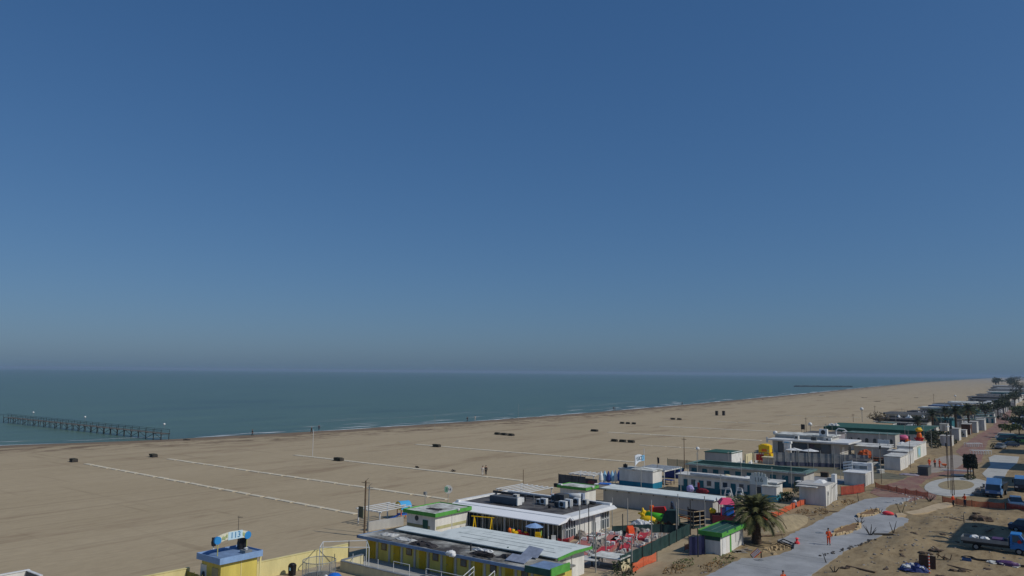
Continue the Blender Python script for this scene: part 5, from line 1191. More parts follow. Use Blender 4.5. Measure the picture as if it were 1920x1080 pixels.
def stump(px, py, lab, k=5, h=1.1, sp=.5, m=None, group='bare dark stems beside the path', z=None):
    p = at(px, py); t = thing('bare_stem', lab, 'plant', (p.x, p.y, gz(p.x, p.y) if z is None else z), random.uniform(0, 3), group); q = MB()
    for i in range(k):
        a = 6.28*i/k + .3; q.bar((0, 0, -.1), (sp*math.cos(a), sp*math.sin(a), h*random.uniform(.7, 1.1)), .065, .025)
    q.build('stems', m or woodd, t); return t
for px, py, k, h, sp, lab in [(1632, 1004, 7, 1.1, .75, 'spiky dark many stemmed stump at the right edge of the path'), (1675, 999, 2, 1.3, .4, 'dark V shaped pair of stems right of the path'), (1550, 1056, 1, 1.35, .55, 'single leaning dark stake right of the path'), (1565, 1073, 6, .6, .5, 'low dark dead shrub near the bottom edge of the frame'), (1612, 983, 6, .7, .6, 'dark spiky plant at the end of the long planting bed'), (1616, 974, 2, .5, .3, 'short dark stump at the front of the further planting bed'), (1638, 962, 2, 1.0, .5, 'leaning dark stem in the further planting bed'), (1650, 963, 5, .6, .4, 'dark cut plant at the right tip of the further planting bed'), (1571, 941, 1, 1.2, .1, 'slim dark post at the near corner of the red mesh'), (1610, 940, 1, 1.6, .15, 'dark post at the upper edge of the concrete path'), (1716, 944, 1, 1.1, .1, 'small dark post at the tip of the path'), (1690, 965, 2, 1.9, .9, 'olive drooping young plant in the corner bed'), (1743, 942, 7, 1.0, .9, 'big dark cut shrub at the brick edge'), (1808, 985, 1, 1.6, .05, 'dark short post beside the truck shadow')]:
    stump(px, py, lab, k, h, sp, fol_d if 'olive' in lab else None)
t = thing('log', 'long dark pole lying on the dirt beside the spiky stump', 'log', tuple(at(1655, 1004)[:2]) + (.12,), R(-60)); MB().bar((-1.0, 0, 0), (1.2, 0, .05), .13).build('trunk', woodd, t)
t = thing('red_cover', 'bright pinkish red cover lying on the concrete path', 'cover', tuple(at(1665, 966)[:2]) + (.07,)); MB().blob(0, 0, .18, .55, .75, .3, 12, 6, .12).build('cover_sheet', mk('coral_plastic', c(238, 78, 84), var=.08), t, True)
t = thing('striped_barrier', 'orange and white striped barrier board leaning in the path notch', 'barrier', tuple(at(1420, 1044)[:2]) + (.0,), R(-60)); MB().sheet((-.5, -.9, .02), (.25, -.9, .7), (.25, .9, .7), (-.5, .9, .02), .05).build('board', hivis, t); q = MB(); [q.sheet((-.53, y, .03), (.22, y, .72), (.22, y+.22, .72), (-.53, y+.22, .03), .06) for y in (-.75, -.25, .3)]; q.build('white_stripes', whitep, t); MB().box(.2, .3, -.8, -.7, 0, .7).box(.2, .3, .7, .8, 0, .7).build('leg', blackp, t)
t = thing('stone_rubble', 'pale rubble and kerb stones heaped in the path notch', 'rubble', (86.2, 29.2, 0)); q = MB(); [q.rbox(random.uniform(-2.4, 2.6), random.uniform(-1.3, .3), 0, random.uniform(.2, .6), random.uniform(.15, .4), random.uniform(.08, .28), random.uniform(0, 3), .8) for _ in range(34)]; q.build('rubble_stones', brickm, t)
t = thing('pallet_frame', 'black metal frame lying open in the path notch', 'frame', (88.6, 28.2, .05), R(20)); MB().tube([(-1.2, -.7, .1), (1.2, -.9, .1), (1.5, .2, .45), (-.6, .9, .5), (-1.2, -.7, .1)], .07).bar((0, -.8, .1), (.5, .6, .45), .05).build('frame_bars', blackp, t)
t = thing('red_toy', 'small coral red plastic valve beside the black frame', 'valve', (90.6, 27.6, .07)); MB().lathe(0, 0, [(.28, 0), (.28, .2), (.12, .24), (.12, .55), (.25, .58), (.02, .7)], 10).build('valve_body', bpy.data.materials['coral_plastic'], t); MB().bar((-.4, 0, .15), (.4, 0, .15), .08).build('spout', red_p, t)
for i, (px, py, lab) in enumerate([(1423, 1050, 'dark manhole cover near the striped barrier'), (1537, 999, 'dark drain slot on the path left of the worker'), (1665, 942, 'oval dark drain cover on the upper arm of the path')]):
    p = at(px, py, .07); t = thing('drain_cover', lab, 'drain cover', (p.x, p.y, .07), 0, 'drain covers in the concrete path'); MB().lathe(0, 0, [(.02, .0), (.5, .0), (.5, .02), (.02, .02)], 14).build('plate', galv, t); MB().box(-.3, .3, -.02, .02, .021, .03).build('slot', darkm, t)
t = thing('flagstones', 'broken grey slabs lying beside the green kiosk corner', 'slabs', tuple(at(1400, 1032)[:2]) + (0,)); q = MB(); [q.rbox(random.uniform(-2, 2), random.uniform(-.5, .6), 0, random.uniform(.5, 1.1), random.uniform(.3, .7), .1, random.uniform(0, 3)) for _ in range(10)]; q.build('slabs', stone, t)
rd = random.Random(21)
for px, py, lab in [(1335, 1066, 'dry brown weeds along the path edge below the kiosk'), (1358, 1052, 'dry brown weeds in front of the kiosk corner'), (1280, 1060, 'dark weed patch on the dirt left of the kiosk'), (1265, 1072, 'small weed patch near the bottom edge left of the kiosk'), (1540, 962, 'dry weeds between the path and the white gate kiosk'), (1590, 944, 'dry weeds below the red mesh'), (1505, 963, 'brown weed patch at the tail of the sand heap')]:
    p = at(px, py); t = thing('weed_patch', lab, 'weeds', (p.x, p.y, gz(p.x, p.y)), 0, 'dry weeds on the dirt'); q = MB(); leafball(q, 0, 0, .2, 2.0, .9, .3, 130, .12, rnd=rd); leafball(q, 1.6, .3, .15, 1.2, .6, .25, 60, .1, rnd=rd); q.build('leaves', fol_dead if rd.random() < .6 else fol_g, t)

# workers and walkers
person('worker in orange high visibility clothes standing alone on the concrete path', (92.2, 24.6, .07), R(25), 'phone', hivis, hivis, 1.03)
person('worker in orange cut off by the bottom edge of the frame', (70.3, 22.7, .07), R(40), 'tool', hivis, hivis)
person('worker in orange jacket and dark trousers left of the pair by the brick plaza', (131.2, 17.3, gz(131.2, 17.3)), R(60), 'stand', hivis, clothd); person('worker with a tool right of the pair by the brick plaza', (132.2, 15.9, gz(132.2, 15.9)), R(-30), 'tool', hivis, denim)
person('left worker in red orange of the three on the pale apron', (183.6, 28.2, .05), R(40), 'stand', hivis, hivis); person('middle worker in orange jacket and dark trousers of the three on the apron', (183.2, 27.1, .05), R(-20), 'tool', hivis, clothd); person('right worker in orange of the three, leaning over a barrow', (183.4, 26.3, .05), R(120), 'tool', hivis, hivis)
t = thing('wheelbarrow', 'orange wheelbarrow beside the three workers on the apron', 'wheelbarrow', (184.6, 25.6, .05), .4); MB().hexa([(-.4, -.25, .35), (.4, -.25, .35), (.4, .25, .35), (-.4, .25, .35)], [(-.6, -.4, .7), (.6, -.4, .7), (.6, .4, .7), (-.6, .4, .7)]).build('tray', orange_p, t); MB().bar((-.65, -.05, .2), (-.65, .05, .2), .2, None, 12).build('wheel', tyre, t); MB().bar((.4, -.3, .4), (1.2, -.3, .65), .025).bar((.4, .3, .4), (1.2, .3, .65), .025).build('handles', darkm, t)
a = at(905, 892); person('walker in pale clothes, left of the couple on the sand', (a.x, a.y, gz(a.x, a.y)), R(-140), 'walk', clothw, clothw); a = at(911, 891); person('walker in dark clothes, right of the couple on the sand', (a.x, a.y, gz(a.x, a.y)), R(-140), 'walk', clothd, clothd)
for px, py, col_, lab in [(473, 816, clothd, 'dark clothed walker at the waterline right of the pier'), (584, 812, clothd, 'dark clothed walker by the surf above the thin white mast'), (598, 806, denim, 'walker at the water edge close to the thin white mast'), (876, 789, clothd, 'dark walker at the water edge in the middle of the beach'), (891, 787, clothw, 'pale walker standing in the shallow surf'), (1150, 768, clothd, 'left one of two close walkers far down the waterline'), (1153, 768, denim, 'right one of two close walkers far down the waterline'), (1279, 759, clothd, 'lone walker farthest along the waterline')]:
    a = at(px, py); person(lab, (a.x, a.y, max(gz(a.x, a.y), -.3)), random.uniform(0, 6), 'walk', col_, col_, 1.05)

# ------------------------------------------------------------------ vehicles (built heading to local -X)
def wheel(t, x, y, r, w=.22, side=1):
    q = MB().bar((x, y - w/2, r), (x, y + w/2, r), r, None, 18).build('wheel', tyre, t); MB().bar((x, y + side*(w/2), r), (x, y + side*(w/2 + .012), r), r*.58, None, 14).build('rim', galv, q)
def flatbed(label, loc, rot, paint, L=6.3, W=2.0):
    t = thing('flatbed_truck', label, 'truck', loc, rot); h = W/2
    MB().hexa([(.15, -h+.05, .55), (1.75, -h+.05, .55), (1.75, h-.05, .55), (.15, h-.05, .55)], [(.1, -h+.05, 1.25), (1.75, -h+.05, 1.25), (1.75, h-.05, 1.25), (.1, h-.05, 1.25)]).hexa([(.1, -h+.05, 1.25), (1.75, -h+.05, 1.25), (1.75, h-.05, 1.25), (.1, h-.05, 1.25)], [(.75, -h+.16, 2.15), (1.7, -h+.16, 2.15), (1.7, h-.16, 2.15), (.75, h-.16, 2.15)]).build('cab', paint, t, bevel=.04)
    MB().hexa([(.08, -h+.2, 1.3), (.14, -h+.2, 1.3), (.14, h-.2, 1.3), (.08, h-.2, 1.3)], [(.66, -h+.27, 2.08), (.72, -h+.27, 2.08), (.72, h-.27, 2.08), (.66, h-.27, 2.08)]).build('windscreen', glass, t)
    for s in (1, -1):
        d = MB().box(.55, 1.55, s*(h-.05), s*(h-.03), .65, 1.28).build('door', paint, t); MB().hexa([(.55, s*(h-.06), 1.3), (1.5, s*(h-.06), 1.3), (1.5, s*(h-.03), 1.3), (.55, s*(h-.03), 1.3)], [(.95, s*(h-.16), 2.02), (1.5, s*(h-.16), 2.02), (1.5, s*(h-.13), 2.02), (.95, s*(h-.13), 2.02)]).build('window', glass, d); MB().box(1.35, 1.5, s*(h-.03), s*(h-.0), 1.12, 1.17).build('handle', blackp, d)
        MB().box(.09, .14, s*(h-.5), s*(h-.15), .75, .95).build('headlight', whitep, t); MB().box(.5, .58, s*(h+.0), s*(h+.22), 1.4, 1.7).build('mirror', blackp, t)
    MB().box(.02, .14, -h+.05, h-.05, .42, .62).build('bumper', blackp, t); MB().box(1.2, L-.1, -.4, .4, .5, .8).build('chassis', darkm, t)
    MB().box(1.9, L, -h, h, .8, .92).build('bed', darkm, t)
    for s in (1, -1): MB().box(1.9, L, s*h, s*(h-.05), .92, 1.3).build('side_board', galv, t)
    MB().box(1.85, 1.9, -h, h, .92, 1.7).build('headboard', galv, t); MB().box(L-.05, L, -h+.05, h-.05, .92, 1.3).build('tail_board', galv, t)
    for x in (.95, L-1.4):
        for s in (1, -1): wheel(t, x, s*(h-.15), .36, .24, s)
    return t
tr = flatbed('blue cab flatbed truck with a grey open bed cut by the right edge', (101.0, 6.3, gz(101, 9)), R(90), carblue)
t = thing('truck_load', 'white bags and dark boxes lying on the bed of the flatbed truck', 'load', (101.0, 10.2, gz(101, 9) + .92), 0); MB().blob(-.3, 1.2, .3, .45, .5, .3, 9, 6, .2).blob(-.4, .2, .28, .4, .5, .28, 9, 6, .2).build('white_bags', whitep, t); MB().box(-.8, .6, -1.6, -.5, .0, .5).build('dark_box', purple_p, t)
t = thing('red_bucket', 'red round lid on the window ledge side of the flatbed truck cab', 'lid', (99.92, 7.15, gz(101, 9) + 1.42)); MB().blob(0, 0, 0, .05, .2, .17, 8, 6, 0).build('lid', red_p, t)
def dumper(label, loc, rot, paint, H=2.9, W=2.2, L=6):
    t = thing('tipper_truck', label, 'truck', loc, rot); h = W/2
    MB().hexa([(0, -h, .5), (1.7, -h, .5), (1.7, h, .5), (0, h, .5)], [(-.02, -h, 1.2), (1.7, -h, 1.2), (1.7, h, 1.2), (-.02, h, 1.2)]).hexa([(-.02, -h, 1.2), (1.7, -h, 1.2), (1.7, h, 1.2), (-.02, h, 1.2)], [(.35, -h+.1, 2.1), (1.7, -h+.1, 2.1), (1.7, h-.1, 2.1), (.35, h-.1, 2.1)]).build('cab', paint, t, bevel=.05)
    MB().hexa([(-.05, -h+.12, 1.22), (.03, -h+.12, 1.22), (.03, h-.12, 1.22), (-.05, h-.12, 1.22)], [(.27, -h+.2, 2.02), (.35, -h+.2, 2.02), (.35, h-.2, 2.02), (.27, h-.2, 2.02)]).build('windscreen', glass, t)
    MB().hexa([(.5, -h+.1, 2.12), (1.75, -h+.1, 2.12), (1.75, h-.1, 2.12), (.5, h-.1, 2.12)], [(1.5, -h+.1, H), (1.75, -h+.1, H), (1.75, h-.1, H), (1.5, h-.1, H)]).build('wind_deflector', carsteel, t)
    MB().hexa([(1.85, -h, .9), (L, -h, .9), (L, h, .9), (1.85, h, .9)], [(1.8, -h-.1, 2.0), (L+.2, -h-.1, 2.0), (L+.2, h+.1, 2.0), (1.8, h+.1, 2.0)]).build('tipper_body', darkm, t)
    MB().box(-.06, .1, -h, h, .4, .65).build('bumper', blackp, t); MB().box(.5, L, -.5, .5, .5, .9).build('chassis', darkm, t)
    for s in (1, -1):
        MB().box(-.05, .0, s*(h-.55), s*(h-.15), .75, .95).build('headlight', whitep, t); MB().box(.1, .2, s*(h+.02), s*(h+.25), 1.5, 2.0).build('mirror', blackp, t)
        for x in (.9, L-1.2): wheel(t, x, s*(h-.16), .45, .3, s)
    return t
dumper('steel blue tipper truck facing the camera by the round plaza', (144.2, 13.4, gz(144, 13.4)), R(-4), carsteel)
dumper('second steel blue truck cut by the right edge beyond the tipper', (154, 10.2, .0), 0, cardark, 2.6)
def car(label, loc, rot, paint, L=4.3, W=1.75, H=1.48, van=False, group=None):
    t = thing('parked_car', label, 'van' if van else 'car', loc, rot, group); h = W/2
    MB().hexa([(.05, -h, .28), (L-.05, -h, .28), (L-.05, h, .28), (.05, h, .28)], [(0, -h+.04, .85 if not van else 1.1), (L, -h+.04, .9 if not van else 1.1), (L, h-.04, .9 if not van else 1.1), (0, h-.04, .85 if not van else 1.1)]).build('body', paint, t, bevel=.06)
    a0, a1, b0, b1 = ((.95, L-.35, 1.6, L-.9) if not van else (.35, L, .9, L-.05)); z = .9 if not van else 1.1
    MB().hexa([(a0, -h+.08, z-.04), (a1, -h+.08, z-.04), (a1, h-.08, z-.04), (a0, h-.08, z-.04)], [(b0, -h+.22, H-.05), (b1, -h+.22, H-.05), (b1, h-.22, H-.05), (b0, h-.22, H-.05)]).build('windows', glass, t)
    MB().box(b0+.05, b1-.05, -h+.2, h-.2, H-.06, H).build('roof', paint, t, bevel=.02)
    for s in (1, -1):
        MB().box(-.02, .06, s*(h-.5), s*(h-.12), .6, .76).build('headlight', whitep, t); MB().box(L-.06, L+.02, s*(h-.45), s*(h-.1), .65, .82).build('tail_light', red_p, t); MB().box(1.15, 1.3, s*(h-.02), s*(h+.16), .92, 1.05).build('mirror', paint, t)
        for x in (.8, L-.85): wheel(t, x, s*(h-.1), .31, .2, s)
    return t
car('white car with its roof showing at the right edge by the tipper truck', (134.6, 9.6, 0), R(8), carwhite); car('dark car cut by the right edge behind the flatbed truck', (115.5, 5.0, 0), R(85), cardark)
car('grey parked car, nearest of the cluster by the brick promenade', (239.5, 20.6, .04), R(-10), cargrey); car('dark blue parked car behind the grey one', (249, 20.6, .04), R(-60), cardark); car('long blue green van in the parked cluster', (268, 23.3, .04), R(-80), tealdk, 5.4, 2.0, 2.1, True); car('white van beside the blue green one', (276, 24.3, .04), R(-80), carwhite, 5, 1.9, 2.0, True); car('lime green parked van at the right end of the cluster', (266, 19.0, .04), R(-70), lime, 4.6, 1.9, 1.9, True)
for k, (px, py, m_, lab) in enumerate([(1898, 797, carsteel, 'light blue car far along the promenade near the right edge'), (1905, 803, cardark, 'dark car below the far light blue one'), (1890, 788, carwhite, 'white car far along the promenade'), (1910, 789, cargrey, 'grey car at the right edge far along the promenade')]):
    p = at(px, py); car(lab, (p.x, p.y, 0), R(-75), m_, 4.6, 1.8, 1.6)
for k, (px, py, lab) in enumerate([(1838, 852, 'tangle of white metal frames beside the promenade'), (1824, 838, 'white metal rack beside the dark tree')]):
    p = at(px, py); t = thing('metal_rack', lab, 'rack', (p.x, p.y, .04), random.uniform(0, 1)); q = MB()
    for i in range(8): y = (i-4)*.6; q.tube([(-.5, y, 0), (-.4, y, .9), (.4, y + .3, 1.0), (.5, y + .3, 0)], .06)
    q.bar((-.4, -2.6, .9), (-.4, 2.2, .9), .06).bar((.4, -2.4, .95), (.4, 2.4, .95), .06); q.build('frames', whitem, t)

# site clutter, bottom right
t = thing('hose', 'long black hose with a loop lying on the dirt below the flatbed truck', 'hose', (94.6, 8.0, .15)); q = MB(); pts = [(.25*math.sin(i*.8) - .0*i, -4 + i*.55, .03 + .06*math.sin(i)) for i in range(13)]; pts += [(.55, 3.1, .05), (.5, 3.6, .05), (.0, 3.9, .05), (-.45, 3.5, .05), (-.35, 2.6, .05), (-.25, 1.6, .05)]; q.tube(pts, .11, 7).build('hose_run', rubber, t)
t = thing('cable_drum', 'blue and white folded tarpaulin heap at the bottom right of the site', 'heap', (86.0, 15.0, gz(86, 15))); crumple(1.7, 2.6, .7)(t, mk('royal_blue_sheet', c(60, 74, 128), var=.35)); MB().blob(-.5, .6, .4, .25, .4, .2, 9, 6, .3).blob(-.3, -.7, .35, .22, .35, .18, 9, 6, .3).blob(.1, .2, .5, .2, .25, .16, 8, 5, .3).build('white_sacks', whitep, t)
t.name = 'tarpaulin_heap'
t = thing('plywood_board', 'brown upright board behind the orange and white post', 'board', (87.4, 14.0, gz(87, 14))); MB().sheet((0, .8, 0), (.0, -.7, 0), (.25, -.7, 1.25), (.25, .8, 1.25), .05).build('board', rust, t); MB().box(.3, .36, -.1, 0, 0, 1.0).build('prop', wood, t)
t = thing('marker_post', 'orange and white marker post at the bottom right of the site', 'post', (85.6, 13.6, gz(85.6, 13.6))); q = MB(); [q.bar((0,0,i*.3), (0,0,i*.3+.15), .06) for i in range(6)]; q.build('orange_bands', hivis, t); q = MB(); [q.bar((0,0,i*.3+.15), (0,0,i*.3+.3), .06) for i in range(6)]; q.build('white_bands', whitep, t)
t = thing('blue_crate', 'small flat blue crate on the dirt below the hose loop', 'crate', tuple(at(1813, 1056)[:2]) + (.1,), .2); MB().box(-.35, .35, -.4, .4, 0, .08).box(-.35, -.3, -.4, .4, .08, .35).box(.3, .35, -.4, .4, .08, .35).box(-.3, .3, -.4, -.35, .08, .35).box(-.3, .3, .35, .4, .08, .35).build('crate', mk('dull_blue_plastic', c(60, 92, 140)), t)
t = thing('broken_slabs', 'heap of pale broken slabs and a dark mat right of the blue crate', 'heap', tuple(at(1883, 1060)[:2]) + (.05,)); q = MB(); [q.rbox(random.uniform(-.8, .8), random.uniform(-1.3, 1.3), random.uniform(0, .25), random.uniform(.3, .8), random.uniform(.3, .7), .08, random.uniform(0, 3)) for _ in range(16)]; q.build('slabs', whitew, t); MB().blob(-.2, -.3, .2, .6, 1.0, .28, 10, 6, .2).build('dark_mat', purple_p, t)
for k, (px, py, lab) in enumerate([(1738, 1039, 'dark clod of earth on the dirt left of the truck'), (1795, 1074, 'dark clod of earth near the bottom edge of the dirt'), (1772, 1050, 'broken timber pieces standing in the dirt'), (1835, 977, 'dark sand pile above the truck shadow'), (1755, 1036, 'low dark clod beside the wheel tracks')]):
    p = at(px, py); t = thing('earth_clod', lab, 'earth', (p.x, p.y, gz(p.x, p.y)), 0, 'clods and scraps on the building site'); q = MB()
    if 'timber' in lab: [q.bar((random.uniform(-.5, .5), random.uniform(-.8, .8), 0), (random.uniform(-.5, .5), random.uniform(-.8, .8), random.uniform(.3, .8)), .05) for _ in range(9)]
    elif 'pile' in lab: q.blob(0, 0, .0, .8, 1.2, .6, 12, 7, .25).blob(.4, -.9, 0, .7, .8, .4, 9, 6, .3)
    else: [q.blob(random.uniform(-.3, .3), random.uniform(-.5, .5), .05, .3, .4, .16, 7, 5, .25) for _ in range(4)]
    q.build('lumps', wood if 'timber' in lab else mk('dark_earth', c(92, 76, 62), var=.3) if 'dark_earth' not in bpy.data.materials else bpy.data.materials['dark_earth'], t)
t = thing('plank_pile', 'pale planks stacked above the truck shadow', 'planks', tuple(at(1832, 982)[:2]) + (.05,)); q = MB(); [q.box(-.5 + .1*i, -.42 + .1*i, -1.4, 1.4, 0, .1 + .03*(i % 3)) for i in range(8)]; q.build('planks', whitew, t)
rs_ = random.Random(5); stones = MB()
for _ in range(260):
    x = rs_.uniform(70, 128); y = rs_.choice((rs_.uniform(14, 22), rs_.uniform(5, 20), rs_.uniform(30.4, 33)))
    if inpoly(x, y, PATH) or y < .056*x: continue
    stones.blob(x, y, gz(x, y) + .02, rs_.uniform(.05, .2), rs_.uniform(.05, .22), rs_.uniform(.04, .12), 6, 4, .25)
struct(stones.build('loose_stones', stone), 'stuff')
for k, (px, py, lab) in enumerate([(1588, 1028, 'line of dark rubble along the right edge of the path'), (1700, 938, 'scattered white debris on the brick plaza')]):
    p = at(px, py); t = thing('rubble_line', lab, 'rubble', (p.x, p.y, .05)); q = MB(); [q.rbox(i*.5 - 6, -.1*i + 1.0 + rs_.uniform(-.25, .25) if k == 0 else rs_.uniform(-2, 2), 0, rs_.uniform(.1, .35), rs_.uniform(.1, .3), rs_.uniform(.06, .16), rs_.uniform(0, 3)) for i in range(26)]; q.build('rubble_stones', mk('dark_rubble', c(96, 92, 88)) if k == 0 else whitew, t)

# ------------------------------------------------------------------ brick plaza
fence('mesh_barrier', 'orange mesh barrier across the near part of the brick plaza', [(143.6, 30.4), (141.5, 28.0), (139.2, 25.0), (137.5, 21.5)], .9, orange_net, rust, 2.2, .03, zf=.03, sag=.2)
fence('mesh_barrier', 'rust orange mesh barrier by the two workers near the tipper truck', [(133.5, 19.0), (131.9, 15), (132.6, 11.0)], .95, orange_net, rust, 2.4, .03, zf=.05, sag=.1); fence('mesh_barrier', 'rust red mesh barrier running into the shadow at the right edge', [(132.6, 10.8), (130.5, 7.3)], .95, red_net, rust, 2.4, .03, zf=.05)
mk_mast = mk('mast_brown', c(110, 96, 84), var=.2)
def mast(label, x, y, h, k=1, m=None, cat='lamp mast'):
    t = thing('lamp_mast', label, cat, (x, y, 0)); m = m or mk_mast
    for i in range(k): MB().bar((i*.5, i*.3, -.1), (i*.5*.3, i*.3*.3, h - i*.8), .055, .04).build('pole', m, t)
    q = MB(); 
    for i in range(int(h/1.2)): q.bar((-.3, 0, 1 + i*1.2), (.5, .3, 1 + i*1.2), .03)
    if k > 1: q.build('rungs', m, t)
    MB().box(-.25, .25, -.12, .12, h-.5, h+.1).build('lamp_head', darkm, t); return t
mast('tall brown lamp mast with rungs in the round plaza bed', 143, 18.6, 11, 3); mast('tall thin mast on the brick paving left of the dark trimmed tree', 163.5, 22.0, 8.5, 2); mast('slim dark mast at the far edge of the round plaza', 151, 20.5, 7.5, 1); mast('slim mast on the dirt left of the grey box', 149.5, 30.6, 6.5, 1); mast('slim mast by the white kiosk pair', 178, 30.8, 6.5, 1)
t = thing('utility_box', 'dark grey concrete box standing on the brick promenade', 'box', (166.8, 25.9, .03)); MB().box(0, 3.6, 0, 1.75, 0, 1.55).build('housing', mk('dark_concrete', c(104, 104, 100), var=.15), t); MB().box(-.08, 3.68, -.08, 1.83, 1.553, 1.66).build('lid', greyd, t); MB().box(-.03, 0, .3, 1.4, .2, 1.3).build('door', greyd, t)
t = thing('ground_sheet', 'pale lilac sheet lying beside the dark grey box', 'sheet', (166.0, 29.0, .05)); crumple(2.0, 3.4, .25)(t, mk('lilac_sheet', c(160, 150, 158), var=.15))
tc_ = thing('clipped_tree', 'dark tree clipped to a drum on several stems beside the plaza', 'tree', (170.5, 19.3, .03)); q = MB(); rt = random.Random(2)
for _ in range(1500):
    a, r_ = rt.uniform(0, 6.28), 1.15*math.sqrt(rt.uniform(.3, 1)); z = rt.uniform(1.7, 4.15); r_ *= 1 + .1*noise.noise(Vector((math.cos(a)*2, math.sin(a)*2, z)))
    if z > 3.9: r_ *= .85
    p = Vector((r_*math.cos(a), r_*math.sin(a), z)); d = Vector((rt.gauss(0,1), rt.gauss(0,1), rt.gauss(.3,1))).normalized(); e = d.orthogonal(); f = d.cross(e); s = rt.uniform(.1, .22); q.add([p-e*s, p+f*s*.6, p+e*s, p-f*s*.6], [(0,1,2,3)])
q.build('crown', mk('very_dark_foliage', c(44, 52, 40), var=.4, scale=2), tc_); [MB().bar((x, y, -.1), (x*.8, y*.8, 2.2), .07).build('stem', bark, tc_) for x, y in ((.5, .5), (-.5, .5), (.5, -.5), (-.5, -.5), (0, 0))]
t = thing('shrub', 'dark low shrub at the foot of the clipped tree', 'shrub', (166.5, 19.0, .06)); shrub(t, 1.6, 1.0, .6, fol_d, 260)
for k, (px, py, L, lab) in enumerate([(1795, 884, 5.5, 'long white kerb beam on the brick paving beside the mast'), (1803, 893, 3.5, 'shorter white kerb beam nearer the round plaza')]):
    p = at(px, py); t = thing('kerb_beam', lab, 'beam', (p.x, p.y, .05), R(-72)); MB().box(-L/2, L/2, -.2, .2, 0, .3).build('beam', whitep, t)
t = thing('stone_bench_ring', 'ring of pale stone rubble and a frame beside the tipper truck', 'rubble', (150, 15.4, .06)); q = MB(); [q.rbox(rs_.uniform(-5, 5), rs_.uniform(-.5, .8), 0, rs_.uniform(.3, .8), rs_.uniform(.3, .6), rs_.uniform(.2, .5), rs_.uniform(0, 3)) for _ in range(26)]; q.build('rubble_stones', stone, t); MB().tube([(2, -.6, 0), (2, -.6, .9), (4, .4, .9), (4, .4, 0)], .06).build('frame', whitem, t)
for x0, x1, y0, y1, h, lab, m_ in [(172.6, 180.6, 31.7, 34.7, 2.6, 'white kiosk with a grey end wall, nearest of the row by the apron', white), (183.4, 190.5, 32.2, 35.0, 2.7, 'cream white kiosk in the middle of the row by the apron', whitew), (194, 211, 32.9, 36.2, 3.0, 'long white walled kiosk at the far end of the row by the apron', white)]:
    t = cabin('kiosk', lab, x0, x1, y0, y1, h, m_, whitew, None, over=.12, roofh=.1, cat='kiosk'); X = x1 - x0
    for k in range(3): MB().box(X*(.15 + .28*k), X*(.15 + .28*k) + 1.0, -.03, 0, .2, h-.5).build('shutter', whitep, t)
t = thing('shop_mural', 'faded mural panel on the front of the longest kiosk', 'mural', (199, 32.84, .3)); MB().box(0, 4, -.02, 0, 0, 2.4).build('panel', mk('pale_mint', c(170, 196, 180), var=.2), t); MB().blob(2, -.03, 1.2, 1.2, .02, .8, 10, 7, .3).build('painted_shape', ltblue_t, t)

# ------------------------------------------------------------------ grey lots in the middle distance
fence('wind_fence', 'dark green net fence on posts beside the far sand', [(147.5, 70.5), (147.5, 62.0), (143.5, 59.5)], 1.6, green_sheer, green_dk, 2, .05, zf=0)
t = cabin('grey_store', 'grey green windowless building with its sunlit side coloured white', 157.4, 163.5, 60.8, 66.6, 2.5, greyw, green_dk, None, over=.15, roofh=.08); MB().box(-.02, 6.1, -.05, -.003, -.2, 2.75).build('sunlit_side', whitep, t)  # sunlit side coloured white, walls in shade coloured grey
t = thing('globe_lamp', 'white globe lamp beside the grey green building', 'lamp', (156.5, 67.8, 0)); MB().bar((0,0,-.1), (0,0,2.9), .06).build('post', galv, t); MB().blob(0, 0, 3.15, .4, .4, .4, 10, 8, 0).build('globe', whitep, t, True)
t = thing('cafe_terrace', 'cream terrace wall with white chairs beside the grey green building', 'terrace', (164.2, 58.0, 0)); MB().box(0, 5, 2.2, 2.5, 0, 1.9).build('back_wall', cream, t); MB().box(1, 1.2, 1.0, 1.2, 0, 2.4).build('post', cream, t)
rc_ = random.Random(8)
def plastic_chair(label, loc, rot, group='white chairs of the terrace'):
    t = thing('plastic_chair', label, 'chair', loc, rot, group); MB().box(-.25, .25, -.25, .25, .4, .45).build('seat', whitep, t); MB().box(.2, .25, -.25, .25, .45, .9).build('backrest', whitep, t); [MB().bar((a, b_, 0), (a, b_, .42), .025).build('leg', whitep, t) for a in (-.22, .22) for b_ in (-.22, .22)]; return t
ch = plastic_chair('white plastic terrace chair behind the green roofed row', (158.5, 59.5, 0), .3)
for k in range(13): dup(ch, (rc_.uniform(154, 163.5), rc_.uniform(57.4, 59.6), 0), rc_.uniform(0, 6))
t = thing('round_awning', 'row of white cushions stacked on the green grey roof line', 'stack', (152, 63.5, 0)); q = MB(); [q.blob(0, y, 1.1, .5, .55, .2, 8, 5, .1) for y in (-3, -2, -1, 0, 1, 2)]; q.build('cushions', whitep, t); MB().box(-.4, .4, -3.4, 2.4, 0, .95).build('bench_base', greyw, t); t.name = 'cushion_stack'
t = thing('play_tower', 'yellow topped play tower with red panels beside the court fence', 'play tower', (169.5, 57.8, 0)); MB().box(-.9, .9, -1.2, 1.2, 2.1, 3.6).build('yellow_panel', yellow_p, t); MB().blob(0, 0, 3.6, .9, 1.2, .35, 10, 6, .1).build('yellow_roof', yellow_p, t); MB().box(-.8, .8, .2, 1.8, .3, 1.6).build('red_panel', red_p, t); MB().box(-.85, .85, -1.5, .1, .4, 1.9).build('yellow_slide_panel', bpy.data.materials['yellow_plastic'], t); [MB().bar((a, b_, 0), (a, b_, 2.2), .08).build('post', orange_p, t) for a in (-.8, .8) for b_ in (-1.1, 1.1)]; MB().box(-.92, -.905, -.6, .5, 2.3, 2.9).build('dark_openings', orange_p, t)
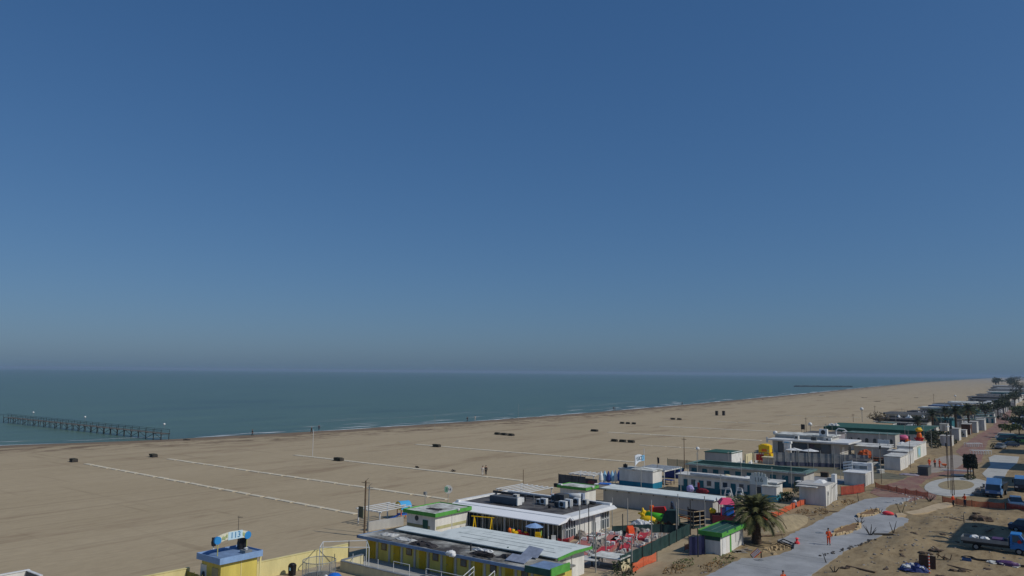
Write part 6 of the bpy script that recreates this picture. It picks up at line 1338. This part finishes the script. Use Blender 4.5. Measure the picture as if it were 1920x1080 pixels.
t = thing('counter', 'pale counter with a flat roof below the yellow play tower', 'counter', (166.5, 55.2, 0)); MB().box(0, 1.4, 0, 2.2, 0, 1.3).build('base', greyw, t); MB().box(-.4, 1.9, -1.4, 2.4, 1.303, 1.42).build('top', cream, t)
fence('wind_fence', 'tall grey windbreak net along the front of the sports court', [(164.8, 54.5), (168.5, 46), (171.8, 37.5)], 2.7, grey_net, polem, 2.6, .05, zf=0, posth=3.4); fence('screen_fence', 'row of dark blue boards at the foot of the court windbreak', [(164.2, 54.0), (167.8, 45.8), (171.0, 37.6)], .85, mk('slate_board', c(84, 86, 104), var=.25), darkm, 2.0, zf=0)
for k, (px, py, h, lab) in enumerate([(1516, 845 + 25, 4.4, 'pale pole at the middle of the court windbreak'), (1565, 893, 5.6, 'tall pole at the near side of the court'), (1587, 896, 3.2, 'short pole at the near corner of the court'), (1637, 880, 4, 'pole at the land corner of the court windbreak')]): post(px, py, h, lab, polem, .06, name='court_pole', cat='pole')
for k, y in enumerate((52.5, 49.2)):
    t = thing('garden_umbrella', ('white flat parasol left of the pair before the white roofed bar', 'white flat parasol right of the pair before the white roofed bar')[k], 'parasol', (172.5, y, 0)); MB().bar((0,0,0), (0,0,2.9), .05).build('pole', whitem, t); MB().lathe(0, 0, [(1.9, 2.75), (1.0, 2.95), (.02, 3.2)], 8).build('canopy', whitep, t)
t = thing('white_tower', 'white square pillar sign before the white roofed bar', 'sign', (174, 54.4, 0)); MB().box(-.4, .4, -.7, .7, 0, 3.9).build('pillar', whitep, t); MB().box(-.5, .5, -.9, .9, 3.903, 4.4).build('head', whitep, t); MB().box(-.53, -.503, -.5, .5, 4.0, 4.3).build('panel', ltblue_t, t)
# white roofed bar
bb = thing('beach_bar', 'long bar with a thick white flat roof and dark glass front', 'bar', (188, 46.2, 0)); MB().box(.8, 11, 1, 16.4, -.1, 3.1).build('wall', greyw, bb); MB().box(-.2, 12, -1.2, 17.2, 3.2, 3.55).build('roof', whitep, bb); MB().box(5, 12.5, 4, 17, 3.553, 4.3).build('upper_storey', greyw, bb); MB().box(4.5, 12.8, 3.5, 17.3, 4.303, 4.5).build('upper_roof', roof_p, bb); g = MB().box(.7, .795, 3.0, 15, .3, 2.9).build('glass_front', glassb, bb); q = MB(); [q.box(.62, .69, y-.06, y+.06, .2, 3.0) for y in (3, 5.4, 7.8, 10.2, 12.6, 15)]; q.build('mullions', greyd, g); MB().box(2.5, 4.5, .9, .995, 0, 2.3).build('door', whitep, bb); MB().box(-.15, .0, 17.203, 17.6, 2.6, 3.9).build('end_post', whitep, bb)
def roofbox(x, y, z, dx, dy, dz, m_, lab):
    t = thing('air_conditioner', lab, 'air conditioner', (x, y, z), 0, 'machines on the bar roof'); MB().box(0, dx, 0, dy, .08, dz).build('housing', m_, t); MB().box(.05, .15, .05, .15, 0, .08).box(dx-.15, dx-.05, dy-.15, dy-.05, 0, .08).build('foot', darkm, t); MB().lathe(0, 0, [(.02, 0), (min(dy, dz)*.33, 0), (min(dy, dz)*.33, .03), (.02, .03)], 12).build('fan', darkm, t).matrix_local = Matrix.Translation((-.003, dy/2, dz*.55)) @ Matrix.Rotation(R(-90), 4, 'Y')
roofbox(190, 56.8, 3.55, .8, 1.0, .9, whitew, 'white air conditioner in the middle of the bar roof'); roofbox(189.6, 52.6, 3.55, .9, 1.2, .8, greyd, 'dark air conditioner on the land half of the bar roof'); roofbox(193, 51, 4.5, 1, 1.8, 1.6, whitep, 'big white ventilation hood on the bar roof'); roofbox(191, 49.6, 3.55, 1, 1.8, .7, whitew, 'low white box at the land end of the bar roof')
t = thing('round_vent', 'pale curved vent pipe on the bar roof', 'vent', (195, 49.4, 4.5)); MB().tube([(0, 0, 0), (0, 0, 1.4), (0, -.5, 1.8), (0, -1.8, 1.7), (0, -2.4, 1.2)], .13, 8).build('pipe', whitem, t)
t = thing('orange_tent', 'rust orange play tent beside the land end of the bar', 'tent', (187.5, 41.6, 0)); MB().blob(0, 0, 1.1, 1.6, 1.4, 1.3, 10, 7, .2).build('tent_body', mk('rust_orange', c(190, 88, 36), var=.3), t); MB().box(-1.2, 1, -5, -1.4, 0, .9).build('brown_fence', rust, t); MB().box(-1.25, -1.2, -3.5, -1.4, .3, .5).build('orange_strip', orange_p, t)
t = cabin('low_grey_annex', 'low grey annex with a pale roof strip behind the rust orange tent', 197, 202, 38.5, 46.0, 2.2, greyw, whitew, None, over=.2, roofh=.1); cabin('low_grey_annex', 'low grey hut with a pale door at the land end of the annex', 192, 196, 34.6, 37.8, 2.0, greyw, whitew, None, over=.1, doors=1, doorm=whitep)
cabin('low_grey_annex', 'low grey block between the stepped kiosk and the annex', 166.5, 171.5, 36.6, 40.2, 1.9, greyw, roof_g, None, over=.1, doors=1, doorm=whitep)
t = thing('banner_board', 'white double banner board on two posts before the green roof', 'sign', (203.5, 40.8, 0)); [MB().bar((0, y, -.1), (0, y, 5.4), .06).build('post', polem, t) for y in (-.9, .9)]; MB().box(-.08, .08, -1.3, 1.3, 2.7, 3.2).box(-.08, .08, -1.3, 1.3, 3.25, 3.6).build('panel', whitep, t)
# arched cabin block with green canopy behind
ar = thing('arched_cabins', 'grey cabin block with a row of dark arched doorways', 'cabins', (226, 42.5, 0)); MB().box(0, 6, 0, 12, -.1, 3.3).build('wall', greyw, ar); MB().box(-.3, 6.3, -.2, 12.2, 3.303, 3.45).build('roof', roof_gr, ar)
for k in range(6):
    y = 1 + k*2; q = MB(); q.extr([Vector((-.05, y - .4, .0)), Vector((-.05, y + .4, .0))] + [Vector((-.05, y + .4*math.cos(a*math.pi/8), 1.7 + .4*math.sin(a*math.pi/8))) for a in range(9)], None, (.06, 0, 0)); q.build('arched_doorway', glass, ar)
cabin('low_wall_building', 'pale low building in front of the arched cabin block', 211, 215, 41, 51, 1.6, greyw, whitew, None, over=.2)
t = thing('green_canopy', 'large dark green canopy roof behind the arched cabins', 'canopy', (250, 48, 0)); MB().hexa([(0, -9, 3.0), (18, -9, 3.2), (18, 19, 3.2), (0, 19, 3.0)], [(0, -9, 3.15), (18, -9, 3.5), (18, 19, 3.5), (0, 19, 3.15)]).build('roof', green_dk, t); [MB().bar((x, y, -.1), (x, y, 3.1), .1).build('post', green_dk, t) for x in (.5, 17) for y in (-8, -1, 6, 12, 18)]; MB().box(-.15, -.003, -9, 19, 2.1, 3.1).build('front_valance', mk('bottle_green_cloth', c(40, 88, 72), var=.3, scale=.8), t); MB().box(.0, .1, -8, -1, 0.2, 2.0).build('white_curtain', whitew, t)
t = thing('white_heap', 'white and grey covered heap at the seaward end of the green canopy', 'heap', (252, 64.5, 3.45)); crumple(3, 3, .8)(t, whitew)
t = thing('reed_roof', 'pale reed roof behind the seaward end of the green canopy', 'roof', (276, 62, 0)); MB().box(0, 8, -8, 6, 2.6, 3.0).build('thatch', sandwood, t); [MB().bar((x, y, -.1), (x, y, 2.6), .1).build('post', wood, t) for x in (.4, 7.6) for y in (-7.5, 5.5)]
t = thing('play_castle', 'pink and purple play castle with orange slide near the promenade', 'play castle', (238, 41.8, 0)); MB().box(-2, 2, -.5, 3.0, 0, 1.6).build('purple_base', purple_p, t); MB().blob(-1, .6, 1.9, 1.4, 1.5, .8, 10, 7, .15).build('pink_top', pink_p, t, True); MB().blob(-2, -.6, .9, .7, .8, .7, 9, 6, .15).build('orange_slide', orange_p, t); MB().box(-.5, 2, 2.2, 3.4, 1.6, 2.4).build('blue_tower', cardark, t)
t = thing('inflatable_figure', 'tall red and orange inflatable tower with a yellow top', 'inflatable', (238.6, 38.8, 0)); MB().lathe(0, 0, [(.9, 0), (1.0, .8), (.75, 1.6), (.8, 2.2)], 12).build('red_body', red_p, t); MB().lathe(0, 0, [(.7, 2.2), (.6, 3.0), (.35, 3.5)], 12).build('orange_body', orange_p, t); MB().blob(0, 0, 4.2, .8, .9, .6, 10, 7, .2).build('yellow_top', yellow_p, t); MB().bar((0, .6, 1.2), (-.4, 1.1, 2.0), .2).bar((0, -.6, 1.2), (-.4, -1.1, 2.0), .2).build('arms', red_p, t)
t = thing('round_hedge', 'large dark clipped round bush behind the play castle', 'bush', (251, 36.2, 0)); shrub(t, 4.0, 3.2, 2.2, fol_d, 1100, .35)
for x0, x1, y0, y1, h, lab in [(241.5, 245.5, 31.4, 34.2, 2.6, 'small lilac grey hut with a bright white side before the round bush'), (263, 267.5, 32.2, 34.6, 3.4, 'taller grey hut with a white pillar beyond the lilac hut'), (292, 297, 32.5, 35, 3.3, 'dark hut between two pale huts far along the promenade'), (303, 308, 31.8, 34, 3.6, 'pale narrow hut far along the promenade'), (318, 323, 31, 33.5, 3.6, 'second pale narrow hut farther along the promenade')]:
    t = cabin('promenade_hut', lab, x0, x1, y0, y1, h, rust if 'dark hut' in lab else whitew, greyw, None, over=.1, cat='hut'); MB().box(.3, 1.2, -.03, 0, 0, 1.9).build('door', whitep, t)

# ------------------------------------------------------------------ far buildings down the shore
FAR = [(305, 318, 47, 63.5, 3.0, 'low building with a long black fascia above a pale strip', 'black'), (318, 328, 41, 47, 3.4, 'dark teal annex at the land end of the black fascia building', 'teal'), (345, 358, 52, 68, 3.6, 'grey roofed building behind the black fascia building', 'grey'), (372, 384, 48, 64, 3.4, 'grey flat building with a dark roof band far down the beach', 'greydark'), (396, 410, 41, 53, 3.6, 'blue green painted building behind the tall trees', 'tealblue'), (440, 455, 50, 66, 3.8, 'grey building with blue panels far down the beach', 'blue'), (470, 490, 44, 56, 3.4, 'long low beige roofed building far down the beach', 'beige'), (505, 522, 46, 66, 3.6, 'building with a thin white roof line far down the beach', 'white'), (545, 565, 44, 52, 3.4, 'small white tented building far down the beach', 'whiteroof'), (600, 625, 44, 64, 4.6, 'big building with a heavy black roof edge far down the beach', 'black'), (690, 720, 44, 66, 4.5, 'grey building beyond the heavy black roof edge', 'grey'), (790, 820, 46, 70, 4.5, 'pale grey building with a teal strip far down the beach', 'teal'), (900, 940, 50, 76, 5, 'distant grey bathing building near the right edge', 'grey'), (1050, 1100, 58, 90, 5, 'more distant grey bathing building near the right edge', 'white'), (1256, 1310, 70, 110, 6, 'very distant pale bathing building at the right edge', 'white')]
FM = {'black': (greyw, membrane, blackp), 'teal': (tealdk, roof_gr, tealdk), 'grey': (greyw, roof_g, greyw), 'greydark': (greyw, membrane, greyd), 'tealblue': (mk('muted_teal', c(64, 100, 116), var=.25), roof_gr, tealdk), 'blue': (greyw, bluem, mk('dull_blue_panel', c(70, 92, 140))), 'beige': (greyw, mk('beige_roof', c(150, 138, 118), var=.2), wood), 'white': (greyw, roof_p, whitep), 'whiteroof': (whitew, whitep, whitep)}
for x0, x1, y0, y1, h, lab, k in FAR:
    wm, rm, fm_ = FM[k]; t = thing('bathing_building', lab, 'building', (x0, y0, 0)); X, Y = x1-x0, y1-y0
    MB().box(0, X, 0, Y, -.2, h).build('wall', wm, t); MB().box(-.6, X+.5, -.6, Y+.6, h+.003, h+.35).build('roof', rm, t); MB().box(-.75, -.603, -.7, Y+.7, h-.25, h+.5).build('roof_edge', fm_, t); MB().box(-.08, 0, Y*.08, Y*.92, h*.35, h*.75).build('window_strip', glassb if k != 'beige' else glass, t)
    if k in ('black',): MB().box(-2.4, -.76, -.5, Y+.3, h-.75, h-.45).build('pale_awning', whitew, t)
    if k == 'blue': MB().box(-.1, -.081, Y*.3, Y*.6, .3, h*.9).build('blue_panel', navy, t)
rF = random.Random(44)
for x0, x1, y0, y1, h, k in [(418, 430, 37, 48, 3.2, 'grey'), (424, 436, 55, 68, 3.4, 'white'), (480, 498, 59, 70, 3.4, 'grey'), (530, 544, 56, 69, 3.4, 'white'), (572, 592, 46, 58, 3.6, 'greydark'), (640, 665, 43, 53, 3.6, 'beige'), (645, 672, 57, 72, 4, 'grey'), (735, 770, 46, 58, 4, 'white'), (735, 765, 62, 76, 4, 'grey'), (842, 872, 54, 78, 4.4, 'white'), (965, 1010, 60, 88, 5, 'grey'), (1120, 1170, 66, 100, 5, 'greydark')]:
    wm, rm, fm_ = FM[k]; t = thing('bathing_building', 'low flat bathing building in the crowded rows far down the beach', 'building', (x0, y0, 0), 0, 'far bathing buildings'); X, Y = x1-x0, y1-y0
    MB().box(0, X, 0, Y, -.2, h).build('wall', wm, t); MB().box(-.6, X+.5, -.6, Y+.6, h+.003, h+.35).build('roof', rm, t); MB().box(-.75, -.603, -.7, Y+.7, h-.2, h+.45).build('roof_edge', fm_, t); MB().box(-.08, 0, Y*.08, Y*.92, h*.35, h*.75).build('window_strip', glass, t)
i = 0
for x, y, kind, lab in [(330, 60, 'p', 'white striped parasol cluster beside the grey roofed building'), (365, 58, 'p', 'pale terrace parasols before the grey flat building'), (430, 52, 'p', 'white terrace awning beside the blue green building'), (495, 55, 'p', 'white pointed tents before the thin white roof line'), (580, 54, 'p', 'white pointed tent beside the heavy black roof'), (660, 50, 'p', 'small pale parasols beyond the black roof')]:
    t = thing('terrace_tents', lab, 'tents', (x, y, 0)); q = MB(); [q.lathe(rF.uniform(-3, 3), rF.uniform(-4, 4), [(1.6, 2.4), (.8, 3.0), (.05, 4.0)], 6) for _ in range(4)]; q.build('canopy', whitep, t); q = MB(); [q.bar((a, b_, 0), (a, b_, 2.5), .07) for a in (-2, 2) for b_ in (-3, 3)]; q.build('poles', whitem, t)
for x, y, h, lab in [(254.6, 73.6, 5.4, 'dark tall pole on the sand behind the white roofed bar'), (300, 70, 5, 'faint pole on the sand behind the green canopy'), (345, 72, 6.5, 'pale pole on the sand beside the grey roofed building'), (480, 70, 9, 'dark tall pole on the sand far down the beach'), (145.7, 66, 6.3, 'tall dark mast on the sand behind the teal cabin rows')]:
    t = thing('beach_mast', lab, 'mast', (x, y, 0)); MB().bar((0,0,-.2), (0,0,h), .09, .06).build('pole', wood, t); MB().bar((0, .5, h-.4), (0, -.5, h-.4), .05).build('crossarm', wood, t)
t = thing('square_board', 'dark square board beside the pole behind the bar', 'board', (254.6, 74.6, 0)); MB().box(-.05, .05, -.6, .6, 1.6, 3.2).build('board', woodd, t); MB().bar((0, -.4, 0), (0, -.4, 1.6), .05).bar((0, .4, 0), (0, .4, 1.6), .05).build('post', woodd, t)
t = cabin('grey_store', 'grey lilac store behind the white roofed bar', 214, 224, 54.5, 63, 3.3, mk('lilac_grey', c(150, 146, 152)), roof_g, None, over=.2, roofh=.1)
for x, y, h, lab in [(206, 67.5, 3.2, 'white barrel lamp at the seaward end of the bar'), (250, 71, 3.2, 'white round lamp beside the pole behind the bar'), (298, 66.5, 6.5, 'white sail shaped dish beside the dry tree'), (330, 52, 3, 'white lamp globe by the dark teal annex'), (560, 69.5, 6, 'white globe on a pole far down the beach')]:
    t = thing('globe_lamp', lab, 'lamp', (x, y, 0)); MB().bar((0,0,0), (0,0,h), .08).build('post', galv, t); MB().blob(0, 0, h + .4, .6, .6, .6, 10, 8, 0).build('globe', whitep, t, True)

# trees along the promenade and far away
def tree(label, x, y, h, r, m_, k=700, rnd=None, group='trees along the far promenade', s=.35):
    rnd = rnd or random.Random(int(x*7 + y)); t = thing('tree', label, 'tree', (x, y, 0), 0, group); q = MB().bar((0,0,-.2), (.1,.1,h*.55), h*.035, h*.022)
    for i in range(5):
        a = i*1.3 + rnd.uniform(-.3, .3); q.bar((.05,.05,h*.45), (r*.6*math.cos(a), r*.6*math.sin(a), h*rnd.uniform(.68, .85)), h*.016, h*.008)
    q.build('trunk', bark, t); q = MB()
    for i in range(7):
        a = i*.9 + rnd.uniform(-.4, .4); rr_ = r*rnd.uniform(.2, .62); leafball(q, rr_*math.cos(a), rr_*math.sin(a), h*rnd.uniform(.62, .9), r*.5, r*.5, h*.16, k//7, s, rnd=rnd)
    q.build('crown', m_, t); return t
tree('broad dry brown tree at the seaward side of the green canopy', 296, 60.5, 6.0, 5.2, mk('dry_brown_foliage', c(96, 84, 60), var=.4, scale=1), 500, s=.3)
P0 = palm('tall palm left of the three beside the promenade huts', (287, 42.5, 0), 6.0, 3.4, 34, .3, 6, w=.7, n_=9, rnd=random.Random(9), leaf=fol_d)
dup(P0, (300, 37.5, 0), 1.1, 'tall palm right of the three beside the promenade huts', None, 1.15); dup(P0, (272, 44.5, 0), 2.2, 'shorter palm before the pale strip building', None, .8); dup(P0, (318, 43, 0), 3.1, 'palm before the dark teal annex', None, 1.0); dup(P0, (330, 37, 0), .4, 'palm farther along than the pale narrow huts', None, 1.1)
for x, y, h, r, m_, lab in [(345, 39, 8, 4.5, fol_g, 'yellow green round tree before the blue green building'), (375, 36, 8, 4.2, fol_d, 'dark tree beside the yellow green one'), (405, 34, 8.5, 4.6, fol_d, 'dark tree before the blue green building'), (460, 36, 7.5, 4.5, fol_d, 'dark bushy tree by the beige roofed building'), (500, 38, 9, 4.2, fol_d, 'dark tree near the right edge beside the far cars'), (430, 27, 6, 4.5, fol_g, 'green shrubby tree between the far cars'), (560, 38, 10, 4.5, fol_d, 'tall dark tree by the white tents near the right edge'), (620, 42, 9, 4.5, fol_d, 'dark tree before the heavy black roof'), (700, 46, 10, 5, fol_d, 'dark tree beyond the heavy black roof'), (900, 56, 14, 6, fol_d, 'tall dark tree near the right edge of the far beach'), (1050, 72, 15, 7, fol_d, 'tall hazy tree at the end of the far beach'), (1200, 80, 20, 9, fol_d, 'tallest hazy tree clump at the right edge'), (1300, 92, 16, 8, fol_d, 'hazy tree left of the tallest clump'), (286, 21.0, 4.5, 3.5, fol_g, 'green tree behind the parked cluster of cars'), (305, 20, 5.5, 4.0, fol_d, 'dark tree behind the lime green van')]:
    tree(lab, x, y, h, r, m_, 560, s=.3 + r*.03)
for k in range(12):
    x = 1400 + k*160; y = shore(x) - 185 - k*3
    tree('distant hazy tree clump in the row that ends the view', x, y + rF.uniform(-15, 15), rF.uniform(10, 18), rF.uniform(6, 10), fol_d, 260, s=1.0, group='hazy tree clumps at the end of the beach')

# crowded small things along the far lots
rK = random.Random(77)
hutA = cabin('lot_hut', 'small white flat roofed hut among the crowded far lots', 0, 3.2, 0, 2.4, 2.3, white, whitew, None, over=.12, roofh=.08, cat='hut', doors=1, doorm=greyw)
hutB = cabin('lot_hut', 'small grey hut among the crowded far lots', 0, 4.5, 0, 3, 2.6, greyw, roof_g, None, over=.15, roofh=.08, cat='hut', doors=1, doorm=whitep)
hutC = cabin('lot_hut', 'small teal doored hut among the crowded far lots', 0, 4, 0, 5.5, 2.4, whitew, roof_gr, None, over=.2, roofh=.08, cat='hut', doors=3, doorm=tealdk)
spots = [(x, y) for x in range(202, 640, 15) for y in (33, 39.5, 46.5, 56)]
rK.shuffle(spots); used_ = []
blocked = [(a-7, b_+3, c_-6, d_+3) for a, b_, c_, d_, *_ in FAR] + [(248, 272, 37, 70), (274, 288, 52, 70), (288, 300, 30, 40), (300, 326, 29, 37), (184, 202, 42, 68), (190, 206, 30, 49), (205, 218, 37, 54), (220, 235, 38, 58), (208, 228, 50, 66), (232, 246, 34, 47), (244, 262, 29, 43), (236, 248, 27, 38), (190, 214, 28, 39), (198, 264, 27, 38)]
first = {}
for x, y in spots:
    x += rK.uniform(-4, 4); y += rK.uniform(-1.5, 1.5)
    if x > 346: y += (x - 346)*.03
    if any(a < x < b_ and c_ < y < d_ for a, b_, c_, d_ in blocked) or len(used_) >= 66: continue
    h_ = rK.choice((hutA, hutA, hutB, hutC)); used_.append((x, y))
    if h_.name not in first: first[h_.name] = 1; h_.location = (x, y, 0); h_['group'] = 'huts of the crowded far lots'
    else: dup(h_, (x, y, 0), rK.choice((0, 0, 0, R(90))), None, 'huts of the crowded far lots', rK.uniform(.9, 1.25))
pl = thing('lot_pole', 'slim pale pole rising among the crowded far lots', 'pole', (230, 40, 0), 0, 'poles of the far lots'); MB().bar((0,0,-.1), (0,0,4.6), .06, .04).build('pole', polem, pl); MB().bar((0, .3, 4.4), (0, -.3, 4.4), .03).build('crossarm', polem, pl)
for k in range(46): dup(pl, (rK.uniform(176, 520), rK.uniform(34, 62), 0), rK.uniform(0, 3), None, None, rK.uniform(.7, 1.35))
for x, y in ((104, 54), (107, 43), (109, 50), (113, 40), (116, 52), (124, 52), (126, 42), (128.5, 48), (131, 40.5), (133.5, 58), (142, 40), (143.5, 56), (147, 44), (152, 38), (154, 52), (160, 37), (168, 34.5), (173, 37)): dup(pl, (x, y, 0), rK.uniform(0, 3), 'slim pale pole standing between the nearer cabin rows', 'poles between the cabin rows', rK.uniform(.7, 1.1))
st_ = thing('lounger_stack', 'low stack of pale folded loungers in the yards between the cabin rows', 'stack', (106, 47, 0), .2, 'lounger stacks in the yards'); q = MB(); [q.rbox(rK.uniform(-.05, .05), rK.uniform(-.1, .1), .02 + .16*k, .65, 1.8, .1, rK.uniform(-.08, .08)) for k in range(5)]; q.build('loungers', whitew, st_)
for x, y in ((107.2, 48, ), (110, 55), (124.5, 45), (125.6, 46.5), (129, 53), (142.5, 46), (143.6, 47.6), (146, 38), (150.5, 57), (165.6, 34), (178, 37.5)): dup(st_, (x, y, 0), rK.uniform(0, 3))
bx_ = thing('yard_box', 'small dark crate lying in the yards between the cabin rows', 'crate', (105, 44.5, 0), .4, 'crates in the yards'); MB().box(-.5, .5, -.4, .4, 0, .6).build('crate_body', woodd, bx_, bevel=.03); MB().box(-.52, .52, -.42, .42, .603, .68).build('lid', wood, bx_)
for x, y in ((108.5, 41.6), (112.4, 57), (123.6, 41), (130.2, 44), (130.6, 56.6), (141.8, 52), (152.6, 41), (155, 56), (169.4, 36.2), (176, 41.8), (180.5, 39), (184, 37.4), (150.4, 33.2), (128.2, 35.8)): dup(bx_, (x, y, 0), rK.uniform(0, 3), None, None, rK.uniform(.7, 1.4))
for k, (p, q_, lab) in enumerate([((171, 52.5, 3.3), (172.2, 41, 3.3), 'sagging dark cable hung in front of the white roofed bar'), ((172.2, 41, 3.3), (166.5, 34.8, 2.6), 'second sagging dark cable at the land end of the court'), ((119.5, 41, 3.4), (131.8, 40.6, 3.6), 'thin dark cable between the turquoise rows')]):
    p, q_ = Vector(p), Vector(q_); t = thing('overhead_cable', lab, 'cable', tuple(p)); MB().tube([(p.lerp(q_, i/14) - p) - Vector((0, 0, 1.3*4*(i/14)*(1-i/14))) for i in range(15)], .035, 5).build('cable', darkm, t)
um = thing('lot_parasol', 'small white parasol among the crowded far lots', 'parasol', (216, 39, 0), 0, 'parasols of the far lots'); MB().bar((0,0,-.1), (0,0,2.3), .05).build('pole', galv, um); MB().lathe(0, 0, [(1.3, 2.0), (.6, 2.25), (.02, 2.45)], 8).build('canopy', whitep, um)
for k in range(16): dup(um, (rK.uniform(205, 480), rK.uniform(36, 60), 0), rK.uniform(0, 3), None, None, rK.uniform(.8, 1.3))
bs = thing('lot_bush', 'dark rounded bush among the crowded far lots', 'bush', (232, 34, 0), 0, 'bushes of the far lots'); shrub(bs, 1.5, 1.5, 1.2, fol_d, 240, .25)
for k in range(34): dup(bs, (rK.uniform(215, 620), rK.choice((rK.uniform(30.5, 36), rK.uniform(36, 60), rK.uniform(17, 22))) + 0, 0), rK.uniform(0, 3), None, None, rK.uniform(.7, 1.9))
for k in range(13):
    x = rK.uniform(318, 720); tree('bushy dark tree among the crowd of trees on the land side far down the promenade', x, 19 + (x-318)*.045 + rK.uniform(-4, 3), rK.uniform(4.0, 6.5), rK.uniform(2.2, 3.4), rK.choice((fol_d, fol_d, fol_g)), 260, rK, 'trees on the land side of the far promenade', .45)
cl_ = bpy.data.objects.get('earth_clod')
for k in range(26):
    x, y = rK.uniform(76, 126), rK.uniform(8, 21)
    if inpoly(x, y, PATH) or inpoly(x, y + .8, PATH) or y < .07*x + 1: continue
    dup(cl_, (x, y, gz(x, y)), rK.uniform(0, 3), 'small dark clod or scrap strewn over the churned dirt of the building site', 'scraps strewn over the site', rK.uniform(.3, .7))
pk = thing('loose_plank', 'loose plank lying on the churned dirt of the building site', 'plank', (92, 17, gz(92, 17)), .4, 'loose planks on the site'); MB().box(-1.2, 1.2, -.1, .1, .02, .09).build('plank', wood, pk)
for x, y in ((97, 14.6), (104.6, 17.8), (83, 19.2), (112, 11), (119, 15.5), (88.6, 11.4), (122, 12.6), (79.5, 31.2), (93.4, 31.2), (109.6, 31.6), (114.6, 30.4)): dup(pk, (x, y, gz(x, y) + .02), rK.uniform(0, 3), None, None, rK.uniform(.7, 1.4))
sc0 = car('white or silver parked car in the far row at the right edge', (330, 24.0, .02), R(-84), carwhite, group='far parked cars')
sc1 = car('dark parked car in the far row at the right edge', (337, 24.2, .02), R(-84), cardark, group='far parked cars')
for k in range(14):
    x = 344 + k*11 + rK.uniform(-2, 2); dup(rK.choice((sc0, sc1)), (x, 22.2 + (x-330)*.052 + rK.uniform(-.6, .6), .02), R(-84 + rK.uniform(-8, 8)))
# hotel blocks on the land side whose shadows fall over the building site
t_extra = None
for px, py, lab in [(1012, 945, 'small white box left of the upright air conditioner on the restaurant roof'), (1046, 950, 'dark grey box in front of the white air conditioners on the restaurant roof'), (1098, 946, 'small pale box near the far land corner of the restaurant roof'), (968, 936, 'pale low box near the black pipe on the restaurant roof')]: rooftop(px, py, lab, acbox(.7, .6, .5, greyd if 'dark' in lab else whitew))
def hotel(label, x0, x1, yf, h, posts=False):
    t = thing('hotel', label, 'hotel', (x0, yf - 14, 0)); X = x1 - x0
    MB().box(0, X, 0, 14, -.2, h).build('wall', hotelm, t); MB().box(-.3, X+.3, -.3, 14.3, h+.003, h+.5).build('roof', greyw, t)
    fl = int(h/3.1)
    for f in range(1, fl):
        MB().box(.4, X-.4, 14.003, 15.2, f*3.1, f*3.1+.18).build('balcony_slab', hotelm, t); q = MB(); q.box(.4, X-.4, 15.12, 15.18, f*3.1+1.0, f*3.1+1.06); [q.box(.4 + k*(X-.9)/14, .45 + k*(X-.9)/14, 15.12, 15.18, f*3.1+.18, f*3.1+1.0) for k in range(15)]; q.build('balcony_rail', whitem, t)
        for k in range(3): MB().box(X*(.2 + .3*k) - .8, X*(.2 + .3*k) + .8, 14.0, 14.03, f*3.1+.2, f*3.1+2.4).build('window', glass, t)
    if posts:
        q = MB(); [q.box(x, x+.5, 13, 14, h+.5, h + 2.2 + .8*(k % 2)) for k, x in enumerate((.5, 2.6, 4.6, 6.2))]; q.build('roof_posts', hotelm, t)
hotel('cream hotel block casting its shadow beside the flatbed truck', 107.5, 121, -8.5, 20.5, True); hotel('cream hotel block casting its shadow by the tipper truck', 137, 148.5, -9, 20.5); hotel('cream hotel block casting its shadow over the side path', 167, 181, -7.5, 21); hotel('cream hotel block casting its shadow beyond the side path', 195.5, 209, -6, 23); hotel('cream hotel block casting its shadow by the parked cars', 235, 248, -6, 23); hotel('cream hotel block casting its shadow behind the parked cars', 266, 279, -5, 23); hotel('cream hotel block casting its shadow far down the promenade', 300, 316, -4, 23)

# ------------------------------------------------------------------ air
hz = MB().box(-11000, 15800, -3500, 15000, -6, 34).build('haze', gm)
hz.data.materials.clear(); hm = bpy.data.materials.new('haze'); hm.use_nodes = True; n, l = hm.node_tree.nodes, hm.node_tree.links
n.remove(n['Principled BSDF']); pv = n.new('ShaderNodeVolumePrincipled'); pv.inputs['Color'].default_value = (.45, .62, .81, 1); pv.inputs['Density'].default_value = HAZE; pv.inputs['Anisotropy'].default_value = 0.0
l.new(pv.outputs[0], n['Material Output'].inputs['Volume']); hz.data.materials.append(hm); struct(hz, 'stuff')
